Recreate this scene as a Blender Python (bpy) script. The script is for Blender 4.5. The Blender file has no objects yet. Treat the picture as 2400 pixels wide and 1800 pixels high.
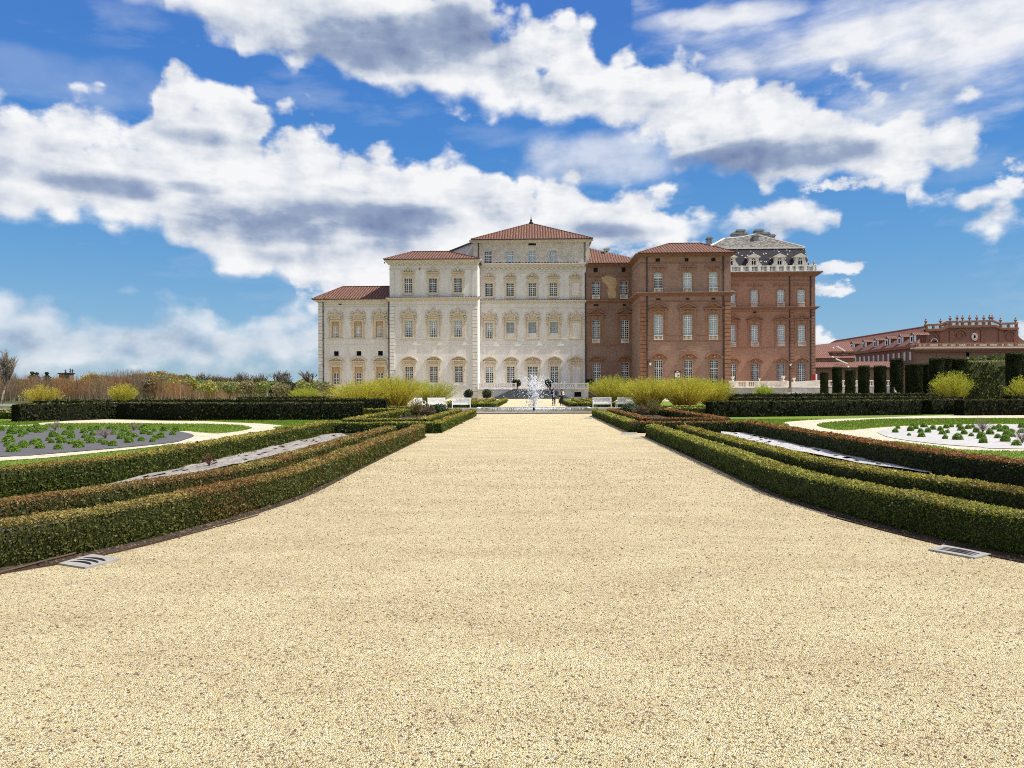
import bpy, bmesh, math, random
import numpy as np
from mathutils import Vector, Matrix
random.seed(7)
rng = np.random.default_rng(11)
SC = bpy.context.scene
COL = SC.collection
pi = math.pi
# ------------------------------------------------------------------ camera
F_PX = 1800.0
CAM = Vector((-0.1, 0.0, 1.7))
yaw = -math.atan(48.0 / F_PX)
roll = math.radians(0.2)
FWD = Vector((math.sin(yaw), math.cos(yaw), 0))
R0 = Vector((math.cos(yaw), -math.sin(yaw), 0))
U0 = Vector((0, 0, 1))
RGT = R0 * math.cos(roll) - U0 * math.sin(roll)
UPV = R0 * math.sin(roll) + U0 * math.cos(roll)
cam_d = bpy.data.cameras.new('camera')
cam = bpy.data.objects.new('camera', cam_d)
COL.objects.link(cam)
SC.camera = cam
cam_d.sensor_width = 36.0
cam_d.lens = F_PX / 2400 * 36
cam_d.shift_y = 12 / 2400
cam_d.clip_start = 0.1
cam_d.clip_end = 9000
m = Matrix((RGT, UPV, -FWD)).transposed().to_4x4()
m.translation = CAM
cam.matrix_world = m


def ray(px, py):
    return FWD + RGT * ((px - 1200) / F_PX) + UPV * ((912 - py) / F_PX)


def G(px, py, z=0.0):
    """where a sight line of the survey meets the level plane at height z"""
    d = ray(px, py)
    t = (z - CAM.z) / d.z
    p = CAM + d * t
    return (p.x, p.y)


def V(px, py, Y):
    """where it meets the upright plane at y = Y: returns x, z"""
    d = ray(px, py)
    t = (Y - CAM.y) / d.y
    p = CAM + d * t
    return p.x, p.z


# ------------------------------------------------------------------ mesh helper
class MB:
    def __init__(self):
        self.v = []; self.f = []; self.mi = []; self.cur = 0

    def quad(self, a, b, c, d, mi=None):
        n = len(self.v)
        self.v += [tuple(a), tuple(b), tuple(c), tuple(d)]
        self.f.append((n, n + 1, n + 2, n + 3)); self.mi.append(self.cur if mi is None else mi)

    def poly(self, pts, mi=None):
        n = len(self.v)
        self.v += [tuple(p) for p in pts]
        self.f.append(tuple(range(n, n + len(pts)))); self.mi.append(self.cur if mi is None else mi)

    def box(self, x0, x1, y0, y1, z0, z1, mi=None):
        n = len(self.v)
        self.v += [(x0, y0, z0), (x1, y0, z0), (x1, y1, z0), (x0, y1, z0), (x0, y0, z1), (x1, y0, z1), (x1, y1, z1), (x0, y1, z1)]
        for q in ((0, 1, 5, 4), (1, 2, 6, 5), (2, 3, 7, 6), (3, 0, 4, 7), (4, 5, 6, 7), (3, 2, 1, 0)):
            self.f.append(tuple(n + i for i in q)); self.mi.append(self.cur if mi is None else mi)

    def prism(self, pts, y0, y1, mi=None):
        """outline in x,z pushed from y0 to y1"""
        n = len(self.v); k = len(pts)
        self.v += [(x, y0, z) for x, z in pts] + [(x, y1, z) for x, z in pts]
        m_ = self.cur if mi is None else mi
        self.f.append(tuple(range(n, n + k))); self.mi.append(m_)
        self.f.append(tuple(range(n + 2 * k - 1, n + k - 1, -1))); self.mi.append(m_)
        for i in range(k):
            j = (i + 1) % k
            self.f.append((n + i, n + k + i, n + k + j, n + j)); self.mi.append(m_)

    def slab(self, pts, z0, z1, mi=None):
        n = len(self.v); k = len(pts)
        self.v += [(p[0], p[1], z0) for p in pts] + [(p[0], p[1], z1) for p in pts]
        m_ = self.cur if mi is None else mi
        self.f.append(tuple(range(n + k, n + 2 * k))); self.mi.append(m_)
        self.f.append(tuple(range(n + k - 1, n - 1, -1))); self.mi.append(m_)
        for i in range(k):
            j = (i + 1) % k
            self.f.append((n + i, n + j, n + k + j, n + k + i)); self.mi.append(m_)

    def arc(self, xc, zc, r0, r1, y0, y1, a0=0, a1=pi, n=8, sx=1.0, mi=None):
        for i in range(n):
            a = a0 + (a1 - a0) * i / n; b = a0 + (a1 - a0) * (i + 1) / n
            self.prism([(xc + sx * r0 * math.cos(a), zc + r0 * math.sin(a)), (xc + sx * r1 * math.cos(a), zc + r1 * math.sin(a)),
                        (xc + sx * r1 * math.cos(b), zc + r1 * math.sin(b)), (xc + sx * r0 * math.cos(b), zc + r0 * math.sin(b))], y0, y1, mi)

    def ball(self, c, r, nu=8, nv=6, sz=1.0, sx=1.0, sy=1.0, mi=None):
        n = len(self.v); m_ = self.cur if mi is None else mi
        for j in range(1, nv):
            t = pi * j / nv
            for i in range(nu):
                a = 2 * pi * i / nu
                self.v.append((c[0] + sx * r * math.sin(t) * math.cos(a), c[1] + sy * r * math.sin(t) * math.sin(a), c[2] + sz * r * math.cos(t)))
        top = len(self.v); self.v.append((c[0], c[1], c[2] + sz * r)); self.v.append((c[0], c[1], c[2] - sz * r))
        for j in range(nv - 2):
            for i in range(nu):
                i2 = (i + 1) % nu
                self.f.append((n + j * nu + i, n + (j + 1) * nu + i, n + (j + 1) * nu + i2, n + j * nu + i2)); self.mi.append(m_)
        for i in range(nu):
            i2 = (i + 1) % nu
            self.f.append((top, n + i, n + i2)); self.mi.append(m_)
            self.f.append((top + 1, n + (nv - 2) * nu + i2, n + (nv - 2) * nu + i)); self.mi.append(m_)

    def lathe(self, c, prof, n=10, mi=None):
        """prof: list of (radius, height)"""
        b = len(self.v); m_ = self.cur if mi is None else mi
        for r, h in prof:
            for i in range(n):
                a = 2 * pi * i / n
                self.v.append((c[0] + r * math.cos(a), c[1] + r * math.sin(a), c[2] + h))
        for j in range(len(prof) - 1):
            for i in range(n):
                i2 = (i + 1) % n
                self.f.append((b + j * n + i, b + j * n + i2, b + (j + 1) * n + i2, b + (j + 1) * n + i)); self.mi.append(m_)
        self.f.append(tuple(b + (len(prof) - 1) * n + i for i in range(n))); self.mi.append(m_)
        self.f.append(tuple(b + i for i in reversed(range(n)))); self.mi.append(m_)

    def tube(self, pts, rad, n=5, mi=None):
        b = len(self.v); m_ = self.cur if mi is None else mi
        P = [Vector(p) for p in pts]
        for i, p in enumerate(P):
            d = (P[min(i + 1, len(P) - 1)] - P[max(i - 1, 0)])
            if d.length < 1e-9: d = Vector((0, 0, 1))
            d.normalize()
            a = Vector((0, 0, 1)) if abs(d.z) < .9 else Vector((1, 0, 0))
            u = d.cross(a).normalized(); w = d.cross(u)
            r = rad[i] if hasattr(rad, '__len__') else rad
            for k in range(n):
                t = 2 * pi * k / n
                q = p + u * (r * math.cos(t)) + w * (r * math.sin(t))
                self.v.append((q.x, q.y, q.z))
        for i in range(len(P) - 1):
            for k in range(n):
                k2 = (k + 1) % n
                self.f.append((b + i * n + k, b + i * n + k2, b + (i + 1) * n + k2, b + (i + 1) * n + k)); self.mi.append(m_)
        self.f.append(tuple(b + k for k in reversed(range(n)))); self.mi.append(m_)
        self.f.append(tuple(b + (len(P) - 1) * n + k for k in range(n))); self.mi.append(m_)

    def build(self, name, mats, parent=None, smooth=False, loc=None):
        me = bpy.data.meshes.new(name)
        me.from_pydata(self.v, [], self.f)
        if not isinstance(mats, (list, tuple)): mats = [mats]
        for k in mats: me.materials.append(k)
        if len(mats) > 1: me.polygons.foreach_set('material_index', self.mi)
        if smooth: me.polygons.foreach_set('use_smooth', [True] * len(me.polygons))
        me.update()
        o = bpy.data.objects.new(name, me)
        COL.objects.link(o)
        if parent is not None: o.parent = parent
        if loc is not None: o.location = loc
        return o


def tag(o, label=None, cat=None, group=None, kind=None):
    if label: o['label'] = label
    if cat: o['category'] = cat
    if group: o['group'] = group
    if kind: o['kind'] = kind
    return o


def empty(name, loc=(0, 0, 0), rz=0.0, label=None, cat=None, group=None):
    o = bpy.data.objects.new(name, None)
    COL.objects.link(o); o.location = loc; o.rotation_euler = (0, 0, rz)
    o.empty_display_size = .3
    return tag(o, label, cat, group)


def copy_tree(o, parent=None):
    c = o.copy(); COL.objects.link(c)
    if parent is not None: c.parent = parent
    for ch in [k for k in bpy.data.objects if k.parent == o]:
        copy_tree(ch, c)
    return c


# ------------------------------------------------------------------ numpy noise
def vnoise(p, seed=0):
    p = np.asarray(p, float); i = np.floor(p).astype(np.int64); f = p - i
    f = f * f * (3 - 2 * f)

    def h(a, b, c):
        n = (a * 73856093) ^ (b * 19349663) ^ (c * 83492791) ^ (seed * 2654435761 % 2147483647)
        n = (n ^ (n >> 13)) * 1274126177 & 0x7fffffff
        n = (n ^ (n >> 16)) * 1103515245 & 0x7fffffff
        return (n % 100003) / 100003.0
    r = 0
    for dx in (0, 1):
        for dy in (0, 1):
            for dz in (0, 1):
                w = (f[:, 0] if dx else 1 - f[:, 0]) * (f[:, 1] if dy else 1 - f[:, 1]) * (f[:, 2] if dz else 1 - f[:, 2])
                r = r + w * h(i[:, 0] + dx, i[:, 1] + dy, i[:, 2] + dz)
    return r


def fbm(p, seed=0, o=3):
    r = 0; a = .5; s = 0
    for k in range(o):
        r = r + a * vnoise(np.asarray(p) * 2 ** k, seed + k * 7); s += a; a *= .5
    return r / s


# ------------------------------------------------------------------ leaves
def unit(a):
    return a / np.maximum(np.linalg.norm(a, axis=1, keepdims=True), 1e-9)


def leaf_geo(P, N, size, tilt=.9, asp=.55, up=None):
    """rhombic leaves at P facing roughly N; size is an array"""
    n = len(P)
    d = unit(N + tilt * rng.normal(size=(n, 3)))
    t = rng.normal(size=(n, 3))
    if up is not None: t = t * .5 + up
    t = unit(t - (t * d).sum(1, keepdims=True) * d)
    b = np.cross(d, t)
    s = size[:, None]
    V_ = np.empty((n, 4, 3))
    V_[:, 0] = P - t * s * .5
    V_[:, 1] = P + b * s * asp * .5
    V_[:, 2] = P + t * s * .5
    V_[:, 3] = P - b * s * asp * .5
    return V_


def mesh_from_quads(name, quads, cols, mat, core=None, core_col=None, parent=None):
    """quads (n,4,3) with one colour each, plus an optional MB core"""
    n = len(quads)
    nv = n * 4
    verts = quads.reshape(-1, 3)
    loops = np.arange(nv, dtype=np.int32)
    starts = np.arange(0, nv, 4, dtype=np.int32)
    tot = np.full(n, 4, np.int32)
    c = cols
    if core is not None and len(core.f):
        cv = np.array(core.v); fl = [i for f in core.f for i in f]
        ft = np.array([len(f) for f in core.f], np.int32)
        st = nv + np.concatenate(([0], np.cumsum(ft)[:-1])).astype(np.int32)
        verts = np.vstack((verts, cv)); loops = np.concatenate((loops, np.array(fl, np.int32) + nv))
        starts = np.concatenate((starts, st)); tot = np.concatenate((tot, ft))
        c = np.vstack((cols, np.tile(np.array(core_col)[None, :], (len(ft), 1))))
    me = bpy.data.meshes.new(name)
    me.vertices.add(len(verts)); me.vertices.foreach_set('co', verts.astype(np.float32).ravel())
    me.loops.add(len(loops)); me.loops.foreach_set('vertex_index', loops)
    me.polygons.add(len(starts)); me.polygons.foreach_set('loop_start', starts)
    try: me.polygons.foreach_set('loop_total', tot)
    except Exception: pass
    at = me.attributes.new('tint', 'FLOAT_COLOR', 'FACE')
    c4 = np.ones((len(c), 4), np.float32); c4[:, :3] = c
    at.data.foreach_set('color', c4.ravel())
    me.materials.append(mat)
    me.update(calc_edges=True); me.validate()
    o = bpy.data.objects.new(name, me); COL.objects.link(o)
    if parent is not None: o.parent = parent
    return o


def lerp(a, b, t):
    t = np.asarray(t)[:, None]
    return np.asarray(a) * (1 - t) + np.asarray(b) * t


# ------------------------------------------------------------------ materials
class NT:
    def __init__(self, nt): self.nt = nt

    def n(self, typ, **kw):
        nd = self.nt.nodes.new(typ)
        for k, v in kw.items():
            if k.startswith('i_'):
                key = k[2:]
                key = int(key) if key.isdigit() else key.replace('_', ' ')
                self.set(nd.inputs[key], v)
            else: setattr(nd, k, v)
        return nd

    def set(self, sock, v):
        if isinstance(v, bpy.types.NodeSocket): self.nt.links.new(v, sock)
        else: sock.default_value = v

    def math(self, op, a, b=0.0, c=None, clamp=False):
        nd = self.nt.nodes.new('ShaderNodeMath'); nd.operation = op; nd.use_clamp = clamp
        self.set(nd.inputs[0], a); self.set(nd.inputs[1], b)
        if c is not None: self.set(nd.inputs[2], c)
        return nd.outputs[0]

    def vmath(self, op, a, b):
        nd = self.nt.nodes.new('ShaderNodeVectorMath'); nd.operation = op
        self.set(nd.inputs[0], a); self.set(nd.inputs[1], b)
        return nd.outputs[0]

    def mix(self, f, a, b, blend='MIX'):
        nd = self.nt.nodes.new('ShaderNodeMix'); nd.data_type = 'RGBA'; nd.blend_type = blend
        self.set(nd.inputs[0], f)
        for s, v in ((nd.inputs[6], a), (nd.inputs[7], b)):
            if isinstance(v, (tuple, list)) and len(v) == 3: v = (*v, 1)
            self.set(s, v)
        return nd.outputs[2]

    def rng(self, v, a, b, c=0.0, d=1.0, smooth=False):
        nd = self.nt.nodes.new('ShaderNodeMapRange'); nd.clamp = True
        if smooth: nd.interpolation_type = 'SMOOTHSTEP'
        self.set(nd.inputs[0], v)
        for i, x in enumerate((a, b, c, d)): self.set(nd.inputs[i + 1], x)
        return nd.outputs[0]

    def noise(self, vec, scale, detail=4, rough=.55, out=0, dist=0.0):
        nd = self.nt.nodes.new('ShaderNodeTexNoise')
        self.set(nd.inputs['Vector'], vec); nd.inputs['Scale'].default_value = scale
        nd.inputs['Detail'].default_value = detail; nd.inputs['Roughness'].default_value = rough
        nd.inputs['Distortion'].default_value = dist
        return nd.outputs[out]


def material(name):
    mt = bpy.data.materials.new(name); mt.use_nodes = True
    nt = mt.node_tree; nt.nodes.clear()
    T = NT(nt)
    out = T.n('ShaderNodeOutputMaterial')
    bs = T.n('ShaderNodeBsdfPrincipled'); bs.inputs['Specular IOR Level'].default_value = .12
    nt.links.new(bs.outputs[0], out.inputs[0])
    T.bs = bs; T.out = out
    T.pos = T.n('ShaderNodeNewGeometry').outputs['Position']
    return mt, T


def simple(name, col, rough=.7, var=.25, scale=2.0, bump=0.0, bscale=20.0, metal=0.0, spec=.15, fine=0.0, fscale=40., stretch=None, col2=None):
    mt, T = material(name)
    p = T.pos
    if stretch: p = T.vmath('MULTIPLY', p, stretch)
    n = T.noise(p, scale, 5)
    k = T.rng(n, .3, .7)
    c2 = col2 if col2 is not None else tuple(min(1, x * (1 + var)) for x in col)
    c1 = tuple(x * (1 - var) for x in col)
    c = T.mix(k, c1, c2)
    if fine:
        f = T.rng(T.noise(T.pos, fscale, 2), .25, .75, 1 - fine, 1 + fine)
        nd = T.n('ShaderNodeVectorMath', operation='SCALE'); T.set(nd.inputs[0], c); T.set(nd.inputs[3], f)
        c = nd.outputs[0]
    T.set(T.bs.inputs['Base Color'], c)
    T.bs.inputs['Roughness'].default_value = rough
    T.bs.inputs['Metallic'].default_value = metal
    T.bs.inputs['Specular IOR Level'].default_value = spec
    if bump:
        b = T.n('ShaderNodeBump'); b.inputs['Strength'].default_value = bump; b.inputs['Distance'].default_value = .02
        T.set(b.inputs['Height'], T.noise(T.pos, bscale, 4))
        T.nt.links.new(b.outputs[0], T.bs.inputs['Normal'])
    return mt


def leaf_material(name, rough=.4, spec=.5, trans=.25, tmul=1.3):
    mt, T = material(name)
    a = T.n('ShaderNodeAttribute', attribute_name='tint').outputs['Color']
    T.set(T.bs.inputs['Base Color'], a)
    T.bs.inputs['Roughness'].default_value = rough
    T.bs.inputs['Specular IOR Level'].default_value = spec
    if trans:
        tr = T.n('ShaderNodeBsdfTranslucent')
        T.set(tr.inputs['Color'], T.mix(1.0, a, (tmul, tmul * 1.05, tmul * .5), 'MULTIPLY'))
        mx = T.n('ShaderNodeMixShader'); mx.inputs[0].default_value = trans
        T.nt.links.new(T.bs.outputs[0], mx.inputs[1]); T.nt.links.new(tr.outputs[0], mx.inputs[2])
        T.nt.links.new(mx.outputs[0], T.out.inputs[0])
    return mt


M = {}
# plaster: faint streaks and blotches
mt, T = material('white_plaster')
n1 = T.rng(T.noise(T.vmath('MULTIPLY', T.pos, (1.6, 1.6, .25)), 1.0, 6), .3, .7)
n2 = T.rng(T.noise(T.pos, .35, 5), .35, .7)
n3 = T.rng(T.noise(T.pos, 5.0, 3, .7), .3, .7)
c = T.mix(n1, (.585, .57, .555), (.715, .70, .69))
c = T.mix(T.math('MULTIPLY', n2, .35), c, (.49, .455, .42))
c = T.mix(T.math('MULTIPLY', n3, .2), c, (.46, .43, .39))
T.set(T.bs.inputs['Base Color'], c); T.bs.inputs['Roughness'].default_value = .85
M['plaster'] = mt
M['attic'] = simple('attic_plaster', (.52, .47, .40), .9, .16, 1.2, fine=.22, fscale=4.0)
M['trim'] = simple('ochre_trim', (.56, .475, .355), .8, .14, 2.5, fine=.12, fscale=7)
M['cornice'] = simple('cornice_stone', (.60, .555, .485), .8, .10, 1.5)
M['quoin'] = simple('quoin_stone', (.63, .605, .575), .8, .08, 1.5)
# brick
def brick(name, a, b, mort, patch=.3):
    mt, T = material(name)
    br = T.n('ShaderNodeTexBrick')
    sw = T.n('ShaderNodeSeparateXYZ'); T.set(sw.inputs[0], T.pos)
    cb = T.n('ShaderNodeCombineXYZ'); T.set(cb.inputs[0], T.math('ADD', sw.outputs[0], sw.outputs[1])); T.set(cb.inputs[1], sw.outputs[2])
    T.set(br.inputs['Vector'], cb.outputs[0])
    br.inputs['Color1'].default_value = (*a, 1); br.inputs['Color2'].default_value = (*b, 1); br.inputs['Mortar'].default_value = (*mort, 1)
    br.inputs['Scale'].default_value = 1.0; br.inputs['Brick Width'].default_value = .42; br.inputs['Row Height'].default_value = .15
    br.inputs['Mortar Size'].default_value = .012
    n = T.rng(T.noise(T.pos, .45, 6, .6), .35, .68)
    c = T.mix(T.math('MULTIPLY', n, patch), br.outputs[0], tuple(x * .55 for x in a))
    f = T.rng(T.noise(T.pos, 4.5, 3, .75), .35, .75)
    c = T.mix(T.math('MULTIPLY', f, .5), c, tuple(min(1, x * 1.5) for x in b))
    sp = T.rng(T.noise(T.pos, 3.3, 2, .8), .70, .76)
    c = T.mix(T.math('MULTIPLY', sp, .45), c, (.55, .45, .38))
    T.set(T.bs.inputs['Base Color'], c); T.bs.inputs['Roughness'].default_value = .9
    return mt
M['brick_dark'] = brick('shaded_brick', (.175, .115, .092), (.235, .152, .122), (.30, .22, .17), .5)  # pavilion brick darkened: the recess's shade is put into the colour
M['brick'] = brick('old_brick', (.225, .140, .110), (.295, .188, .150), (.36, .25, .19), .5)
M['brick_red'] = brick('warm_brick', (.275, .146, .102), (.345, .194, .140), (.42, .26, .18), .3)
M['brick_far'] = brick('gallery_brick', (.19, .108, .085), (.24, .138, .108), (.36, .24, .18), .3)
M['terra'] = simple('terracotta_trim', (.29, .155, .10), .85, .25, 3.0, fine=.2, fscale=8)
M['terra_dark'] = simple('brick_moulding', (.25, .13, .085), .9, .2, 2.0, fine=.15, fscale=7)
M['patch'] = simple('bare_render', (.42, .30, .17), .9, .2, 1.0)


def tiles(name, a, b, dark, pitch=.42, lighten=.3):
    mt, T = material(name)
    g = T.n('ShaderNodeNewGeometry')
    sn = T.n('ShaderNodeSeparateXYZ'); T.set(sn.inputs[0], g.outputs['True Normal'])
    sp = T.n('ShaderNodeSeparateXYZ'); T.set(sp.inputs[0], T.pos)
    side = T.math('GREATER_THAN', T.math('ABSOLUTE', sn.outputs[0]), T.math('ABSOLUTE', sn.outputs[1]))
    along = T.mix(side, T.n('ShaderNodeCombineXYZ', i_0=sp.outputs[0]).outputs[0], T.n('ShaderNodeCombineXYZ', i_0=sp.outputs[1]).outputs[0])
    al = T.n('ShaderNodeSeparateXYZ'); T.set(al.inputs[0], along)
    wob = T.math('MULTIPLY', T.noise(T.pos, 1.2, 2), .25)
    ph = T.math('FRACT', T.math('DIVIDE', T.math('ADD', al.outputs[0], wob), pitch))
    tri = T.math('ABSOLUTE', T.math('SUBTRACT', ph, .5))   # 0 on the crest, .5 in the channel
    rows = T.math('FRACT', T.math('DIVIDE', sp.outputs[2], .14))
    n = T.rng(T.noise(T.pos, 2.6, 4, .7), .3, .7)
    c = T.mix(n, a, b)
    sp2 = T.rng(T.noise(T.pos, 3.4, 2, .8), .56, .68)
    c = T.mix(T.math('MULTIPLY', sp2, .38), c, (.58, .44, .35))
    c = T.mix(T.math('MULTIPLY', T.rng(tri, .22, .40), .75), c, dark)
    c = T.mix(T.math('MULTIPLY', T.rng(rows, .0, .2, 1, 0), .35), c, dark)
    T.set(T.bs.inputs['Base Color'], c); T.bs.inputs['Roughness'].default_value = .85
    b_ = T.n('ShaderNodeBump'); b_.inputs['Strength'].default_value = .8; b_.inputs['Distance'].default_value = .12
    T.set(b_.inputs['Height'], T.rng(tri, 0, .5, 1, 0)); T.nt.links.new(b_.outputs[0], T.bs.inputs['Normal'])
    return mt
M['tiles'] = tiles('roof_tiles', (.125, .058, .042), (.20, .098, .070), (.018, .011, .010), .52)
M['tiles_far'] = tiles('gallery_tiles', (.15, .072, .058), (.20, .098, .078), (.085, .04, .033), .5)
mt, T = material('mansard_slate')
vo = T.n('ShaderNodeTexVoronoi'); T.set(vo.inputs['Vector'], T.vmath('MULTIPLY', T.pos, (1, 1, 1.3))); vo.inputs['Scale'].default_value = 1.6
w = T.rng(vo.outputs['Distance'], .20, .28, 1, 0)
pick = T.math('GREATER_THAN', T.n('ShaderNodeSeparateXYZ', i_0=vo.outputs['Color']).outputs[0], .5)
c = T.mix(T.rng(T.noise(T.pos, 3, 4), .3, .7), (.020, .021, .028), (.048, .045, .05))
c = T.mix(T.math('MULTIPLY', w, pick), c, (.55, .50, .44))
T.set(T.bs.inputs['Base Color'], c); T.bs.inputs['Roughness'].default_value = .8
M['slate'] = mt
mt, T = material('grey_slabs')
vo = T.n('ShaderNodeTexVoronoi'); T.set(vo.inputs['Vector'], T.pos); vo.inputs['Scale'].default_value = 3.0
c = T.mix(T.n('ShaderNodeSeparateXYZ', i_0=vo.outputs['Color']).outputs[0], (.045, .043, .043), (.22, .205, .185))
T.set(T.bs.inputs['Base Color'], c); T.bs.inputs['Roughness'].default_value = .9
M['slabs'] = mt
M['stone'] = simple('pale_stone', (.62, .58, .52), .8, .15, 2.0, fine=.1, fscale=9)
M['white_stone'] = simple('white_stone', (.74, .70, .64), .75, .12, 2.0)
M['grey_stone'] = simple('grey_stone', (.30, .30, .295), .8, .2, 1.5, fine=.15, fscale=12)
M['dark_stone'] = simple('dark_step_stone', (.105, .11, .115), .75, .3, 1.2, stretch=(1, 1, 5))
M['frame'] = simple('white_paint', (.78, .765, .72), .5, .06, 3)
M['frame_grey'] = simple('grey_paint', (.42, .40, .37), .55, .08, 3)
M['wood'] = simple('oak_panel', (.45, .31, .17), .7, .2, 2.0, stretch=(5, 5, .6))
M['metal'] = simple('dark_metal', (.03, .027, .027), .5, .2, 2)
M['copper'] = simple('dark_pipe', (.055, .045, .045), .6, .2, 2)
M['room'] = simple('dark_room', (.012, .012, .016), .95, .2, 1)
M['curtain'] = simple('sheer_curtain', (.62, .66, .68), .9, .10, 1.0, stretch=(9, 9, .6))
M['blind'] = simple('white_shutter', (.80, .83, .86), .6, .08, 1.5)
M['bench'] = simple('white_bench_paint', (.78, .78, .77), .5, .05, 4)
# window glass
mt, T = material('window_glass')
tr = T.n('ShaderNodeBsdfTransparent'); tr.inputs[0].default_value = (.80, .85, .88, 1)
gl = T.n('ShaderNodeBsdfGlossy'); gl.inputs['Roughness'].default_value = .04
gl.inputs[0].default_value = (.85, .9, 1, 1)
mx = T.n('ShaderNodeMixShader'); mx.inputs[0].default_value = .07
T.nt.links.new(tr.outputs[0], mx.inputs[1]); T.nt.links.new(gl.outputs[0], mx.inputs[2]); T.nt.links.new(mx.outputs[0], T.out.inputs[0])
M['glass'] = mt
# water
mt, T = material('pool_water')
T.bs.inputs['Base Color'].default_value = (.075, .065, .045, 1); T.bs.inputs['Roughness'].default_value = .16
T.bs.inputs['IOR'].default_value = 1.33; T.bs.inputs['Specular IOR Level'].default_value = .3
b_ = T.n('ShaderNodeBump'); b_.inputs['Strength'].default_value = .6; b_.inputs['Distance'].default_value = .05
T.set(b_.inputs['Height'], T.noise(T.vmath('MULTIPLY', T.pos, (1, .8, 1)), 5.0, 4, .6)); T.nt.links.new(b_.outputs[0], T.bs.inputs['Normal'])
M['water'] = mt
mt, T = material('water_drops')
T.bs.inputs['Base Color'].default_value = (.97, .97, .98, 1); T.bs.inputs['Roughness'].default_value = .15
tr = T.n('ShaderNodeBsdfTranslucent'); tr.inputs[0].default_value = (.95, .97, 1, 1)
mx = T.n('ShaderNodeMixShader'); mx.inputs[0].default_value = .62
T.nt.links.new(T.bs.outputs[0], mx.inputs[1]); T.nt.links.new(tr.outputs[0], mx.inputs[2]); T.nt.links.new(mx.outputs[0], T.out.inputs[0])
M['drops'] = mt
# gravel
mt, T = material('path_gravel')
def cells(scale):
    v = T.n('ShaderNodeTexVoronoi'); T.set(v.inputs['Vector'], T.pos); v.inputs['Scale'].default_value = scale
    return v
v1 = cells(120.0); v2 = cells(62.0)
s1 = T.n('ShaderNodeSeparateXYZ', i_0=v1.outputs['Color'])
c = T.mix(s1.outputs[0], (.51, .405, .20), (.76, .66, .405))
c = T.mix(T.math('MULTIPLY', T.math('GREATER_THAN', s1.outputs[1], .86), .85), c, (.86, .82, .70))
c = T.mix(T.math('MULTIPLY', T.math('GREATER_THAN', s1.outputs[2], .90), .8), c, (.15, .095, .055))
gap = T.rng(v1.outputs['Distance'], .45, .80)
c = T.mix(T.math('MULTIPLY', gap, .6), c, (.17, .11, .06))
s2 = T.n('ShaderNodeSeparateXYZ', i_0=v2.outputs['Color'])
big = T.rng(T.noise(T.vmath('MULTIPLY', T.pos, (.6, 1.3, 1)), .9, 5, .6), .38, .70)
c = T.mix(T.math('MULTIPLY', big, .28), c, (.31, .22, .12))
thr = T.math('MULTIPLY_ADD', big, -.12, .975)
c = T.mix(T.math('MULTIPLY', T.math('GREATER_THAN', s2.outputs[0], thr), .75), c, (.13, .085, .05))
big2 = T.rng(T.noise(T.vmath('MULTIPLY', T.pos, (.35, 1.0, 1)), 4.0, 4, .65), .42, .72)
c = T.mix(T.math('MULTIPLY', big2, .22), c, (.30, .21, .11))
pit = T.rng(T.noise(T.vmath('MULTIPLY', T.pos, (.8, 1.2, 1)), 30.0, 3, .8), .60, .74)
c = T.mix(T.math('MULTIPLY', pit, T.math('MULTIPLY_ADD', big, .55, .10)), c, (.20, .135, .075))
T.set(T.bs.inputs['Base Color'], c); T.bs.inputs['Roughness'].default_value = .9; T.bs.inputs['Specular IOR Level'].default_value = .25
b_ = T.n('ShaderNodeBump'); b_.inputs['Strength'].default_value = 1.0; b_.inputs['Distance'].default_value = .012
hh = T.math('ADD', T.rng(v1.outputs['Distance'], .0, .8, 1, 0), T.math('MULTIPLY', T.noise(T.pos, 18, 4, .7), 1.4))
T.set(b_.inputs['Height'], hh); T.nt.links.new(b_.outputs[0], T.bs.inputs['Normal'])
M['gravel'] = mt
M['pale_gravel'] = simple('pale_gravel', (.44, .385, .29), .9, .2, 1.5, bump=.8, bscale=18, fine=.55, fscale=11)
M['soil'] = simple('bare_soil', (.048, .036, .026), .95, .4, 3.0, bump=.8, bscale=25, fine=.4, fscale=30)
M['earth'] = simple('far_ground', (.07, .075, .03), .95, .4, .05)
mt, T = material('lawn_grass')
n = T.rng(T.noise(T.pos, 1.2, 5, .6), .3, .7); n2 = T.rng(T.noise(T.pos, 40, 3, .7), .3, .7)
c = T.mix(n, (.115, .165, .015), (.165, .22, .022)); c = T.mix(T.math('MULTIPLY', n2, .55), c, (.065, .115, .012))
T.set(T.bs.inputs['Base Color'], c); T.bs.inputs['Roughness'].default_value = .8; T.bs.inputs['Specular IOR Level'].default_value = .2
b_ = T.n('ShaderNodeBump'); b_.inputs['Strength'].default_value = .8; b_.inputs['Distance'].default_value = .03
T.set(b_.inputs['Height'], T.noise(T.pos, 45, 3, .7)); T.nt.links.new(b_.outputs[0], T.bs.inputs['Normal'])
M['lawn'] = mt


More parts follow.
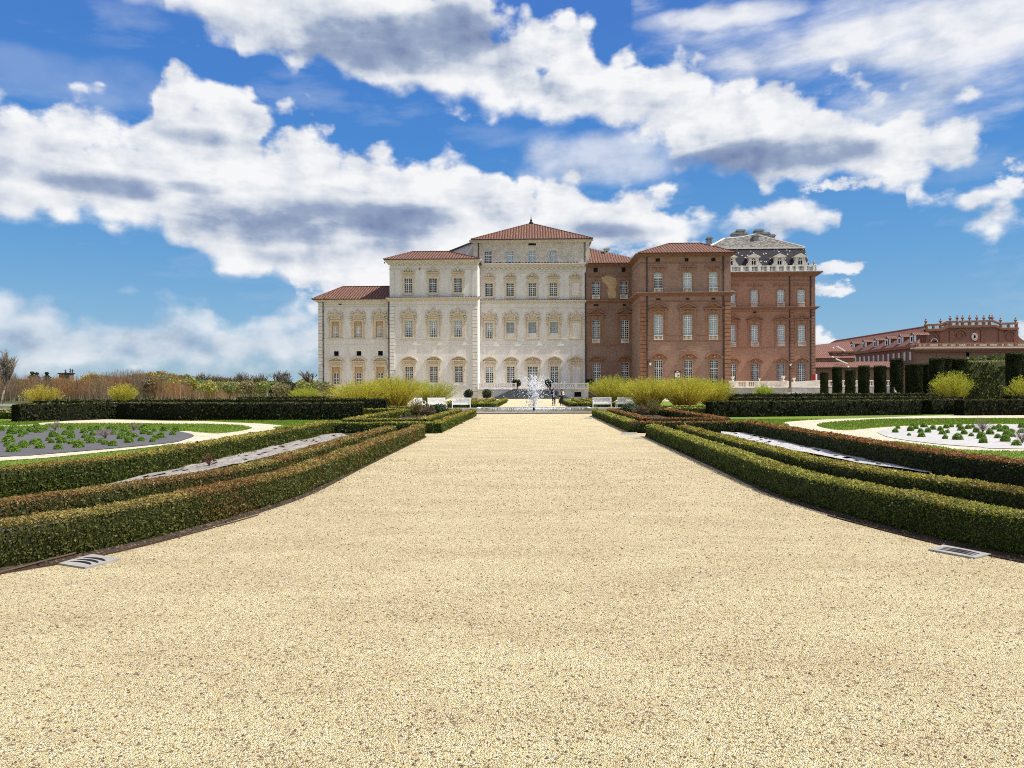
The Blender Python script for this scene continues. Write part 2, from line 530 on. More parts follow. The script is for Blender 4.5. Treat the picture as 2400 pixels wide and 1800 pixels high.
def cloth(name, a, b, sc=(.5, 2.2, 1), crease=.5):
    mt, T = material(name)
    w = T.noise(T.vmath('MULTIPLY', T.pos, sc), 2.2, 5, .62, dist=.8)
    c = T.mix(T.rng(w, .3, .7), a, b)
    cr = T.math('ABSOLUTE', T.math('SUBTRACT', T.noise(T.vmath('MULTIPLY', T.pos, tuple(x * 1.5 for x in sc)), 2.6, 3, .5, dist=1.2), .5))
    c = T.mix(T.rng(cr, .0, .028, crease, 0), c, tuple(x * .22 for x in a))
    T.set(T.bs.inputs['Base Color'], c); T.bs.inputs['Roughness'].default_value = .85; T.bs.inputs['Specular IOR Level'].default_value = .15
    b_ = T.n('ShaderNodeBump'); b_.inputs['Strength'].default_value = .9; b_.inputs['Distance'].default_value = .06
    T.set(b_.inputs['Height'], w); T.nt.links.new(b_.outputs[0], T.bs.inputs['Normal'])
    return mt
M['cloth_dark'] = cloth('black_weed_cloth', (.07, .068, .074), (.115, .112, .12))
M['cloth_white'] = cloth('pale_weed_cloth', (.32, .31, .305), (.44, .43, .425))
M['cloth_grey'] = cloth('grey_weed_cloth', (.20, .18, .165), (.31, .285, .26), (1.6, .5, 1), .9)
M['cloth_pale'] = cloth('pale_strip_cloth', (.32, .31, .305), (.47, .455, .45), (2.0, .6, 1), .95)
M['leaf'] = leaf_material('box_leaf', .42, .13, .28)
M['yew'] = leaf_material('yew_needle', .8, .06, .08)
M['willow'] = leaf_material('willow_leaf', .7, .1, .35)
M['bush'] = leaf_material('bush_leaf', .55, .18, .28)
M['twig'] = leaf_material('twig', .9, .1, .0)
M['bark'] = simple('bark', (.12, .085, .06), .9, .3, 4)
M['bark_pale'] = simple('pale_bark', (.28, .24, .20), .9, .3, 4)
# ------------------------------------------------------------------ sky and sun
SUN_AZ, SUN_EL = math.radians(97), math.radians(57)      # high to the right, just grazing the palace front
w = bpy.data.worlds.new('World'); SC.world = w; w.use_nodes = True
wn = w.node_tree; wn.nodes.clear(); W = NT(wn)
tc = W.n('ShaderNodeTexCoord').outputs['Generated']
sky = W.n('ShaderNodeTexSky', sky_type='NISHITA', sun_disc=False)
sky.sun_elevation = SUN_EL
sky.sun_rotation = SUN_AZ
sky.air_density = 1.0; sky.dust_density = .2; sky.ozone_density = 2.0
hs = W.n('ShaderNodeHueSaturation'); hs.inputs['Saturation'].default_value = 1.28; hs.inputs['Value'].default_value = .98
W.set(hs.inputs['Color'], sky.outputs[0])
EXPO = .58
K = 2 ** -EXPO
se = W.n('ShaderNodeSeparateXYZ'); W.set(se.inputs[0], tc)
AZ = W.math('ARCTAN2', se.outputs[0], se.outputs[1])
EL = W.math('ARCSINE', se.outputs[2])
sr = W.n('ShaderNodeValToRGB'); W.set(sr.inputs[0], W.math('DIVIDE', EL, .6, clamp=True))
q = sr.color_ramp.elements
q[0].position = 0; q[0].color = (.27, .44, .61, 1); q[1].position = 1; q[1].color = (.070, .185, .58, 1)
for p_, c_ in ((.12, (.20, .41, .64)), (.28, (.115, .33, .64)), (.5, (.066, .245, .64)), (.75, (.062, .195, .60))):
    e = q.new(p_); e.color = (*c_, 1)
srs = W.n('ShaderNodeVectorMath', operation='SCALE'); W.set(srs.inputs[0], sr.outputs[0]); srs.inputs[3].default_value = 10 * K
BLUE = W.mix(.85, hs.outputs[0], srs.outputs[0])


def ae(px, py):
    d = ray(px, py).normalized()
    return math.atan2(d.x, d.y), math.asin(d.z)


AZR, ELR = .66, .56
TT = W.math('DIVIDE', W.math('ADD', AZ, AZR), 2 * AZR, clamp=True)
p0 = W.n('ShaderNodeCombineXYZ', i_0=AZ, i_1=W.math('MULTIPLY', EL, 1.35)).outputs[0]
nA = W.noise(p0, 11.0, 9, .53)
shift = W.n('ShaderNodeVectorMath', operation='ADD'); W.set(shift.inputs[0], p0); shift.inputs[1].default_value = (.016, .022, 0)
nB = W.noise(shift.outputs[0], 11.0, 5, .5)
vo = W.n('ShaderNodeTexVoronoi', feature='SMOOTH_F1'); W.set(vo.inputs['Vector'], W.vmath('ADD', p0, W.vmath('SCALE', (0, 0, 0), (0, 0, 0))))
wv = W.n('ShaderNodeVectorMath', operation='MULTIPLY_ADD')
W.set(wv.inputs[0], W.noise(p0, 16, 4, .6, out=1)); wv.inputs[1].default_value = (.05, .05, 0); W.set(wv.inputs[2], p0)
W.set(vo.inputs['Vector'], wv.outputs[0]); vo.inputs['Scale'].default_value = 26; vo.inputs['Smoothness'].default_value = .5
bil = W.math('SUBTRACT', .55, vo.outputs['Distance'])
nz = W.math('ADD', W.math('SUBTRACT', nA, .5), W.math('MULTIPLY', bil, .42))      # about -.3 .. .3


def curve(pts, outside):
    """elevation along azimuth, from surveyed points of the cloud's outline"""
    q = sorted(ae(*p) for p in pts)
    fc = W.nt.nodes.new('ShaderNodeFloatCurve')
    cv = fc.mapping.curves[0]
    P = [((a + AZR) / (2 * AZR), e / ELR) for a, e in q]
    P = [(P[0][0] - .012, outside)] + P + [(P[-1][0] + .012, outside)] if outside is not None else P
    P = [(min(1, max(0, a)), b) for a, b in P]
    if P[0][0] > 0: P = [(0.0, P[0][1])] + P
    if P[-1][0] < 1: P = P + [(1.0, P[-1][1])]
    while len(cv.points) < len(P): cv.points.new(.5, .5)
    for k, (a, b) in enumerate(P):
        cv.points[k].location = (a, b); cv.points[k].handle_type = 'VECTOR'
    fc.mapping.extend = 'HORIZONTAL'
    fc.mapping.use_clip = False
    fc.mapping.update()
    fc.inputs[0].default_value = 1.0
    W.set(fc.inputs[1], TT)
    return W.math('MULTIPLY', fc.outputs[0], ELR)


def band(top, bot, tamp=.16, bamp=.09, soft=.018):
    t = curve(top, -.2); b = curve(bot, 1.5)
    d1 = W.math('MULTIPLY_ADD', nz, tamp, W.math('SUBTRACT', t, EL))
    d2 = W.math('MULTIPLY_ADD', nz, bamp, W.math('SUBTRACT', EL, b))
    d = W.math('MINIMUM', d1, d2)
    return W.rng(d, -soft * .4, soft, 0, 1, True), d1, d2


big_top = [(-60, 235), (0, 239), (54, 250), (125, 258), (200, 266), (298, 266), (325, 279), (360, 248), (372, 180), (401, 172), (466, 176), (542, 203), (588, 230), (606, 275), (640, 296), (694, 306), (743, 302), (775, 331), (805, 353), (868, 366), (922, 360), (1004, 372), (1025, 345), (1063, 333), (1108, 370), (1130, 412), (1194, 429), (1250, 442), (1296, 418), (1346, 405), (1395, 439), (1471, 450), (1525, 480), (1580, 456), (1688, 440), (1770, 462), (1824, 454), (1905, 465), (1960, 490), (1976, 515)]
big_bot = [(-60, 505), (0, 515), (81, 521), (163, 513), (271, 532), (380, 545), (440, 590), (488, 618), (597, 646), (690, 670), (714, 690), (814, 700), (930, 700), (1200, 640), (1400, 610), (1580, 575), (1742, 548), (1867, 537), (1960, 528), (1976, 520)]
up_top = [(380, -60), (500, -80), (1100, -80), (1150, 40), (1200, 52), (1265, 84), (1300, 62), (1341, 47), (1379, 85), (1415, 128), (1471, 123), (1536, 134), (1601, 155), (1634, 190), (1688, 174), (1770, 165), (1860, 200), (1960, 225), (2060, 235), (2122, 252), (2204, 285), (2285, 302), (2320, 330)]
up_bot = [(380, 10), (434, 27), (515, 81), (553, 98), (560, 136), (651, 148), (787, 168), (814, 190), (900, 212), (976, 233), (1085, 239), (1194, 271), (1292, 298), (1417, 293), (1500, 300), (1560, 350), (1590, 401), (1688, 412), (1780, 420), (1878, 424), (1980, 440), (2095, 434), (2180, 425), (2280, 415), (2320, 345)]
sm_top = [(2118, 478), (2155, 445), (2258, 445), (2328, 450), (2400, 485), (2480, 500)]
sm_bot = [(2118, 488), (2204, 510), (2300, 528), (2335, 556), (2400, 540), (2480, 545)]
low_top = [(-60, 712), (0, 711), (98, 720), (180, 738), (271, 743), (407, 732), (542, 752), (651, 742), (743, 755), (900, 770)]
low_bot = [(-60, 880), (300, 860), (500, 850), (743, 850), (900, 850)]
a1, t1, b1 = band(big_top, big_bot)
a2, t2, b2 = band(up_top, up_bot)
a3, t3, b3 = band(sm_top, sm_bot, .14, .10)
a4, t4, b4 = band(low_top, low_bot, .12, .12, .03)


nF = W.noise(p0, 38, 6, .6)
nz2 = W.math('ADD', W.math('SUBTRACT', nF, .5), W.math('MULTIPLY', nz, .6))


def puff(px, py, w_, h_, amp=2.2, soft=.7, nz=nz):
    a, e = ae(px, py)
    x = W.math('DIVIDE', W.math('SUBTRACT', AZ, a), w_ / 1800)
    y = W.math('DIVIDE', W.math('SUBTRACT', EL, e), h_ / 1800)
    r = W.math('ADD', W.math('MULTIPLY', x, x), W.math('MULTIPLY', y, y))
    return W.rng(W.math('MULTIPLY_ADD', nz, -amp, r), 1.0 - soft, 1.0, 1, 0, True)


# high thin veil at upper right
pv = W.n('ShaderNodeCombineXYZ', i_0=W.math('MULTIPLY_ADD', EL, .55, AZ), i_1=W.math('MULTIPLY_ADD', AZ, -.35, W.math('MULTIPLY', EL, 3.2))).outputs[0]
nv = W.noise(pv, 5.5, 6, .55)
veil_t = curve([(1480, 40), (1640, 70), (1700, 60), (1790, 60), (1860, 20), (1930, -40), (2050, -120), (2480, -200)], -.2)
veil_b = curve([(1480, 60), (1620, 125), (1760, 190), (2000, 260), (2200, 262), (2300, 235), (2400, 218), (2480, 200)], 1.5)
dv = W.math('MINIMUM', W.math('SUBTRACT', veil_t, EL), W.math('SUBTRACT', EL, veil_b))
veil = W.rng(W.math('MULTIPLY_ADD', W.math('SUBTRACT', nv, .5), .28, dv), -.03, .085, 0, .93, True)
thin = W.rng(nv, .54, .80, 0, .30)            # faint streaks everywhere
thin = W.math('MULTIPLY', thin, W.rng(EL, .02, .2, .55, 1.0))
fog = puff(1400, 375, 230, 75, 1.5, .95)
fog = W.math('MULTIPLY', fog, .62)
wis = W.math('MULTIPLY', puff(180, 190, 330, 60, 1.5, .95), .14)
wis2 = W.math('MULTIPLY', puff(560, 20, 260, 40, 1.5, .9), .5)
wis3 = W.math('MULTIPLY', puff(1690, 38, 240, 26, 1.5, .9), .75)
small = [W.math('MULTIPLY', puff(*k, 5.0, .98, nz2), .92) for k in ((1965, 628, 75, 17), (1945, 673, 50, 20), (1926, 795, 30, 28), (2392, 405, 50, 32), (2406, 775, 26, 38), (745, 672, 70, 24), (1990, 432, 100, 22), (1560, 585, 170, 20))]
al = a1
for k in [a2, a3, W.math('MULTIPLY', a4, .72), veil, thin, fog, wis, wis2, wis3] + small:
    # union of coverage
    al = W.math('SUBTRACT', W.math('ADD', al, k), W.math('MULTIPLY', al, k))
# unseen broken cloud added beside and behind, to whiten the light on the facade
away = W.rng(W.math('ABSOLUTE', AZ), .72, .95)
rest = W.math('MULTIPLY', W.rng(W.math('MULTIPLY_ADD', nz, 1.2, W.noise(p0, 2.2, 3, .5)), .42, .52, 0, 1, True), away)
high = W.math('MULTIPLY', W.rng(EL, .62, .8), W.rng(nv, .45, .6))
for k in (rest, high):
    al = W.math('SUBTRACT', W.math('ADD', al, k), W.math('MULTIPLY', al, k))
al = W.math('MINIMUM', al, 1.0, clamp=True)


pd = W.n('ShaderNodeCombineXYZ', i_0=AZ, i_1=W.math('MULTIPLY', EL, 3.4)).outputs[0]
nzd = W.math('SUBTRACT', W.noise(pd, 13, 5, .55), .5)


def dark(px, py, w_, h_, s):
    return W.math('MULTIPLY', puff(px, py, w_, h_, 1.9, 1.3, nzd), s)


dk = None
for d in [(930, 100, 330, 80, 1.0), (1060, 60, 200, 60, .8), (860, 140, 180, 40, .6), (640, 60, 160, 60, .3), (1800, 370, 280, 54, 1.0), (1640, 375, 90, 30, .5), (1960, 365, 140, 30, .55),
          (760, 505, 360, 48, 1.0), (640, 540, 240, 44, .8), (950, 520, 160, 56, .8), (255, 436, 150, 32, .95), (450, 440, 90, 16, .6), (475, 322, 140, 24, .6), (40, 400, 130, 30, .35),
          (700, 600, 210, 26, .45), (1390, 537, 170, 24, .7), (900, 580, 140, 34, .5), (300, 800, 420, 50, .5), (1500, 545, 130, 24, .4), (60, 470, 180, 20, .3)]:
    k = dark(*d)
    dk = k if dk is None else W.math('SUBTRACT', W.math('ADD', dk, k), W.math('MULTIPLY', dk, k))
emb = W.math('SUBTRACT', nA, nB)
lum = W.math('MULTIPLY_ADD', nzd, .75, W.math('MULTIPLY_ADD', emb, 1.5, .86))
lum = W.math('SUBTRACT', lum, W.math('MULTIPLY', dk, W.math('MULTIPLY_ADD', nA, .55, .36)))
lum = W.math('MAXIMUM', W.math('MINIMUM', lum, 1.0), 0.0)
cr = W.n('ShaderNodeValToRGB'); W.set(cr.inputs[0], lum)
el_ = cr.color_ramp.elements
el_[0].position = .05; el_[0].color = (.155, .215, .40, 1)
el_[1].position = 1.0; el_[1].color = (.93, .935, .95, 1)
e = el_.new(.42); e.color = (.33, .41, .57, 1)
e = el_.new(.72); e.color = (.70, .74, .81, 1)
ten = W.n('ShaderNodeVectorMath', operation='SCALE'); W.set(ten.inputs[0], cr.outputs[0]); ten.inputs[3].default_value = 10.0 * K
col = W.mix(al, BLUE, ten.outputs[0])
bg = W.n('ShaderNodeBackground'); W.set(bg.inputs[0], col); bg.inputs[1].default_value = .1
wo = W.n('ShaderNodeOutputWorld'); wn.links.new(bg.outputs[0], wo.inputs[0])
w.cycles.sampling_method = 'MANUAL'; w.cycles.sample_map_resolution = 256

sl = bpy.data.lights.new('sun', 'SUN'); sl.energy = 5.0; sl.angle = math.radians(.55); sl.color = (1.0, .955, .875)
so = bpy.data.objects.new('sun', sl); COL.objects.link(so)
sd = Vector((math.sin(SUN_AZ) * math.cos(SUN_EL), math.cos(SUN_AZ) * math.cos(SUN_EL), math.sin(SUN_EL)))
so.rotation_euler = sd.to_track_quat('Z', 'Y').to_euler(); so.location = (60, 30, 80)
vs = SC.view_settings
SC.display_settings.display_device = 'sRGB'
vs.view_transform = 'Standard'; vs.look = 'None'; vs.exposure = EXPO; vs.gamma = 1.0; vs.use_curve_mapping = False
SC.cycles.max_bounces = 6; SC.cycles.diffuse_bounces = 3; SC.cycles.glossy_bounces = 2; SC.cycles.transmission_bounces = 3; SC.cycles.transparent_max_bounces = 8
SC.cycles.use_denoising = False
SC.cycles.pixel_filter_type = 'BLACKMAN_HARRIS'; SC.cycles.filter_width = 1.05
try: SC.cycles.denoiser = 'OPENIMAGEDENOISE'
except Exception: pass
SC.cycles.sample_clamp_indirect = 6
# ------------------------------------------------------------------ facade tools
def wall(mb, x0, x1, z0, z1, y, ops, depth=.55, back=1):
    """front sheet with real openings: reveals and a dark room behind each"""
    xs = sorted({x0, x1, *[a for o in ops for a in o[:2]]}); zs = sorted({z0, z1, *[a for o in ops for a in o[2:4]]})
    for i in range(len(xs) - 1):
        for j in range(len(zs) - 1):
            cx, cz = (xs[i] + xs[i + 1]) / 2, (zs[j] + zs[j + 1]) / 2
            if cx < x0 or cx > x1 or cz < z0 or cz > z1: continue
            if any(o[0] < cx < o[1] and o[2] < cz < o[3] for o in ops): continue
            mb.quad((xs[i], y, zs[j]), (xs[i + 1], y, zs[j]), (xs[i + 1], y, zs[j + 1]), (xs[i], y, zs[j + 1]))
    for a, b, c, d in [o[:4] for o in ops]:
        mb.quad((a, y, c), (a, y + depth, c), (a, y + depth, d), (a, y, d))
        mb.quad((b, y, c), (b, y, d), (b, y + depth, d), (b, y + depth, c))
        mb.quad((a, y, d), (a, y + depth, d), (b, y + depth, d), (b, y, d))
        mb.quad((a, y, c), (b, y, c), (b, y + depth, c), (a, y + depth, c))
        mb.quad((a, y + depth, c), (b, y + depth, c), (b, y + depth, d), (a, y + depth, d), back)


def shell(mb, x0, x1, y0, y1, z0, z1):
    mb.quad((x0, y1, z0), (x0, y0, z0), (x0, y0, z1), (x0, y1, z1))
    mb.quad((x1, y0, z0), (x1, y1, z0), (x1, y1, z1), (x1, y0, z1))
    mb.quad((x1, y1, z0), (x0, y1, z0), (x0, y1, z1), (x1, y1, z1))
    mb.quad((x0, y0, z1), (x1, y0, z1), (x1, y1, z1), (x0, y1, z1))


def window(par, xc, w_, z0, z1, y, curtain=None, rows=6, trans=.68, fm='frame', cols=4, panel=0.0, mid=True):
    """casement: frame with glazing bars, a pane, and what hangs behind it"""
    a, b = xc - w_ / 2, xc + w_ / 2
    if panel:
        p = MB(); zp = z1 - (z1 - z0) * panel
        p.box(a, b, y + .16, y + .24, zp, z1); p.box(a, a + w_ * .16, y + .16, y + .24, z0, zp); p.box(b - w_ * .16, b, y + .16, y + .24, z0, zp)
        pn = p
        a += w_ * .16; b -= w_ * .16; z1 = zp
    f = MB(); t = .065; y0, y1 = y + .2, y + .29
    f.box(a, a + t, y0, y1, z0, z1); f.box(b - t, b, y0, y1, z0, z1)
    f.box(a + t, b - t, y0, y1, z0, z0 + t); f.box(a + t, b - t, y0, y1, z1 - t, z1)
    c = (a + b) / 2; zt = z0 + (z1 - z0) * trans
    if mid: f.box(c - .05, c + .05, y0 - .02, y1 - .002, z0 + t, z1 - t)
    f.box(a + t, b - t, y0 - .012, y1 - .004, zt - .055, zt + .055)
    g = .025
    W_ = (b - a - 2 * t)
    for k in range(1, cols):
        if mid and k * 2 == cols: continue
        x = a + t + W_ * k / cols
        f.box(x - g, x + g, y0 + .03, y1 - .03, z0 + t, z1 - t)
    for k in range(1, rows):
        z = z0 + t + (z1 - z0 - 2 * t) * k / rows
        if abs(z - zt) < .14: continue
        f.box(a + t, b - t, y0 + .032, y1 - .032, z - g, z + g)
    o = f.build('window', M[fm], par)
    if panel: pn.build('wood_panel', M['wood'], o)
    q = MB(); q.quad((a + .01, y + .265, z0 + .01), (b - .01, y + .265, z0 + .01), (b - .01, y + .265, z1 - .01), (a + .01, y + .265, z1 - .01))
    q.build('pane', M['glass'], o)
    if curtain:
        k = MB(); yc = y + .36

        def pleat(xa, xb, za, zb, xa2=None, xb2=None):
            n = 8; xa2 = xa if xa2 is None else xa2; xb2 = xb if xb2 is None else xb2
            for i in range(n):
                u, v_ = i / n, (i + 1) / n
                d0, d1 = (.03 if i % 2 else -.03), (-.03 if i % 2 else .03)
                k.quad((xa2 + (xb2 - xa2) * u, yc + d0, za), (xa2 + (xb2 - xa2) * v_, yc + d1, za), (xa + (xb - xa) * v_, yc + d1, zb), (xa + (xb - xa) * u, yc + d0, zb))
        if curtain == 'tied':
            h = z1 - z0
            pleat(a, b, z0 + h * .66, z1)
            pleat(a, c, z0 + h * .34, z0 + h * .66, a, a + (c - a) * .55); pleat(c, b, z0 + h * .34, z0 + h * .66, b - (b - c) * .55, b)
            pleat(a, a + (c - a) * .55, z0, z0 + h * .34, a, a + (c - a) * .4); pleat(b - (b - c) * .55, b, z0, z0 + h * .34, b - (b - c) * .4, b)
        elif curtain == 'half':
            pleat(a, b, z0 + (z1 - z0) * .62, z1)
        else:
            pleat(a, b, z0, z1)
        k.build('blind' if curtain == 'blind' else 'curtain', M['blind' if curtain == 'blind' else 'curtain'], o)
    return o


def cornice(mb, x0, x1, z0, z1, y, proj, steps=4, yb=.4, ends=(1, 1)):
    h = (z1 - z0) / steps
    for k in range(steps):
        p = proj * (.22 + .78 * ((k + 1) / steps) ** 1.3)
        mb.box(x0 - p * ends[0], x1 + p * ends[1], y - p, y + yb, z0 + k * h + (.003 if k else 0), z0 + (k + 1) * h)


def modillions(mb, x0, x1, z0, z1, y, d, step=.95, w_=.42):
    n = max(1, int(round((x1 - x0) / step)))
    for k in range(n):
        x = x0 + (x1 - x0) * (k + .5) / n
        mb.box(x - w_ / 2, x + w_ / 2, y - d, y + .1, z0, z1)
        mb.box(x - w_ * .3, x + w_ * .3, y - d * .6, y + .1, z0 - (z1 - z0) * .45, z0)


def quoins(mb, x0, x1, z0, z1, y, h=.62, d=.09, ret=None):
    n = int((z1 - z0) / h); d = d + .06
    h = (z1 - z0) / n
    for k in range(n):
        mb.box(x0, x1, y - d, y + .05, z0 + k * h + .05, z0 + (k + 1) * h - .05)
    mb.box(x0 + .02, x1 - .02, y - d * .2, y + .04, z0, z1)


def balusters(mb, x0, x1, z0, z1, y, step=.26, r=.085, rail=.11, dy=.12):
    """row of turned balusters between two rails"""
    mb.box(x0, x1, y - dy, y + dy, z0, z0 + rail); mb.box(x0, x1, y - dy - .02, y + dy + .02, z1 - rail, z1)
    n = max(2, int(round((x1 - x0) / step))); h = z1 - z0 - 2 * rail
    for k in range(n):
        x = x0 + (x1 - x0) * (k + .5) / n
        mb.lathe((x, y, z0 + rail), [(r * .9, 0), (r * .5, h * .1), (r * .95, h * .3), (r * .95, h * .42), (r * .42, h * .75), (r * .55, h * .86), (r * .9, h)], 6)


# ---- window surrounds of the white palace (all stand proud of the wall)
def sur_crest(par, xc, w_, z0, z1, y, s=1.0):
    mb = MB(); j = .30 * s
    a, b = xc - w_ / 2, xc + w_ / 2
    mb.box(a - j, a, y - .10, y + .1, z0 - .02, z1 + j); mb.box(b, b + j, y - .10, y + .1, z0 - .02, z1 + j)
    mb.box(a, b, y - .098, y + .1, z1, z1 + j)
    mb.box(a - j - .06, b + j + .06, y - .16, y + .1, z0 - .3, z0 - .02)
    mb.box(a - j + .25, b + j - .25, y - .13, y + .1, z0 - .42, z0 - .3)
    for s_ in (-1, 1):
        x = xc + s_ * (w_ / 2 + j + .08)
        mb.box(x - .1, x + .1, y - .12, y + .1, z1 - .35, z1 + j - .1)
        mb.ball((x, y - .06, z1 - .45), .11, 6, 5)
    zc = z1 + j + .38
    mb.box(a - j - .05, b + j + .05, y - .13, y + .1, zc - .16, zc)
    mb.box(a - j - .16, b + j + .16, y - .22, y + .1, zc + .20, zc + .32); mb.box(a - j - .24, b + j + .24, y - .30, y + .1, zc + .32, zc + .42)
    mb.box(a - j, b + j, y - .06, y + .1, zc, zc + .2)
    zt = zc + .42; h = w_ / 2 + j
    for s_ in (-1, 1):
        n = 6
        for k in range(n):
            u, v_ = k / n, (k + 1) / n
            f = lambda t: (xc + s_ * h * (1 - .86 * t), zt + .12 + .46 * t * t * (3 - 2 * t))
            (xa, za), (xb, zb) = f(u), f(v_)
            mb.prism([(xa, za - .10), (xb, zb - .10), (xb, zb + .06), (xa, za + .06)][:: s_ * -1], y - .24, y + .1)
        mb.ball((xc + s_ * h * .9, y - .1, zt + .16), .15, 6, 5, sy=1.2)
        mb.ball((xc + s_ * h * .42, y - .08, zt + .2), .17, 6, 5)
    mb.ball((xc, y - .14, zt + .42), .26, 8, 6, 1.35); mb.ball((xc, y - .14, zt + .78), .12, 6, 5)
    mb.box(xc - h * .7, xc + h * .7, y - .05, y + .1, zt, zt + .3)
    return mb.build('window_surround', M['trim'], par)


def sur_baroque(par, xc, w_, z0, z1, y, blank=False):
    mb = MB(); j = .34
    a, b = xc - w_ / 2, xc + w_ / 2
    mb.box(a - j, a, y - .10, y + .1, z0, z1 + j); mb.box(b, b + j, y - .10, y + .1, z0, z1 + j); mb.box(a, b, y - .098, y + .1, z1, z1 + j)
    mb.box(a - j - .2, a - j - .02, y - .05, y + .1, z0, z1 - .2); mb.box(b + j + .02, b + j + .2, y - .05, y + .1, z0, z1 - .2)
    mb.box(a - j - .3, b + j + .3, y - .22, y + .1, z0 - .2, z0 - .005)
    h = w_ / 2 + j
    for s_ in (-1, 1):
        mb.arc(xc + s_ * (h + .10), z1 + .18, .10, .34, y - .2, y + .1, -.6 * pi if s_ > 0 else .4 * pi, .6 * pi if s_ > 0 else 1.6 * pi, 7)
        mb.arc(xc + s_ * (h + .16), z1 - .45, .05, .24, y - .16, y + .1, -.5 * pi if s_ > 0 else .5 * pi, .5 * pi if s_ > 0 else 1.5 * pi, 5)
        mb.prism([(xc + s_ * (h + .02), z1 + .55), (xc + s_ * (h + .50), z1 + .60), (xc + s_ * (h + .50), z1 + .76), (xc + s_ * (h + .02), z1 + .72)][:: -s_], y - .28, y + .1)
        mb.box(xc + s_ * (h + .05) - .22, xc + s_ * (h + .05) + .22, y - .24, y + .1, z1 + .95, z1 + 1.22)
        mb.box(xc + s_ * (h + .05) - .30, xc + s_ * (h + .05) + .30, y - .30, y + .1, z1 + 1.22, z1 + 1.34)
        mb.ball((xc + s_ * (h + .05), y - .12, z1 + 1.58), .26, 8, 6)
        n = 6
        for k in range(n):                           # swept half of the broken pediment
            f = lambda t: (xc + s_ * h * (1.02 - .82 * t), z1 + .98 + .78 * t ** 1.5)
            (xa, za), (xb, zb) = f(k / n), f((k + 1) / n)
            mb.prism([(xa, za - .12), (xb, zb - .12), (xb, zb + .10), (xa, za + .10)][:: -s_], y - .30, y + .1)
    mb.box(xc - h - .1, xc + h + .1, y - .2, y + .1, z1 + j + .12, z1 + j + .26)
    mb.arc(xc, z1 + .62, h * .62, h * .88, y - .22, y + .1, 0, pi, 10); mb.arc(xc, z1 + .62, h * .45, h * .6, y - .12, y + .1, 0, pi, 10)
    mb.box(xc - h * .95, xc + h * .95, y - .045, y + .1, z1 + .62, z1 + 1.0)
    mb.box(xc - h * .6, xc + h * .6, y - .04, y + .1, z1 + 1.0, z1 + 1.6)
    mb.ball((xc, y - .16, z1 + 1.78), .26, 8, 6, 1.2); mb.ball((xc, y - .14, z1 + 2.12), .17, 7, 5, 1.2)
    return mb.build('window_surround', M['trim'], par)


def sur_arch(par, xc, w_, z0, z1, y, s=1.0, mat='trim', low=0.0):
    mb = MB(); j = .32
    a, b = xc - w_ / 2, xc + w_ / 2
    mb.box(a - j, a, y - .10, y + .1, z0, z1 + j); mb.box(b, b + j, y - .10, y + .1, z0, z1 + j); mb.box(a, b, y - .098, y + .1, z1, z1 + j)
    h = w_ / 2 + j
    for s_ in (-1, 1):
        x = xc + s_ * (h + .12)
        mb.box(x - .11, x + .11, y - .12, y + .1, z1 - .5, z1 + j + .1); mb.ball((x, y - .06, z1 - .55), .12, 6, 5)
        mb.box(xc + s_ * h * .86 - .1, xc + s_ * h * .86 + .1, y - .16, y + .1, z1 + j + .12, z1 + j + .62)
    mb.box(xc - h - .1, xc + h + .1, y - .17, y + .1, z1 + j, z1 + j + .12)
    mb.box(xc - h * .98, xc + h * .98, y - .06, y + .1, z1 + j + .12, z1 + j + .62)
    mb.arc(xc, z1 + j + .56, .30, .42, y - .14, y + .1, pi, 2 * pi, 8, 1.5)
    zb = z1 + j + .62
    hw = h + .52
    mb.box(xc - hw, xc + hw, y - .36, y + .1, zb, zb + .14)
    rise = .80 * s
    R = (hw * hw + rise * rise) / (2 * rise); zc = zb + .14 + rise - R; t = math.asin(hw / R)
    mb.arc(xc, zc, R - .22, R, y - .40, y + .1, pi / 2 - t, pi / 2 + t, 10)
    n = 8
    for k in range(n):
        u = -t + 2 * t * k / n; v_ = -t + 2 * t * (k + 1) / n; r = R - .2
        p1 = (xc + r * math.sin(u), zc + r * math.cos(u)); p2 = (xc + r * math.sin(v_), zc + r * math.cos(v_))
        if min(p1[1], p2[1]) > zb + .15: mb.prism([(p1[0], zb + .14), (p2[0], zb + .14), p2, p1], y - .05, y + .1)
    for s_ in (-1, 1): mb.arc(xc + s_ * .42, zb + .26, .10, .22, y - .16, y + .1, 0, 1.2 * pi, 5); 
    mb.ball((xc, y - .1, zb + .42), .22, 8, 6)
    return mb.build('window_surround', M[mat], par)


# ---- brick palace surrounds
def sur_b_top(par, xc, w_, z0, z1, y, rich=True):
    mb = MB(); a, b = xc - w_ / 2, xc + w_ / 2; mat = M['terra'] if rich else M['terra_dark']
    mb.box(a - .22, a, y - .06, y + .1, z0, z1 + .2); mb.box(b, b + .22, y - .06, y + .1, z0, z1 + .2); mb.box(a, b, y - .058, y + .1, z1, z1 + .2)
    h = w_ / 2 + .55
    if rich:
        for s_ in (-1, 1):
            mb.box(xc + s_ * h - .16, xc + s_ * h + .16, y - .14, y + .1, z1 + .45, z1 + .95)
            mb.arc(xc + s_ * h * .45, z1 + .85, .18, .34, y - .13, y + .1, pi, 2 * pi, 6)
        mb.box(xc - .16, xc + .16, y - .18, y + .1, z1 + .3, z1 + .95)
        mb.ball((xc, y - .12, z1 + .62), .24, 7, 5)
    else:
        mb.prism([(xc - .14, z1 + .25), (xc + .14, z1 + .25), (xc + .22, z1 + .75), (xc - .22, z1 + .75)], y - .14, y + .1)
    mb.box(xc - h - .2, xc + h + .2, y - .24, y + .1, z1 + .95, z1 + 1.1)
    return mb.build('window_surround', mat, par)


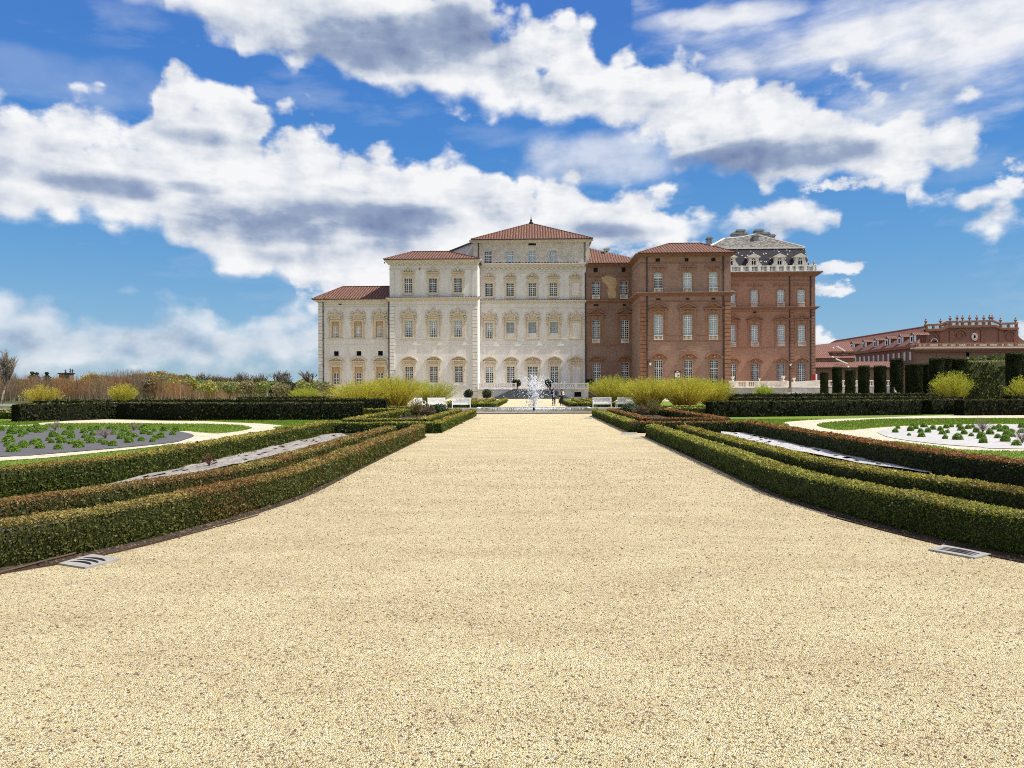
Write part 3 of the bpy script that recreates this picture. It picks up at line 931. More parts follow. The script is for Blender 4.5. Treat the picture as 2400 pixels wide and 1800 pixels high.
def sur_b_ped(par, xc, w_, z0, z1, y, rich=True):
    mb = MB(); a, b = xc - w_ / 2, xc + w_ / 2; mat = M['terra'] if rich else M['terra_dark']
    mb.box(a - .24, a, y - .06, y + .1, z0, z1 + .2); mb.box(b, b + .24, y - .06, y + .1, z0, z1 + .2); mb.box(a, b, y - .058, y + .1, z1, z1 + .2)
    h = w_ / 2 + .5
    for s_ in (-1, 1):
        x = xc + s_ * h
        mb.box(x - .13, x + .13, y - .12, y + .1, z1 - 1.1, z1 + .95); mb.box(x - .17, x + .17, y - .24, y + .1, z1 + .55, z1 + .95)
        mb.box(x - .15, x + .15, y - .04, y + .1, z0 - .9, z1 - 1.1)
        if rich: mb.arc(xc + s_ * .36, z1 + .78, .14, .3, y - .13, y + .1, pi, 2 * pi, 6)
    mb.prism([(xc - .15, z1 + .25), (xc + .15, z1 + .25), (xc + .2, z1 + .8), (xc - .2, z1 + .8)], y - .15, y + .1)
    zb = z1 + .95; hw = h + .42
    mb.box(xc - hw, xc + hw, y - .34, y + .1, zb, zb + .14)
    for s_ in (-1, 1):
        mb.prism([(xc + s_ * (hw + .05), zb + .14), (xc + s_ * (hw + .05), zb + .30), (xc, zb + 1.18), (xc, zb + .98)][::s_], y - .38, y + .1)
    mb.prism([(xc - hw + .1, zb + .14), (xc + hw - .1, zb + .14), (xc, zb + 1.0)], y - .03, y + .1)
    return mb.build('window_surround', mat, par)


def sur_b_arch(par, xc, w_, z0, z1, y, rich=True):
    mb = MB(); a, b = xc - w_ / 2, xc + w_ / 2; mat = M['terra'] if rich else M['terra_dark']
    mb.box(a - .24, a, y - .06, y + .1, z0, z1 + .2); mb.box(b, b + .24, y - .06, y + .1, z0, z1 + .2); mb.box(a, b, y - .058, y + .1, z1, z1 + .2)
    hw = w_ / 2 + .62; rise = .72; zb = z1 + .42
    R = (hw * hw + rise * rise) / (2 * rise); zc = zb + rise - R; t = math.asin(hw / R)
    mb.arc(xc, zc, R - .06, R + .14, y - .34, y + .1, pi / 2 - t, pi / 2 + t, 10)
    mb.arc(xc, zc, R - .3, R - .12, y - .14, y + .1, pi / 2 - t * .8, pi / 2 + t * .8, 8)
    for s_ in (-1, 1): mb.box(xc + s_ * hw - .22, xc + s_ * hw + .22, y - .3, y + .1, zb - .12, zb + .02)
    mb.ball((xc, y - .12, z1 + .55), .26, 7, 5); mb.box(xc - .75, xc + .75, y - .08, y + .1, z1 + .25, z1 + .75)
    for s_ in (-1, 1): mb.arc(xc + s_ * .5, z1 + .62, .1, .24, y - .13, y + .1, pi, 2 * pi, 6)
    return mb.build('window_surround', mat, par)


def balcony(par, xc, w_, z0, z1, y):
    mb = MB(); balusters(mb, xc - w_ / 2, xc + w_ / 2, z0, z1, y - .06, w_ / 7, .075, .08, .09)
    return mb.build('balustrade', M['white_stone'], par)


def dark_hole(par, x0, x1, z0, z1, y, name='vent', frame=.12, fm='stone'):
    mb = MB()
    for q in ((x0 - frame, x0, z0 - frame, z1 + frame), (x1, x1 + frame, z0 - frame, z1 + frame), (x0, x1, z1, z1 + frame), (x0, x1, z0 - frame, z0)):
        mb.box(q[0], q[1], y - .05, y + .1, q[2], q[3], 0)
    mb.box(x0, x1, y - .012, y + .05, z0, z1, 1)
    return mb.build(name, [M[fm], M['room']], par)


def hip_roof(mb, x0, x1, y0, y1, z, xa, xb, yr, zr, t=.14):
    A, B, C_, D = (x0, y0, z), (x1, y0, z), (x1, y1, z), (x0, y1, z)
    E, F_ = (xa, yr, zr), (xb, yr, zr)
    mb.quad(A, B, F_, E) if xb - xa > .05 else mb.poly([A, B, E])
    mb.poly([D, A, E]); mb.poly([B, C_, F_])
    mb.quad(C_, D, E, F_) if xb - xa > .05 else mb.poly([C_, D, E])
    mb.box(x0, x1, y0, y1, z - t, z - .002, 1)


def ridge_tube(mb, pts, r=.16):
    mb.tube(pts, r, 6)


class Plane:
    """a facade standing at y = Y; turns survey readings into metres"""
    def __init__(s, Y): s.Y = Y
    def x(s, px, py=800): return V(px, py, s.Y)[0]
    def z(s, py, px=1240): return V(px, py, s.Y)[1]


# ================================================================== WHITE PALACE
wp = empty('palace', (0, 0, 0), 0, 'cream white baroque palace block with ochre window surrounds and red tiled hip roofs', 'palace')
P1 = Plane(139.6); P2 = Plane(138.5); P3 = Plane(145.0)
# --- left wing
x0, x1 = P1.x(746), P1.x(915)
pw = 830
zE = P1.z(703, pw); ops = []
cxM = [786.5, 839.5, 889.8]
for px in cxM: ops.append((P1.x(px) - .68, P1.x(px) + .68, P1.z(791.5, pw), P1.z(753.5, pw)))
cxG = [787.3, 840.5, 891.5]
for px in cxG: ops.append((P1.x(px) - .72, P1.x(px) + .72, P1.z(901, pw), P1.z(860, pw)))
sq = [788, 841, 891.5]
for px in sq: ops.append((P1.x(px) - .46, P1.x(px) + .46, P1.z(834, pw), P1.z(822.8, pw)))
mb = MB(); wall(mb, x0, x1, 0, zE, P1.Y, ops); shell(mb, x0, x1, P1.Y, P1.Y + 15, 0, zE)
mb.build('wall', [M['plaster'], M['room']], wp)
for k, px in enumerate(cxM):
    o = ops[k]; window(wp, P1.x(px), 1.36, o[2], o[3], P1.Y, 'tied', 5, .5, panel=.30)
    sur_baroque(wp, P1.x(px), 1.36, o[2], o[3], P1.Y)
for k, px in enumerate(cxG):
    o = ops[3 + k]; window(wp, P1.x(px), 1.44, o[2], o[3], P1.Y, None, 4, .5, panel=.34, cols=2)
    sur_arch(wp, P1.x(px), 1.44, o[2], o[3], P1.Y, .9)
for k, px in enumerate(sq):
    o = ops[6 + k]; m2 = MB(); e_ = .1
    m2.box(o[0] - e_, o[0], P1.Y - .03, P1.Y + .1, o[2] - e_, o[3] + e_); m2.box(o[1], o[1] + e_, P1.Y - .03, P1.Y + .1, o[2] - e_, o[3] + e_)
    m2.box(o[0], o[1], P1.Y - .03, P1.Y + .1, o[3], o[3] + e_); m2.box(o[0], o[1], P1.Y - .03, P1.Y + .1, o[2] - e_, o[2])
    m2.build('mezzanine_window', M['white_stone'], wp)
dark_hole(wp, P1.x(794), P1.x(801), P1.z(715, pw), P1.z(711.5, pw), P1.Y, 'vent', .05)
mb = MB(); cornice(mb, x0, x1, P1.z(708, pw), P1.z(702.5, pw), P1.Y, .75, 4, ends=(1, 0))
mb.box(x0 + .9, x1, P1.Y - .07, P1.Y + .1, P1.z(717, pw), P1.z(714.5, pw))
mb.box(x0 + .9, x1, P1.Y - .05, P1.Y + .1, P1.z(720, pw), P1.z(718.8, pw))
mb.build('cornice', M['cornice'], wp)


def strings(P, xa, xb, pys, pw, par, mat='quoin', d=.06):
    for py, h in pys:
        m_ = MB(); m_.box(xa, xb, P.Y - d, P.Y + .1, P.z(py, pw) - h / 2, P.z(py, pw) + h / 2)
        m_.build('string_course', M[mat], par)
strings(P1, x0 + .9, x1, [(795.3, .14), (809, .20), (904, .16), (917, .2)], pw, wp)
mb = MB(); quoins(mb, P1.x(746.3), P1.x(757), 0, P1.z(709, pw), P1.Y); mb.build('quoin', M['quoin'], wp)


def pipe(P, px, pya, pyb, pw, par, mat='copper', r=.09, hook=None):
    x = P.x(px); m_ = MB(); zt = P.z(pya, pw); zb = max(0.02, P.z(pyb, pw))
    pts = [(x, P.Y - .14, zb), (x, P.Y - .14, zt)]
    if hook: pts += [(x + hook * .35, P.Y - .45, zt + .55), (x + hook * .6, P.Y - .95, zt + .8)]
    m_.tube(pts, r, 6)
    for k in range(int((zt - zb) / 2.5)): m_.box(x - .13, x + .13, P.Y - .27, P.Y, zb + k * 2.5 + 1, zb + k * 2.5 + 1.06)
    return m_.build('downpipe', M[mat], par)
pipe(P1, 757.8, 708, 935, pw, wp, hook=1); pipe(P1, 911.6, 708, 935, pw, wp, hook=-1)
yr = P1.Y + 7.4
mb = MB(); xr, zr = V(803, 672.5, yr)
hip_roof(mb, P1.x(734.5, 702), P2.x(916), P1.Y - 1.0, P1.Y + 16, P1.z(702, 745), xr, P2.x(916), yr, zr)
mb.build('roof', [M['tiles'], M['copper']], wp)
mb = MB(); ridge_tube(mb, [(P1.x(734.5, 702), P1.Y - 1, P1.z(702, 745)), (xr, yr, zr + .05), (P2.x(914), yr, zr + .05)], .13); mb.build('ridge_tiles', M['tiles'], wp)

# --- left pavilion
x0, x1 = P2.x(913.5), P2.x(1119.5); pw = 1015
zT = P2.z(608.5, pw); ops = []
cT = [957.2, 1014.8, 1073.7]; cM = [957.8, 1016.1, 1073.9]; cG = [958.5, 1016.3, 1075]
for px in cT: ops.append((P2.x(px) - .74, P2.x(px) + .74, P2.z(686, pw), P2.z(652, pw)))
for px in cM: ops.append((P2.x(px) - .74, P2.x(px) + .74, P2.z(790, pw), P2.z(751, pw)))
for px in cG: ops.append((P2.x(px) - .74, P2.x(px) + .74, P2.z(897, pw), P2.z(858.5, pw)))
mb = MB(); wall(mb, x0, x1, 0, zT, P2.Y, ops); shell(mb, x0, x1, P2.Y, P2.Y + 16, 0, zT)
mb.build('wall', [M['plaster'], M['room']], wp)
for k, px in enumerate(cT): o = ops[k]; window(wp, P2.x(px), 1.48, o[2], o[3], P2.Y, None, 6, .66); sur_crest(wp, P2.x(px), 1.48, o[2], o[3], P2.Y)
for k, px in enumerate(cM): o = ops[3 + k]; window(wp, P2.x(px), 1.48, o[2], o[3], P2.Y, 'tied', 7, .68); sur_baroque(wp, P2.x(px), 1.48, o[2], o[3], P2.Y)
for k, px in enumerate(cG): o = ops[6 + k]; window(wp, P2.x(px), 1.48, o[2], o[3], P2.Y, None, 7, .66); sur_arch(wp, P2.x(px), 1.48, o[2], o[3], P2.Y)
mb = MB()
cornice(mb, x0, x1, P2.z(619, pw), P2.z(609, pw), P2.Y, .85, 4)
modillions(mb, x0 + .1, x1 - .1, P2.z(621, pw), P2.z(618.6, pw), P2.Y, .38)
mb.box(x0 - .05, x1 + .05, P2.Y - .10, P2.Y + .1, P2.z(631.5, pw), P2.z(629.4, pw))
mb.build('cornice', M['cornice'], wp)
mb = MB()
cornice(mb, x0, x1, P2.z(704, pw), P2.z(698, pw), P2.Y, .62, 3)
mb.box(x0 - .05, x1 + .05, P2.Y - .08, P2.Y + .1, P2.z(717, pw), P2.z(714.6, pw))
mb.build('cornice', M['cornice'], wp)
mb = MB(); n = 36
for k in range(n):
    xa = x0 - .6 + (x1 - x0 + 1.2) * k / n; mb.box(xa + .04, xa + .36, P2.Y - .64, P2.Y + .02, P2.z(698, pw) + .005, P2.z(697, pw) + .05)
mb.build('tile_coping', M['copper'], wp)
strings(P2, x0 + .95, x1 - .95, [(793.3, .16), (796.4, .10), (808, .22), (903, .14)], pw, wp)
for a, b in ((913.6, 925), (1107.4, 1119.4)):
    mb = MB(); quoins(mb, P2.x(a), P2.x(b), 0, P2.z(718, pw), P2.Y); mb.build('quoin', M['quoin'], wp)
    mb = MB(); mb.box(P2.x(a) + (.0 if a > 1000 else .1), P2.x(b) - (.1 if a > 1000 else 0), P2.Y - .08, P2.Y + .1, P2.z(696.5, pw), P2.z(632, pw)); mb.build('pilaster', M['plaster'], wp)
dark_hole(wp, P2.x(983.5), P2.x(986), P2.z(632, pw), P2.z(628, pw), P2.Y - .1, 'vent', .03)
# panels under windows
for px in cM:
    xc = P2.x(px); za, zb_ = P2.z(807, pw), P2.z(798, pw); mb = MB()
    mb.box(xc - 1.5, xc + 1.5, P2.Y - .03, P2.Y + .1, za, zb_); mb.box(xc - .9, xc + .9, P2.Y - .06, P2.Y + .1, za + .12, zb_ - .1)
    mb.build('wall_panel', M['plaster'], wp)
yr = P2.Y + 7.6
xa, zr = V(966, 590.5, yr); xb, _ = V(1050, 589, yr)
mb = MB(); hip_roof(mb, P2.x(901.5, 609), P2.x(1124.5, 607), P2.Y - 1.05, P2.Y + 16.5, P2.z(608.3, pw), xa, xb, yr, zr)
mb.build('roof', [M['tiles'], M['copper']], wp)
mb = MB(); ridge_tube(mb, [(P2.x(901.5, 609), P2.Y - 1.05, P2.z(608.3, pw)), (xa, yr, zr + .04), (xb, yr, zr + .04), (P2.x(1124.5, 607), P2.Y - 1.05, P2.z(608.3, pw))], .13); mb.build('ridge_tiles', M['tiles'], wp)
pipe(P2, 902.5, 613, 617, pw, wp, hook=0)

# --- central block
x0, x1 = P2.x(1119.4), P3.x(1373.4); pw = 1248
cX = [1146.5, 1196, 1248.2, 1297.4]
ops = []
zc_top = P3.z(617, pw)
for px in cX: ops.append((P3.x(px) - .74, P3.x(px) + .74, P3.z(694, pw), P3.z(663, pw)))
cMx = [1146.7, 1196.3, 1247.9, 1298.4]
for k, px in enumerate(cMx): ops.append((P3.x(px) - .74, P3.x(px) + .74, P3.z(793 if k == 0 else 780.8, pw), P3.z(755.5, pw)))
cGx = [1147.2, 1197, 1248.3, 1299]
for k, px in enumerate(cGx): ops.append((P3.x(px) - (.98 if k == 2 else .74), P3.x(px) + (.98 if k == 2 else .74), P3.z(909 if k == 2 else 897, pw), P3.z(858.7, pw)))
mb = MB(); wall(mb, x0, x1, 0, zc_top, P3.Y, ops); shell(mb, x0, x1, P3.Y, P3.Y + 18, 0, zc_top)
mb.build('wall', [M['plaster'], M['room']], wp)
for k, px in enumerate(cX): o = ops[k]; window(wp, P3.x(px), 1.48, o[2], o[3], P3.Y, 'full' if k == 9 else None, 6, .66); sur_crest(wp, P3.x(px), 1.48, o[2], o[3], P3.Y)
sur_crest(wp, P3.x(1348.7), 1.48, P3.z(694, pw), P3.z(663, pw), P3.Y)
for k, px in enumerate(cMx):
    o = ops[4 + k]; window(wp, P3.x(px), 1.48, o[2], o[3], P3.Y, 'tied' if k == 0 else 'full', 7 if k == 0 else 5, .68 if k == 0 else .52, 'frame' if k == 0 else 'frame_grey')
    sur_baroque(wp, P3.x(px), 1.48, P3.z(793, pw), o[3], P3.Y)
sur_baroque(wp, P3.x(1349.5), 1.48, P3.z(793, pw), P3.z(756.5, pw), P3.Y)
for k, px in enumerate(cGx):
    o = ops[8 + k]; w_ = o[1] - o[0]
    window(wp, P3.x(px), w_, o[2], o[3], P3.Y, 'half' if k == 0 else None, 8, .66 if k != 2 else .70, cols=6 if k == 2 else 4)
    sur_arch(wp, P3.x(px), w_, o[2], o[3], P3.Y, 1.05)
sur_arch(wp, P3.x(1349.7), 1.6, P3.z(897, pw), P3.z(858.7, pw), P3.Y)
strings(P3, x0 + .1, x1, [(795, .16), (809.5, .22), (899.5, .16)], pw, wp)
for px in cMx + [1349.5]:
    xc = P3.x(px); za, zb_ = P3.z(808.3, pw), P3.z(797, pw); mb = MB()
    mb.box(xc - 1.5, xc + 1.5, P3.Y - .03, P3.Y + .1, za, zb_); mb.box(xc - .9, xc + .9, P3.Y - .06, P3.Y + .1, za + .12, zb_ - .1)
    mb.build('wall_panel', M['plaster'], wp)
mb = MB()
cornice(mb, x0, x1, P3.z(710, pw), P3.z(704.4, pw), P3.Y, .62, 3, ends=(0, 0)); mb.box(x0, x1, P3.Y - .08, P3.Y + .1, P3.z(723.5, pw), P3.z(721.2, pw))
mb.build('cornice', M['cornice'], wp)
mb = MB(); n = 40
for k in range(n):
    xa = x0 + (x1 - x0) * k / n; mb.box(xa + .04, xa + .4, P3.Y - .64, P3.Y + .02, P3.z(704.4, pw) + .005, P3.z(703.4, pw) + .05)
mb.build('tile_coping', M['copper'], wp)
x1c = P3.x(1367)
mb = MB()
cornice(mb, x0, x1c, P3.z(628, pw), P3.z(618, pw), P3.Y, .8, 4, ends=(0, .6)); modillions(mb, x0 + .5, x1c, P3.z(631.6, pw), P3.z(628.5, pw), P3.Y, .42, .92)
mb.box(x0, x1c, P3.Y - .10, P3.Y + .1, P3.z(640, pw), P3.z(637.8, pw))
mb.build('cornice', M['cornice'], wp)
mb = MB(); n = 30
for k in range(n):
    xa = x0 + .6 + (x1c - x0 - 1.4) * k / n; mb.box(xa + .05, xa + .5, P3.Y - .8, P3.Y + .02, P3.z(618, pw) + .004, P3.z(617, pw) + .05 + .04 * (k % 3))
mb.build('tile_coping', M['copper'], wp)
# attic storey
P4 = Plane(146.2)
xa0, xa1 = P4.x(1109.5), P4.x(1382.5)
ops = []
aX = [1144.5, 1195.8, 1248, 1297]
for px in aX: ops.append((P4.x(px) - .73, P4.x(px) + .73, P4.z(615.5, pw), P4.z(588, pw)))
mb = MB(); zt = P4.z(562, pw); zb = P4.z(619, pw)
wall(mb, xa0, xa1, zb, zt, P4.Y, ops); shell(mb, xa0, xa1, P4.Y, P4.Y + 16, zb, zt)
mb.build('attic_wall', [M['attic'], M['room']], wp)
for k, px in enumerate(aX): o = ops[k]; window(wp, P4.x(px), 1.46, o[2], o[3], P4.Y, None if k == 0 else 'full', 5, .64)
m2 = MB(); xc = P4.x(1348.2)
for q in ((xc - .76, xc + .76, P4.z(587.2, pw), P4.z(586.2, pw)), (xc - .76, xc - .7, P4.z(615, pw), P4.z(587.2, pw)), (xc + .7, xc + .76, P4.z(615, pw), P4.z(587.2, pw))): m2.box(q[0], q[1], P4.Y - .05, P4.Y + .1, q[2], q[3])
m2.build('blind_window', M['quoin'], wp)
for a, b in ((1109.6, 1121.8), (1372.5, 1382.3)):
    mb = MB(); mb.box(P4.x(a), P4.x(b), P4.Y - .09, P4.Y + .1, zb, P4.z(567, pw)); mb.build('pilaster', M['attic'], wp)
dark_hole(wp, P4.x(1239), P4.x(1257), P4.z(575.6, pw), P4.z(570, pw), P4.Y, 'vent', .1)
mb = MB(); cornice(mb, xa0, xa1, P4.z(568.5, pw), P4.z(563, pw), P4.Y, .7, 3); mb.build('cornice', M['cornice'], wp)
pipe(P4, 1122.3, 566, 616, pw, wp, hook=0); pipe(P4, 1371.5, 562, 616, pw, wp, hook=0)
pipe(P3, 1372.4, 640, 935, pw, wp, r=.12)
yr = P4.Y + 8
xr, zr = V(1244.7, 523.5, yr)
mb = MB(); hip_roof(mb, P4.x(1104.5, 562), P4.x(1388.5, 561), P4.Y - 1.0, P4.Y + 17, P4.z(561.5, pw), xr, xr, yr, zr)
mb.build('roof', [M['tiles'], M['copper']], wp)
mb = MB(); ridge_tube(mb, [(P4.x(1104.5, 562), P4.Y - 1, P4.z(561.5, pw)), (xr, yr, zr), (P4.x(1388.5, 561), P4.Y - 1, P4.z(561.5, pw))], .13); mb.build('ridge_tiles', M['tiles'], wp)
mb = MB(); mb.lathe((xr, yr, zr - .1), [(.42, 0), (.42, .25), (.20, .45), (.22, .7), (.10, 1.0), (.03, 1.5), (.012, 2.0)], 8); mb.build('finial', M['metal'], wp)
# sloping side roof seen between pavilion and attic
yy = P4.Y + 5
a, b, c = V(1058, 590, yy), V(1109, 568, yy), V(1109, 606, yy)
mb = MB(); mb.prism([a, (a[0], c[1]), c, b], yy, yy + 6, 0)
mb.prism([(a[0] - .5, a[1] - .1), (b[0] + .1, b[1] - .02), (b[0] + .1, b[1] + .22), (a[0] - .5, a[1] + .14)], yy - .35, yy + 6.4, 1)
mb.build('side_gable', [M['plaster'], M['copper']], wp)

# ================================================================== BRICK PALACE
bp = empty('palace', (0, 0, 0), 0, 'weathered brown brick palace wing with red tiled roof adjoining the white palace', 'palace')
# --- recess
x0, x1 = P3.x(1373.6), P3.x(1492); pw = 1430
zt = P3.z(619, pw); ops = []
tX = [1397.3, 1463.3]; mX = [1397.3, 1464.3]; gX = [1398, 1464.8]
for px in tX: ops.append((P3.x(px) - .75, P3.x(px) + .75, P3.z(691, pw), P3.z(660, pw)))
for px in mX: ops.append((P3.x(px) - .75, P3.x(px) + .75, P3.z(794.5, pw), P3.z(750.3, pw)))
for px in gX: ops.append((P3.x(px) - .74, P3.x(px) + .74, P3.z(899, pw), P3.z(850, pw)))
mb = MB(); wall(mb, x0, x1, 0, zt, P3.Y, ops); shell(mb, x0, x1 + 10, P3.Y + .01, P3.Y + 15, 0, zt); mb.build('wall', [M['brick_dark'], M['room']], bp)
for k, px in enumerate(tX): o = ops[k]; window(bp, P3.x(px), 1.5, o[2], o[3], P3.Y, None, 6, .68); sur_b_top(bp, P3.x(px), 1.5, o[2] - .8, o[3], P3.Y, False); balcony(bp, P3.x(px), 1.5, P3.z(701, pw), P3.z(691.3, pw), P3.Y)
for k, px in enumerate(mX): o = ops[2 + k]; window(bp, P3.x(px), 1.5, o[2], o[3], P3.Y, None, 9, .75); sur_b_ped(bp, P3.x(px), 1.5, o[2], o[3], P3.Y, False); balcony(bp, P3.x(px), 1.5, P3.z(804, pw), P3.z(794.8, pw), P3.Y)
for k, px in enumerate(gX): o = ops[4 + k]; window(bp, P3.x(px), 1.48, o[2], o[3], P3.Y, None, 9, .58, 'frame'); sur_b_arch(bp, P3.x(px), 1.48, o[2], o[3], P3.Y, False)
for a, b in ((1391.6, 1401.4), (1457.6, 1466.8)): dark_hole(bp, P3.x(a), P3.x(b), P3.z(637.6, pw), P3.z(627, pw), P3.Y, 'attic_window', .06, 'terra_dark')
for a, b in ((1391.6, 1403), (1460, 1467.5)): dark_hole(bp, P3.x(a), P3.x(b), P3.z(717, pw), P3.z(713, pw), P3.Y, 'vent', .05, 'terra_dark')
mb = MB(); cornice(mb, x0, x1 - .6, P3.z(624, pw), P3.z(618.5, pw), P3.Y, .7, 3, ends=(0, 0)); mb.build('cornice', M['terra_dark'], bp)
mb = MB(); cornice(mb, x0, x1 - .6, P3.z(709, pw), P3.z(704, pw), P3.Y, .55, 3, ends=(0, 0)); mb.build('cornice', M['terra_dark'], bp)
strings(P3, x0, x1 - .6, [(809, .18), (640.5, .10), (725, .1)], pw, bp, 'terra_dark')
pts = [(275, 715), (330, 700), (400, 708), (465, 735), (478, 800), (455, 880), (470, 930), (462, 990), (372, 996), (352, 900), (366, 850), (330, 800), (300, 780)]
mb = MB(); mb.prism([(P3.x(1360 + a * .1808), P3.z(520 + b * .1808, pw)) for a, b in pts][::-1], P3.Y - .02, P3.Y + .05); mb.build('render_patch', M['patch'], bp)
mb = MB(); Y1 = P3.Y - .9
a = (P3.x(1378, 617), Y1, P3.z(617.3, pw)); b = (P3.x(1496, 617), Y1, P3.z(617.3, pw))
c = V(1496, 607.5, P3.Y + 4); d = V(1380, 581, P3.Y + 7)
mb.quad(a, b, (c[0], P3.Y + 4, c[1]), (d[0], P3.Y + 7, d[1])); mb.quad((d[0], P3.Y + 7, d[1]), (c[0], P3.Y + 4, c[1]), (c[0], P3.Y + 14, a[2]), (d[0], P3.Y + 15, a[2]))
mb.box(a[0], b[0], Y1, P3.Y + .2, a[2] - .16, a[2] - .003, 1)
rf = mb.build('roof', [M['tiles'], M['copper']], bp)
yy = P3.Y + 5.2; q = V(1421.5, 593, yy); t_ = V(1421.5, 581.5, yy)
mb = MB(); mb.box(q[0] - .42, q[0] + .42, yy - .4, yy + .4, q[1] - 1.2, t_[1] - .25, 0); mb.box(q[0] - .56, q[0] + .56, yy - .54, yy + .54, t_[1] - .25, t_[1] - .12, 0)
mb.box(q[0] - .14, q[0] + .14, yy - .42, yy - .3, q[1] + .1, q[1] + .35, 1); mb.box(q[0] - .5, q[0] + .5, yy - .48, yy + .48, t_[1] - .12, t_[1], 0)
mb.build('chimney', [M['attic'], M['room']], rf)
# --- pavilion
P5 = Plane(134.0); x0, x1 = P5.x(1500), P5.x(1713); pw = 1600
zt = P5.z(597, pw); ops = []
cT = [1543.2, 1611.8, 1672.3]; cG = [1543.5, 1613.3, 1673.6]
for px in cT: ops.append((P5.x(px) - .76, P5.x(px) + .76, P5.z(674.5, pw), P5.z(638.5, pw)))
for px in cT: ops.append((P5.x(px) - .78, P5.x(px) + .78, P5.z(785.5, pw), P5.z(738, pw)))
for px in cG: ops.append((P5.x(px) - .76, P5.x(px) + .76, P5.z(898, pw), P5.z(844, pw)))
mb = MB(); wall(mb, x0, x1, 0, zt, P5.Y, ops); shell(mb, x0, x1, P5.Y, P3.Y + 8, 0, zt); mb.build('wall', [M['brick'], M['room']], bp)
for k, px in enumerate(cT): o = ops[k]; window(bp, P5.x(px), 1.52, o[2], o[3], P5.Y, 'half' if k == 0 else 'blind', 6, .68); sur_b_top(bp, P5.x(px), 1.52, o[2] - .8, o[3], P5.Y); balcony(bp, P5.x(px), 1.52, P5.z(685, pw), P5.z(674.8, pw), P5.Y)
for k, px in enumerate(cT): o = ops[3 + k]; window(bp, P5.x(px), 1.56, o[2], o[3], P5.Y, 'full', 9, .76); sur_b_ped(bp, P5.x(px), 1.56, o[2], o[3], P5.Y); balcony(bp, P5.x(px), 1.56, P5.z(796, pw), P5.z(785.8, pw), P5.Y)
for k, px in enumerate(cG): o = ops[6 + k]; window(bp, P5.x(px), 1.52, o[2], o[3], P5.Y, None, 10, .62); sur_b_arch(bp, P5.x(px), 1.52, o[2], o[3], P5.Y)
for a, b in ((1537, 1547), (1605.5, 1614), (1667.5, 1677.5)): dark_hole(bp, P5.x(a), P5.x(b), P5.z(613, pw), P5.z(605, pw), P5.Y, 'attic_window', .06, 'terra')
for a, b in ((1538, 1548), (1607.5, 1615.5), (1668, 1676.5)): dark_hole(bp, P5.x(a), P5.x(b), P5.z(702.5, pw), P5.z(699, pw), P5.Y, 'vent', .05, 'terra_dark')
mb = MB(); cornice(mb, x0, x1, P5.z(601, pw), P5.z(594.5, pw), P5.Y, .8, 4, yb=11); mb.box(x0 - .05, x1 + .05, P5.Y - .09, P5.Y + 10, P5.z(617, pw), P5.z(615, pw)); mb.build('cornice', M['terra_dark'], bp)
mb = MB(); cornice(mb, x0, x1, P5.z(693.5, pw), P5.z(686, pw), P5.Y, .7, 4, yb=11); mb.box(x0 - .05, x1 + .05, P5.Y - .07, P5.Y + 10, P5.z(707, pw), P5.z(704.5, pw)); mb.build('cornice', M['terra_dark'], bp)
mb = MB(); mb.box(x0 - .72, x1 + .72, P5.Y - .73, P5.Y + 11, P5.z(686, pw) + .003, P5.z(685, pw)); mb.build('coping', M['grey_stone'], bp)
strings(P5, x0, x1, [(799.5, .16), (786.5, .08)], pw, bp, 'terra_dark')
for a, b in ((1500.3, 1515), (1698, 1712.7)):
    mb = MB(); quoins(mb, P5.x(a), P5.x(b), 0, P5.z(708, pw), P5.Y, .66); mb.build('quoin', M['terra'] if a > 1600 else M['terra_dark'], bp)
pipe(P5, 1516.5, 600, 935, pw, bp, r=.11); pipe(P5, 1695.5, 600, 935, pw, bp, r=.12)
pipe(Plane(144.9), 1485, 624, 935, 1480, bp, r=.1)
yr = P5.Y + 7.0
xa, zr = V(1567.6, 571, yr); xb, _ = V(1640, 573, yr)
mb = MB(); hip_roof(mb, P5.x(1494, 595), P5.x(1722, 591), P5.Y - 1.0, P5.Y + 15, P5.z(593.5, pw), xa, xb, yr, zr); mb.build('roof', [M['tiles'], M['copper']], bp)
mb = MB(); ridge_tube(mb, [(P5.x(1494, 595), P5.Y - 1, P5.z(593.5, pw)), (xa, yr, zr + .03), (xb, yr, zr + .03), (P5.x(1722, 591), P5.Y - 1, P5.z(593.5, pw))], .13); mb.build('ridge_tiles', M['tiles'], bp)
# wall blemishes: pale repairs
mb = MB()
for px, py, w_ in ((1567, 806, 8), (1600, 822, 9), (1627, 822, 10), (1563, 820, 8), (1585, 852, 6), (1650, 600 + 210, 7)):
    mb.box(P5.x(px) - w_ * .037, P5.x(px) + w_ * .037, P5.Y - .012, P5.Y + .05, P5.z(py, pw) - .05, P5.z(py, pw) + .05)
mb.build('mortar_repair', M['patch'], bp)


def lantern(P, px, py, where):
    x, z = V(px, py, P.Y)
    t = empty('wall_lantern', (x, P.Y, z), 0, where, 'lantern', None)
    mb = MB(); mb.tube([(0, -.02, .55), (0, -.3, .62), (0, -.42, .45)], .025, 5); mb.box(-.06, .06, -.04, .02, .42, .7)
    mb.build('bracket', M['metal'], t)
    mb = MB(); mb.lathe((0, -.42, -.32), [(.10, 0), (.20, .55), (.22, .58), (.08, .75), (.03, .8)], 6); mb.build('lamp_housing', M['metal'], t)
    mb = MB(); mb.lathe((0, -.42, -.26), [(.118, 0), (.208, .45)], 6); mb.build('glass', M['blind'], t)
lantern(P5, 1523, 853, 'wall lantern on the brick pavilion, beside its left ground floor window')
lantern(Plane(144.8), 1487, 857, 'wall lantern in the shaded inner corner of the brick palace')

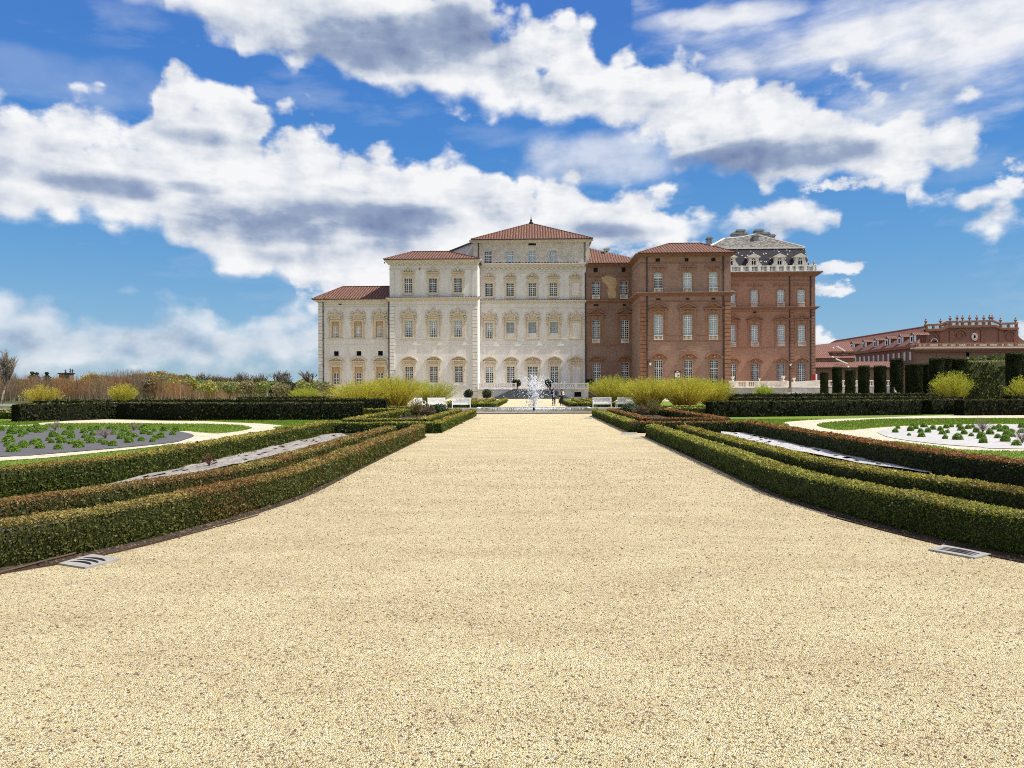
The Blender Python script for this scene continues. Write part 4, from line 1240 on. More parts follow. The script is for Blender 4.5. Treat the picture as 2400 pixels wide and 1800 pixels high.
# ================================================================== MANSARD PALACE
mp = empty('palace', (0, 0, 0), 0, 'tall reddish brick palace with dark mansard roof, white dormers and roof balustrade', 'palace')
P6 = Plane(155.0); x0, x1 = P6.x(1660), P6.x(1911); pw = 1810
zt = P6.z(640, pw); ops = []
tX = [1715.5, 1768.5, 1830.5, 1878.2]; mX = [1715.5, 1769, 1831, 1878.8]; gX = [1717, 1770, 1831, 1878.8]
for px in tX: ops.append((P6.x(px) - .76, P6.x(px) + .76, P6.z(709, pw), P6.z(679.5, pw)))
for px in mX: ops.append((P6.x(px) - .76, P6.x(px) + .76, P6.z(801, pw), P6.z(762, pw)))
for px in gX: ops.append((P6.x(px) - .78, P6.x(px) + .78, P6.z(895, pw), P6.z(853, pw)))
mb = MB(); wall(mb, x0, x1, 0, zt, P6.Y, ops); shell(mb, x0, x1, P6.Y, P6.Y + 22, 0, zt); mb.build('wall', [M['brick_red'], M['room']], mp)
for k, px in enumerate(tX): o = ops[k]; window(mp, P6.x(px), 1.52, o[2], o[3], P6.Y, 'blind', 6, .62); sur_b_top(mp, P6.x(px), 1.52, o[2] - .8, o[3], P6.Y, False).data.materials[0] = M['terra']; balcony(mp, P6.x(px), 1.52, P6.z(719, pw), P6.z(709.3, pw), P6.Y)
for k, px in enumerate(mX): o = ops[4 + k]; window(mp, P6.x(px), 1.52, o[2], o[3], P6.Y, 'full', 8, .74); sur_b_ped(mp, P6.x(px), 1.52, o[2], o[3], P6.Y, False).data.materials[0] = M['terra']; balcony(mp, P6.x(px), 1.52, P6.z(811.5, pw), P6.z(801.3, pw), P6.Y)
for k, px in enumerate(gX): o = ops[8 + k]; window(mp, P6.x(px), 1.56, o[2], o[3], P6.Y, None, 9, .66); sur_b_arch(mp, P6.x(px), 1.56, o[2], o[3], P6.Y, False).data.materials[0] = M['terra']
mb = MB(); cornice(mb, x0, x1, P6.z(648, pw), P6.z(639, pw), P6.Y, 1.15, 5, yb=20); mb.box(x0, x1 + .05, P6.Y - .08, P6.Y + 20, P6.z(658, pw), P6.z(656.3, pw)); mb.build('cornice', M['terra'], mp)
mb = MB(); mb.box(x0 - 1.2, x1 + 1.2, P6.Y - 1.2, P6.Y + 20, P6.z(639, pw) + .003, P6.z(638, pw)); mb.build('coping', M['grey_stone'], mp)
mb = MB(); cornice(mb, x0, x1, P6.z(725.5, pw), P6.z(719.5, pw), P6.Y, .75, 4, yb=20); mb.build('cornice', M['terra'], mp)
strings(P6, x0, x1, [(814.5, .16), (730, .08)], pw, mp, 'terra')
for a, b in ((1852, 1861.5), (1901.5, 1910.8)):
    mb = MB(); quoins(mb, P6.x(a), P6.x(b), 0, P6.z(726, pw), P6.Y, .6); mb.box(P6.x(a), P6.x(b), P6.Y - .06, P6.Y + .1, P6.z(719, pw), P6.z(660, pw)); mb.build('quoin', M['terra'], mp)
pipe(P6, 1850.7, 648, 935, pw, mp, r=.1); pipe(P6, 1900, 648, 935, pw, mp, r=.13)
dark_hole(mp, P6.x(1765), P6.x(1772.5), P6.z(733, pw), P6.z(728.5, pw), P6.Y, 'vent', .05, 'terra_dark')
lantern(P6, 1851, 855, 'wall lantern on the reddish mansard palace beside its downpipe')
# roof balustrade
zb0, zb1 = P6.z(637.5, pw), P6.z(623.5, pw)
mb = MB(); xs = [1690, 1711, 1737, 1757, 1778, 1799, 1820.5, 1838, 1852, 1866, 1886, 1906]
Yb = P6.Y - .5
for k in range(len(xs) - 1): balusters(mb, P6.x(xs[k]) + .22, P6.x(xs[k + 1]) - .22, zb0, zb1, Yb, .27, .1, .16, .14)
for px in xs: mb.box(P6.x(px) - .24, P6.x(px) + .24, Yb - .2, Yb + .2, zb0, zb1 + .04)
xe = P6.x(1908.5); mb.box(xe - .05, xe + .3, Yb - .2, Yb + 18, zb0, zb1)
mb.build('roof_balustrade', M['white_stone'], mp)
mb = MB(); mb.lathe((P6.x(1906), Yb, zb1 + .05), [(.2, 0), (.12, .15), (.3, .45), (.25, .62), (.08, .72), (.13, .85), (.02, .98)], 8); mb.build('urn', M['grey_stone'], mp)
# mansard
xl, xr_ = P6.x(1672), P6.x(1903); yt = P6.Y + 2.6
zl0 = zb0; tl = V(1690, 583.5, yt); tr_ = V(1885.5, 581, yt); zl1 = (tl[1] + tr_[1]) / 2
yb = P6.Y + 21
mb = MB()
A = [(xl, P6.Y + .3, zl0), (xr_, P6.Y + .3, zl0), (xr_, yb, zl0), (xl, yb, zl0)]; B = [(tl[0], yt, zl1), (tr_[0], yt, zl1), (tr_[0], yb - 2.4, zl1), (tl[0], yb - 2.4, zl1)]
for k in range(4): mb.quad(A[k], A[(k + 1) % 4], B[(k + 1) % 4], B[k])
rf = mb.build('roof', M['slate'], mp)
mb = MB(); mb.box(tl[0] - .15, tr_[0] + .15, yt - .2, yb - 2.3, zl1 - .08, zl1 + .22); mb.build('roof_edge', M['stone'], mp)
yr = P6.Y + 10
mb = MB(); pk = [V(1657, 576, yt), V(1697, 559.5, yr), V(1735, 556.5, yr), V(1771, 549.5, yr), V(1885.5, 580, yt)]
zU = zl1 + .23
a = (pk[0][0], yt, zU); e = (pk[4][0], yt, zU); b = (pk[1][0], yr, pk[1][1]); c = (pk[2][0], yr, pk[2][1]); d = (pk[3][0], yr, pk[3][1])
mm = ((b[0] + .6), yt, zU); m3 = (V(1775, 580, yt)[0], yt, zU)
mb.poly([a, (pk[2][0], yt, zU), c, b]); mb.poly([(pk[2][0], yt, zU), e, d, c])
mb.poly([e, (e[0], yb - 2.4, zU), d]); mb.poly([(a[0], yb - 2.4, zU), a, b]); mb.poly([(e[0], yb - 2.4, zU), (a[0], yb - 2.4, zU), b, c, d])
mb.build('upper_roof', M['slabs'], mp)
mb = MB()
ridge_tube(mb, [a, b, c, d, e], .2)
mb.build('ridge_tiles', M['stone'], mp)


def stack(cols, yy, name='chimney'):
    m_ = MB()
    for a, b, top, bot in cols:
        xa, zt_ = V(a, top, yy); xb, zb_ = V(b, bot, yy); w_ = .8
        m_.box(xa, xb, yy - w_, yy + w_, zb_, zt_ - .42); m_.box(xa - .22, xb + .22, yy - w_ - .22, yy + w_ + .22, zt_ - .42, zt_ - .24); m_.box(xa - .05, xb + .05, yy - w_ - .05, yy + w_ + .05, zt_ - .24, zt_)
    m_.build(name, M['grey_stone'], rf)
stack([(1715, 1727, 546.5, 562), (1726.5, 1743, 539, 562), (1742.5, 1749, 546, 562)], yr + 3)
stack([(1769, 1786, 539, 565), (1785.5, 1801, 545.5, 566), (1800.5, 1813.5, 550.5, 568)], yr + 3.2)
stack([(1766, 1776, 551, 571)], yr - 3)
stack([(1657.5, 1667, 556.5, 578)], yr + 2)


def dormer(px):
    xc = P6.x(px); yd = P6.Y + .15
    z0 = P6.z(622, pw); z1 = P6.z(602.5, pw); zt_ = P6.z(593.3, pw)
    m_ = MB(); w_ = .48
    zo0, zo1 = P6.z(620.5, pw), P6.z(609, pw)
    m_.box(xc - .92, xc - w_, yd, yd + 1.6, z0, z1); m_.box(xc + w_, xc + .92, yd, yd + 1.6, z0, z1); m_.box(xc - w_, xc + w_, yd, yd + 1.6, zo1 + .4, z1); m_.box(xc - w_, xc + w_, yd, yd + 1.6, z0, zo0)
    m_.box(xc - w_, xc + w_, yd + .4, yd + 1.6, zo0, zo1 + .4, 1)
    m_.arc(xc, zo1, w_, w_ + .14, yd - .06, yd + .1, 0, pi, 8)
    m_.box(xc - 1.25, xc + 1.25, yd - .22, yd + 2.2, z1, z1 + .16)
    m_.prism([(xc - 1.3, z1 + .16), (xc + 1.3, z1 + .16), (xc, zt_)], yd - .2, yd + 2.6)
    for s_ in (-1, 1):
        m_.prism([(xc + s_ * .92, z0), (xc + s_ * 1.5, z0), (xc + s_ * 1.48, z0 + .35), (xc + s_ * 1.2, z0 + .5), (xc + s_ * 1.02, z0 + .9), (xc + s_ * .92, z0 + 1.0)][::-s_], yd - .02, yd + .4)
    o = m_.build('dormer', [M['stone'], M['room']], mp)
    f = MB()
    for x in (xc - w_ + .04, xc, xc + w_ - .04): f.box(x - .05, x + .05, yd + .15, yd + .22, zo0, zo1 + .3)
    f.box(xc - w_, xc + w_, yd + .148, yd + .218, zo1 - .1, zo1 + .06); f.box(xc - w_, xc + w_, yd + .146, yd + .216, zo0, zo0 + .08)
    f.arc(xc, zo1 + .05, w_ - .12, w_, yd + .14, yd + .22, 0, pi, 7)
    f.build('window', M['frame'], o)
for px in (1714, 1768.3, 1829, 1877.3): dormer(px)
# ================================================================== ground sheets
def sheet(name, pts, z, mat, kind='structure', label=None):
    mb = MB(); mb.poly([(p[0], p[1], z) for p in pts])
    o = mb.build(name, mat)
    if o.data.polygons[0].normal.z < 0: o.data.flip_normals()
    o['kind'] = kind
    return o


def smooth(pts, n=8, closed=False):
    P = [np.array(p, float) for p in pts]; out = []
    N = len(P)
    for i in range(N if closed else N - 1):
        p1, p2 = P[i], P[(i + 1) % N]
        p0 = P[i - 1] if (i > 0 or closed) else p1; p3 = P[(i + 2) % N] if (i + 2 < N or closed) else p2
        for k in range(n):
            t = k / n
            out.append(.5 * (2 * p1 + (p2 - p0) * t + (2 * p0 - 5 * p1 + 4 * p2 - p3) * t * t + (3 * p1 - p0 - 3 * p2 + p3) * t ** 3))
    if not closed: out.append(P[-1])
    return [tuple(p) for p in out]


sheet('ground', [(-4000, -300), (4000, -300), (4000, 7000), (-4000, 7000)], -.03, M['earth'])
def offset(pts, d):
    P = np.array(pts, float); T_ = unit(np.gradient(P, axis=0)); N_ = np.c_[T_[:, 1], -T_[:, 0]]
    return P + N_ * d


ARC = [(3.93, 27.4), (3.88, 21), (3.80, 14), (3.82, 12.3), (3.95, 11), (4.2, 9.7), (4.62, 8.2), (5.1, 7.3), (6.0, 6.35), (7.6, 5.55), (10, 5.0)]
ARCS = smooth(ARC, 6)
# gravel walk: near court, avenue, fountain court, palace forecourt
half = [(13, -6), (13, 4.75), (10.2, 4.85)] + [(x + .12, y) for x, y in reversed(ARCS)] + [(4.5, 29.4), (3.75, 29.5), (3.75, 48.6), (16, 48.7), (16, 66.5), (9.6, 66.5), (9.6, 68), (3.75, 68.1), (3.75, 100.2), (12, 101), (60, 108), (60, 150)]
sheet('gravel_path', half + [(-x, y) for x, y in reversed(half)], 0.0, M['gravel'])


def mirror(pts, s): return [(s * x, y) for x, y in pts]
for s in (-1, 1):
    o = sheet('soil_bed', mirror([tuple(q) for q in offset(ARCS, np.interp(np.array(ARCS)[:, 1], [8, 16], [.20, .06])[:, None])] + [(11, 9.6), (9.2, 11.3), (8.5, 13.5), (8.3, 29.6), (4.6, 29.6)], s), .006, M['soil'])
    sheet('soil_bed', mirror([(3.72, 29.7), (8.3, 29.7), (8.6, 50.3), (3.72, 48.4)], s), .005, M['soil'])
    sheet('lawn', mirror([(8.3, 9.0), (8.3, 50.3), (16, 47.5), (16, 50), (70, 50), (70, 7)], s), .002, M['lawn'])
    sheet('lawn', mirror([(9.6, 66.6), (40, 66.6), (40, 100), (3.9, 100), (3.9, 68.2), (9.6, 68.2)], s), .002, M['lawn'])

# left parterre
def tr(pts, ox, oy, sc=.226): return [G(ox + a * sc, oy + b * sc) for a, b in pts]
far = [(-42, 33), (-32, 36)]
ring = [(-60, 30), (-40, 37)] + [G(*p) for p in ((0, 997.6), (100, 991), (210, 983.3), (300, 984.5), (400, 987), (480, 987.5), (535, 990), (600, 992.5), (650, 996.5), (664, 999.5), (640, 1003.5))] + [(-9.2, 30.5), (-8.5, 27.5), (-8.4, 26)] + [G(*p) for p in ((620, 1020), (540, 1030), (452, 1043), (405, 1042))] + [(-16, 25), (-30, 27)]
sheet('gravel_ring_path', smooth(ring, 4, True), .006, M['pale_gravel'])
oval = [(-60, 32), (-42, 34)] + [G(*p) for p in ((0, 1000), (120, 994.5), (249, 993), (400, 994), (500, 995), (558, 997), (587, 1002), (588, 1005), (560, 1011), (513, 1016), (460, 1013.5), (400, 1011.3))] + [(-20, 28), (-40, 29)]
sheet('lawn', smooth(oval, 4, True), .010, M['lawn'])
cloth_l = [(-36, 26), (-30, 31)] + [G(*p) for p in ((0, 1005.5), (180, 1006.5), (384, 1010.3), (430, 1014), (455, 1022), (430, 1032), (407, 1038), (330, 1046), (203, 1057.5), (100, 1066), (0, 1072))] + [(-19, 18.3), (-30, 20)]
sheet('weed_cloth', smooth(cloth_l, 4, True), .022, M['cloth_dark'])
edge_o = [(-40, 17)] + [G(*p) for p in ((0, 1081.5), (100, 1075), (203, 1065), (330, 1051.5), (420, 1040.5), (452, 1035))]
edge_i = [G(*p) for p in ((440, 1034), (407, 1039), (330, 1047), (203, 1058.5), (100, 1067), (0, 1073))] + [(-40, 18.6)]
sheet('stone_edging', edge_o + edge_i, .016, M['pale_gravel'])
# right parterre
ring = [(60, 36), (42, 44)] + [G(*p) for p in ((2400, 970.5), (2280, 972.5), (2160, 975), (2060, 979), (1979, 981.5), (1900, 985), (1850, 988.5), (1838, 992), (1850, 998))] + [(9.3, 28.5), (8.6, 25.5), (8.5, 24)] + [G(*p) for p in ((2010, 1030), (2060, 1034), (2111, 1036), (2200, 1046), (2400, 1058))] + [(26, 20), (44, 26)]
sheet('gravel_ring_path', smooth(ring, 4, True), .006, M['pale_gravel'])
oval = [(60, 35), (44, 38)] + [G(*p) for p in ((2400, 980), (2200, 980.5), (2100, 982), (2016, 985.5), (1940, 990.5), (1915, 996), (1930, 1003), (1978, 1009), (2040, 1004), (2111, 999), (2200, 996.5), (2301, 995), (2400, 994.5))] + [(34, 33), (46, 33)]
sheet('lawn', smooth(oval, 4, True), .010, M['lawn'])
cloth_r = [(40, 30), (36, 33)] + [G(*p) for p in ((2400, 995.5), (2238, 996.5), (2127, 1001.5), (2075, 1007), (2057, 1014), (2075, 1023), (2111, 1031), (2206, 1042.5), (2300, 1049), (2400, 1053.5))] + [(22, 19.6), (34, 22)]
sheet('weed_cloth', smooth(cloth_r, 4, True), .022, M['cloth_white'])


def strip(name, top, bot, mat, n=40):
    """a long wrinkled cloth laid on the soil, slit here and there"""
    T_ = np.array([G(*p) for p in top]); B_ = np.array([G(*p) for p in bot])
    def res(P, n):
        d = np.r_[0, np.cumsum(np.linalg.norm(np.diff(P, axis=0), axis=1))]; t = np.linspace(0, d[-1], n)
        return np.c_[np.interp(t, d, P[:, 0]), np.interp(t, d, P[:, 1])]
    a, b = res(T_, n), res(B_, n); m_ = 12
    mb = MB(); P = []
    for i in range(n):
        for j in range(m_):
            u = j / (m_ - 1); x, y = a[i] * (1 - u) + b[i] * u
            P.append((x, y, 0))
    P = np.array(P); z = .03 + .07 * fbm(P * [3.2, 1.6, 0] + [3, 1, 0], 5, 3) - .02
    k = rng.random((n, m_)) < 0
    idx = lambda i, j: i * m_ + j
    mb.v = [(p[0], p[1], float(zz)) for p, zz in zip(P, z)]
    for i in range(n - 1):
        for j in range(m_ - 1):
            if 1 < j < m_ - 2 and rng.random() < .09: continue
            mb.f.append((idx(i, j), idx(i + 1, j), idx(i + 1, j + 1), idx(i, j + 1))); mb.mi.append(0)
    o = mb.build(name, mat, smooth=True); o['kind'] = 'structure'
    return o
strip('cloth_strip', [(253, 1139), (316, 1124), (400, 1105), (490, 1084), (626, 1048), (752, 1021), (800, 1018.5)], [(258, 1146), (330, 1139), (420, 1119), (560, 1090), (660, 1066), (770, 1036), (815, 1023)], M['cloth_grey'], 60)
strip('cloth_strip', [(1690, 1014.5), (1740, 1015.5), (1795, 1021), (1921, 1049), (2040, 1071), (2120, 1088), (2198, 1108)], [(1690, 1019), (1725, 1026), (1800, 1045), (1920, 1070), (2040, 1092), (2110, 1104), (2180, 1114)], M['cloth_pale'], 60)
for s in (-1, 1):
    o = sheet('weed_cloth', mirror([(5.4, 34.5), (7.4, 35.0), (7.2, 41), (5.6, 43)], s), .03, M['cloth_white'])

# ================================================================== clipped hedges
def resample(pts, step):
    P = np.array(pts, float)
    d = np.r_[0, np.cumsum(np.linalg.norm(np.diff(P, axis=0), axis=1))]
    n = max(2, int(d[-1] / step) + 1); t = np.linspace(0, d[-1], n)
    return np.c_[np.interp(t, d, P[:, 0]), np.interp(t, d, P[:, 1])]


PAL = {  # tops mix new growth with sunlit brightness put into the colour
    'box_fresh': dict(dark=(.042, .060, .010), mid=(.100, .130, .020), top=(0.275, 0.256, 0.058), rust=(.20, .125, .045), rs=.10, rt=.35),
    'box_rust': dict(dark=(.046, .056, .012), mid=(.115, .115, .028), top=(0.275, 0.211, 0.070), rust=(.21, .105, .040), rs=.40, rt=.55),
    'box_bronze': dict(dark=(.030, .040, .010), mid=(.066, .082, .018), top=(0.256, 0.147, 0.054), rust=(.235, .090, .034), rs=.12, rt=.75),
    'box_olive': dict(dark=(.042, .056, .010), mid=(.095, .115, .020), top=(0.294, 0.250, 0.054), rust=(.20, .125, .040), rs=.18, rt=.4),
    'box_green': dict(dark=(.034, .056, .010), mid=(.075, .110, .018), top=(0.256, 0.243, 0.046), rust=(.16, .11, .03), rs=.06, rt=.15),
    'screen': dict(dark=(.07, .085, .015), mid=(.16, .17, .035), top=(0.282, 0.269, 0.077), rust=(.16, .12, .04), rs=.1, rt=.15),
    'yew': dict(dark=(.014, .018, .008), mid=(.034, .038, .014), top=(.065, .068, .020), rust=(.065, .045, .022), rs=.3, rt=.35),  # the lit fringe along yew tops is put into the top colour
}


def hedge(pts, w_, h, pal, label, name='box_hedge', cat='hedge', group=None, k=1.0, lmin=.021, mat='leaf', round_=.06, closed=False, dens=2.3, lf=.0025):
    C = resample(pts, .25); C_ = PAL[pal]
    if closed: C = np.vstack((C, C[:2]))
    Tn = unit(np.gradient(C, axis=0)); Nn = np.c_[Tn[:, 1], -Tn[:, 0]]
    mb = MB(); hw = w_ / 2
    zt = h - .03
    n = len(C)
    ring = []
    for i in range(n):
        b = len(mb.v); q = hw - .035
        for sx, z in ((-q, 0.0), (-q, zt - .04), (-q + .05, zt), (q - .05, zt), (q, zt - .04), (q, 0.0)):
            mb.v.append((C[i, 0] + Nn[i, 0] * sx, C[i, 1] + Nn[i, 1] * sx, z))
        ring.append(b)
    for i in range(n - 1):
        for j in range(5):
            mb.f.append((ring[i] + j, ring[i + 1] + j, ring[i + 1] + j + 1, ring[i] + j + 1)); mb.mi.append(0)
    if not closed:
        for b, rev in ((ring[0], 0), (ring[-1], 1)):
            f = [b + j for j in range(6)]; mb.f.append(tuple(f if rev else f[::-1])); mb.mi.append(0)
    # leaves: density follows the size a leaf needs to read at this distance
    seg = np.linalg.norm(np.diff(C, axis=0), axis=1); mid = (C[1:] + C[:-1]) / 2
    D = np.hypot(mid[:, 0] - CAM.x, mid[:, 1] - CAM.y)
    ls = np.maximum(lmin, lf * D) * k
    per = 2 * h + w_
    vis = ((mid[:, 1] > 2) & (np.abs(mid[:, 0]) < mid[:, 1] * .78 + 3)).astype(float)
    cnt = rng.poisson(np.maximum(.02, seg * per * dens / ls ** 2 * (vis * .97 + .03)))
    I = np.repeat(np.arange(len(seg)), cnt); m_ = len(I)
    u = rng.random(m_)
    P2_ = C[I] * (1 - u)[:, None] + C[I + 1] * u[:, None]; nrm = unit(Nn[I] * (1 - u)[:, None] + Nn[I + 1] * u[:, None])
    s_ = rng.random(m_) * per
    left = s_ < h; top = (s_ >= h) & (s_ < h + w_)
    lat = np.where(left, -hw, np.where(top, s_ - h - hw, hw)); zz = np.where(left, s_, np.where(top, h, 2 * h + w_ - s_))
    S = ls[I] * np.exp(rng.normal(0, .25, m_))
    nz3 = np.zeros((m_, 3)); nz3[:, :2] = nrm * np.where(left, -1, np.where(top, 0, 1))[:, None]; nz3[:, 2] = np.where(top, 1, .15)
    P3_ = np.c_[P2_, np.zeros(m_)]
    bul = (fbm(np.c_[P2_ * 1.7, zz * 2.2], 3) - .5) * round_ * 1.6 + rng.normal(0, .012 + S * .10, m_)
    # soften the arrises
    edge = np.minimum(np.abs(np.abs(lat) - hw), 1)
    rnd = np.where(top, -np.maximum(0, .10 - edge) * round_ * 5, -np.maximum(0, zz - h + .10) * round_ * 5) - np.where(~top, np.maximum(0, .06 - zz) * .5, 0)
    P3_[:, :2] = P2_ + nrm * (lat + np.where(top, 0, np.sign(lat) * (bul + rnd)))[:, None]
    P3_[:, 2] = np.maximum(.01, zz + np.where(top, bul * .7 + rnd, 0))
    if not closed:
        for e, (cx, tx, nx_) in enumerate(((C[0], -Tn[0], Nn[0]), (C[-1], Tn[-1], Nn[-1]))):
            l0 = ls[0 if e == 0 else -1]; ne = int(w_ * h * dens / l0 ** 2)
            a = rng.uniform(-hw, hw, ne); b = rng.uniform(0, h, ne)
            p = np.c_[cx[None, :] + nx_[None, :] * a[:, None] + tx[None, :] * (.01 + rng.normal(0, .012, ne))[:, None], b]
            P3_ = np.vstack((P3_, p)); nz3 = np.vstack((nz3, np.tile([tx[0], tx[1], .1], (ne, 1)))); S = np.r_[S, np.full(ne, l0)]; zz = np.r_[zz, b]; top = np.r_[top, np.zeros(ne, bool)]
    m_ = len(P3_)
    r1 = fbm(P3_ * [.9, .9, .6], 21, 3); r2 = fbm(P3_ * 7, 31, 2); r3 = rng.random(m_)
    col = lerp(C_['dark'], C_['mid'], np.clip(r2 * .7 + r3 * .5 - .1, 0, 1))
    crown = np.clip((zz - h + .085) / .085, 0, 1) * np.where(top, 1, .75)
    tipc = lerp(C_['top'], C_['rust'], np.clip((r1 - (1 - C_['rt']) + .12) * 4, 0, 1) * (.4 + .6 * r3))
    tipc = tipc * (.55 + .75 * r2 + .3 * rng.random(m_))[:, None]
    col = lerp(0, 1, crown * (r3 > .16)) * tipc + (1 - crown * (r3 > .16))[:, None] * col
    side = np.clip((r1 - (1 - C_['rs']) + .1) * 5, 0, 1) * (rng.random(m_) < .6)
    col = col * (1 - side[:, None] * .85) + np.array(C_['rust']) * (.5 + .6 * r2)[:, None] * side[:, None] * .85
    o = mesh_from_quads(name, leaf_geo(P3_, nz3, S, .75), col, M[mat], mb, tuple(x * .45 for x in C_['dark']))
    tag(o, label, cat, group)
    return o


H_, W_ = .42, .42
c1 = offset(ARCS, -.22); _y = np.array(ARCS)[:, 1]
_o = np.interp(_y, [5, 7, 9.5, 11.6, 14, 20], [2.25, 2.15, 1.9, 1.6, 1.32, 1.16])
inner = smooth([(8.05, 29.6), (8.0, 24), (7.9, 17), (8.05, 14), (8.5, 12.4), (9.6, 10.8), (11.6, 9.6), (15, 8.6)], 6)
side_w = {-1: 'left', 1: 'right'}
pal1 = {-1: 'box_rust', 1: 'box_fresh'}; pal2 = {-1: 'box_rust', 1: 'box_olive'}; pal3 = {-1: 'box_olive', 1: 'box_bronze'}
for s in (-1, 1):
    w_n = side_w[s]; g_ = 'low box hedges edging the parterre'
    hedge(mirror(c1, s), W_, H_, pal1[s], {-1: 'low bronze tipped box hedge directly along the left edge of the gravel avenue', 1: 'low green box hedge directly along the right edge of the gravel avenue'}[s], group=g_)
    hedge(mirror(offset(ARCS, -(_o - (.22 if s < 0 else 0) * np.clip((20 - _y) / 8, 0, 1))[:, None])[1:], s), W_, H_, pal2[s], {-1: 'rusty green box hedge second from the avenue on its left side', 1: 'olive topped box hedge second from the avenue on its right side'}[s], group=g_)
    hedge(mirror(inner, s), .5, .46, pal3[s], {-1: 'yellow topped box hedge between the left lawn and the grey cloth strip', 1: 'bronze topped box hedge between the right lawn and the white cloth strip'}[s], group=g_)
    hedge(mirror([(8.2, 29.9), (3.64, 29.9)], s), .44, .42, 'box_green' if s < 0 else 'box_bronze', f'short box hedge crossing the far end of the {w_n} cloth strip bed', group=g_)
    hedge(mirror([(3.86, 30.14), (3.86, 48.3)], s), .44, .42, 'box_olive' if s < 0 else 'box_fresh', f'box hedge flanking the far half of the avenue on the {w_n}, just before the basin', group=g_)
    hedge(mirror([(4.9, 33.6), (8.3, 33.6), (8.3, 50.0), (4.9, 50.0), (4.9, 33.6)], s), .42, .42, 'box_olive' if s < 0 else 'box_bronze', f'box hedge ring around the small planted bed on the {w_n} in front of the benches', group=g_)
    hedge(mirror([(8.9, 51.4), (16.5, 51.4)], s), .45, .42, 'box_green', f'short green box hedge behind the {w_n} yew hedge end, nearer row', group=g_)
    hedge(mirror([(8.9, 57.4), (16.5, 57.4)], s), .45, .42, 'box_green', f'short green box hedge in front of the {w_n} yellow willows, farther row', group=g_)
    hedge(mirror([(10.2, 68.2), (3.65, 68.2), (3.65, 100)], s), .5, .46, 'box_green', f'L shaped box hedge beyond the basin on the {w_n} of the walk', group=g_)
    hedge(mirror([(9.5, 73), (5.0, 73), (5.0, 98), (9.5, 98)], s), .45, .44, 'box_olive', f'inner box hedge beyond the basin on the {w_n}, inside the L shaped one', group=g_)
    hedge(mirror([(9.5, 80), (6.4, 80), (6.4, 95), (9.5, 95)], s), .45, .44, 'box_olive', f'innermost box hedge beyond the basin on the {w_n}, near the palace steps', group=g_)


def px_line(pts): return [G(*p) for p in pts]
yw = dict(name='yew_hedge', mat='yew', round_=.10, dens=1.7, lf=.0026, lmin=.05)
gy = 'tall dark yew hedges around the lawns'


def back(pts, d):
    P = np.array(px_line(pts)); P[:, 1] += d
    return P
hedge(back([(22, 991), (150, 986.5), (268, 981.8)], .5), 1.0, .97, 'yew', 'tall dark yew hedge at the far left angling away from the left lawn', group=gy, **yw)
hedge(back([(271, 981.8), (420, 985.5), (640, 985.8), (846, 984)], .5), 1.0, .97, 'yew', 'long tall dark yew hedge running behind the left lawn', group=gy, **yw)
hedge(np.array([(-35.2, 53.5), (-29.3, 53.5)]), 1.0, 1.02, 'yew', 'farther yew hedge in front of the leftmost yellow willow', group=gy, **yw)
hedge(np.array([(-28.5, 53.5), (-10.5, 54.5)]), 1.0, 1.05, 'yew', 'farther yew hedge behind the long left one, below the green saplings', group=gy, **yw)
hedge(np.array([(-25.5, 66), (-14, 66)]), 1.0, 1.10, 'yew', 'third yew hedge back on the left, by the palace corner', group=gy, **yw)
hedge(back([(1667, 978.5), (1800, 977), (2000, 974.5), (2158, 972.5)], .5), 1.0, .93, 'yew', 'long tall dark yew hedge running behind the right lawn', group=gy, **yw)
hedge(back([(2182, 972), (2251, 971.5)], .5), 1.0, .93, 'yew', 'short yew hedge block in the middle behind the right lawn', group=gy, **yw)
hedge(back([(2254, 974), (2330, 973.5), (2430, 973)], .3), 1.0, .96, 'yew', 'blackish yew hedge at the far right behind the right lawn', group=gy, **yw)
hedge(np.array([(14, 55), (30, 55)]), 1.0, 1.06, 'yew', 'second yew hedge back on the right, below the white palace terrace', group=gy, **yw)
hedge(np.array([(33, 54.5), (46, 54.5)]), 1.0, 1.12, 'yew', 'second yew hedge back at the far right, behind the round willow', group=gy, **yw)
hedge(np.array([(15, 68), (36, 68)]), 1.0, 1.2, 'yew', 'third yew hedge back on the right, in front of the terrace base', group=gy, **yw)

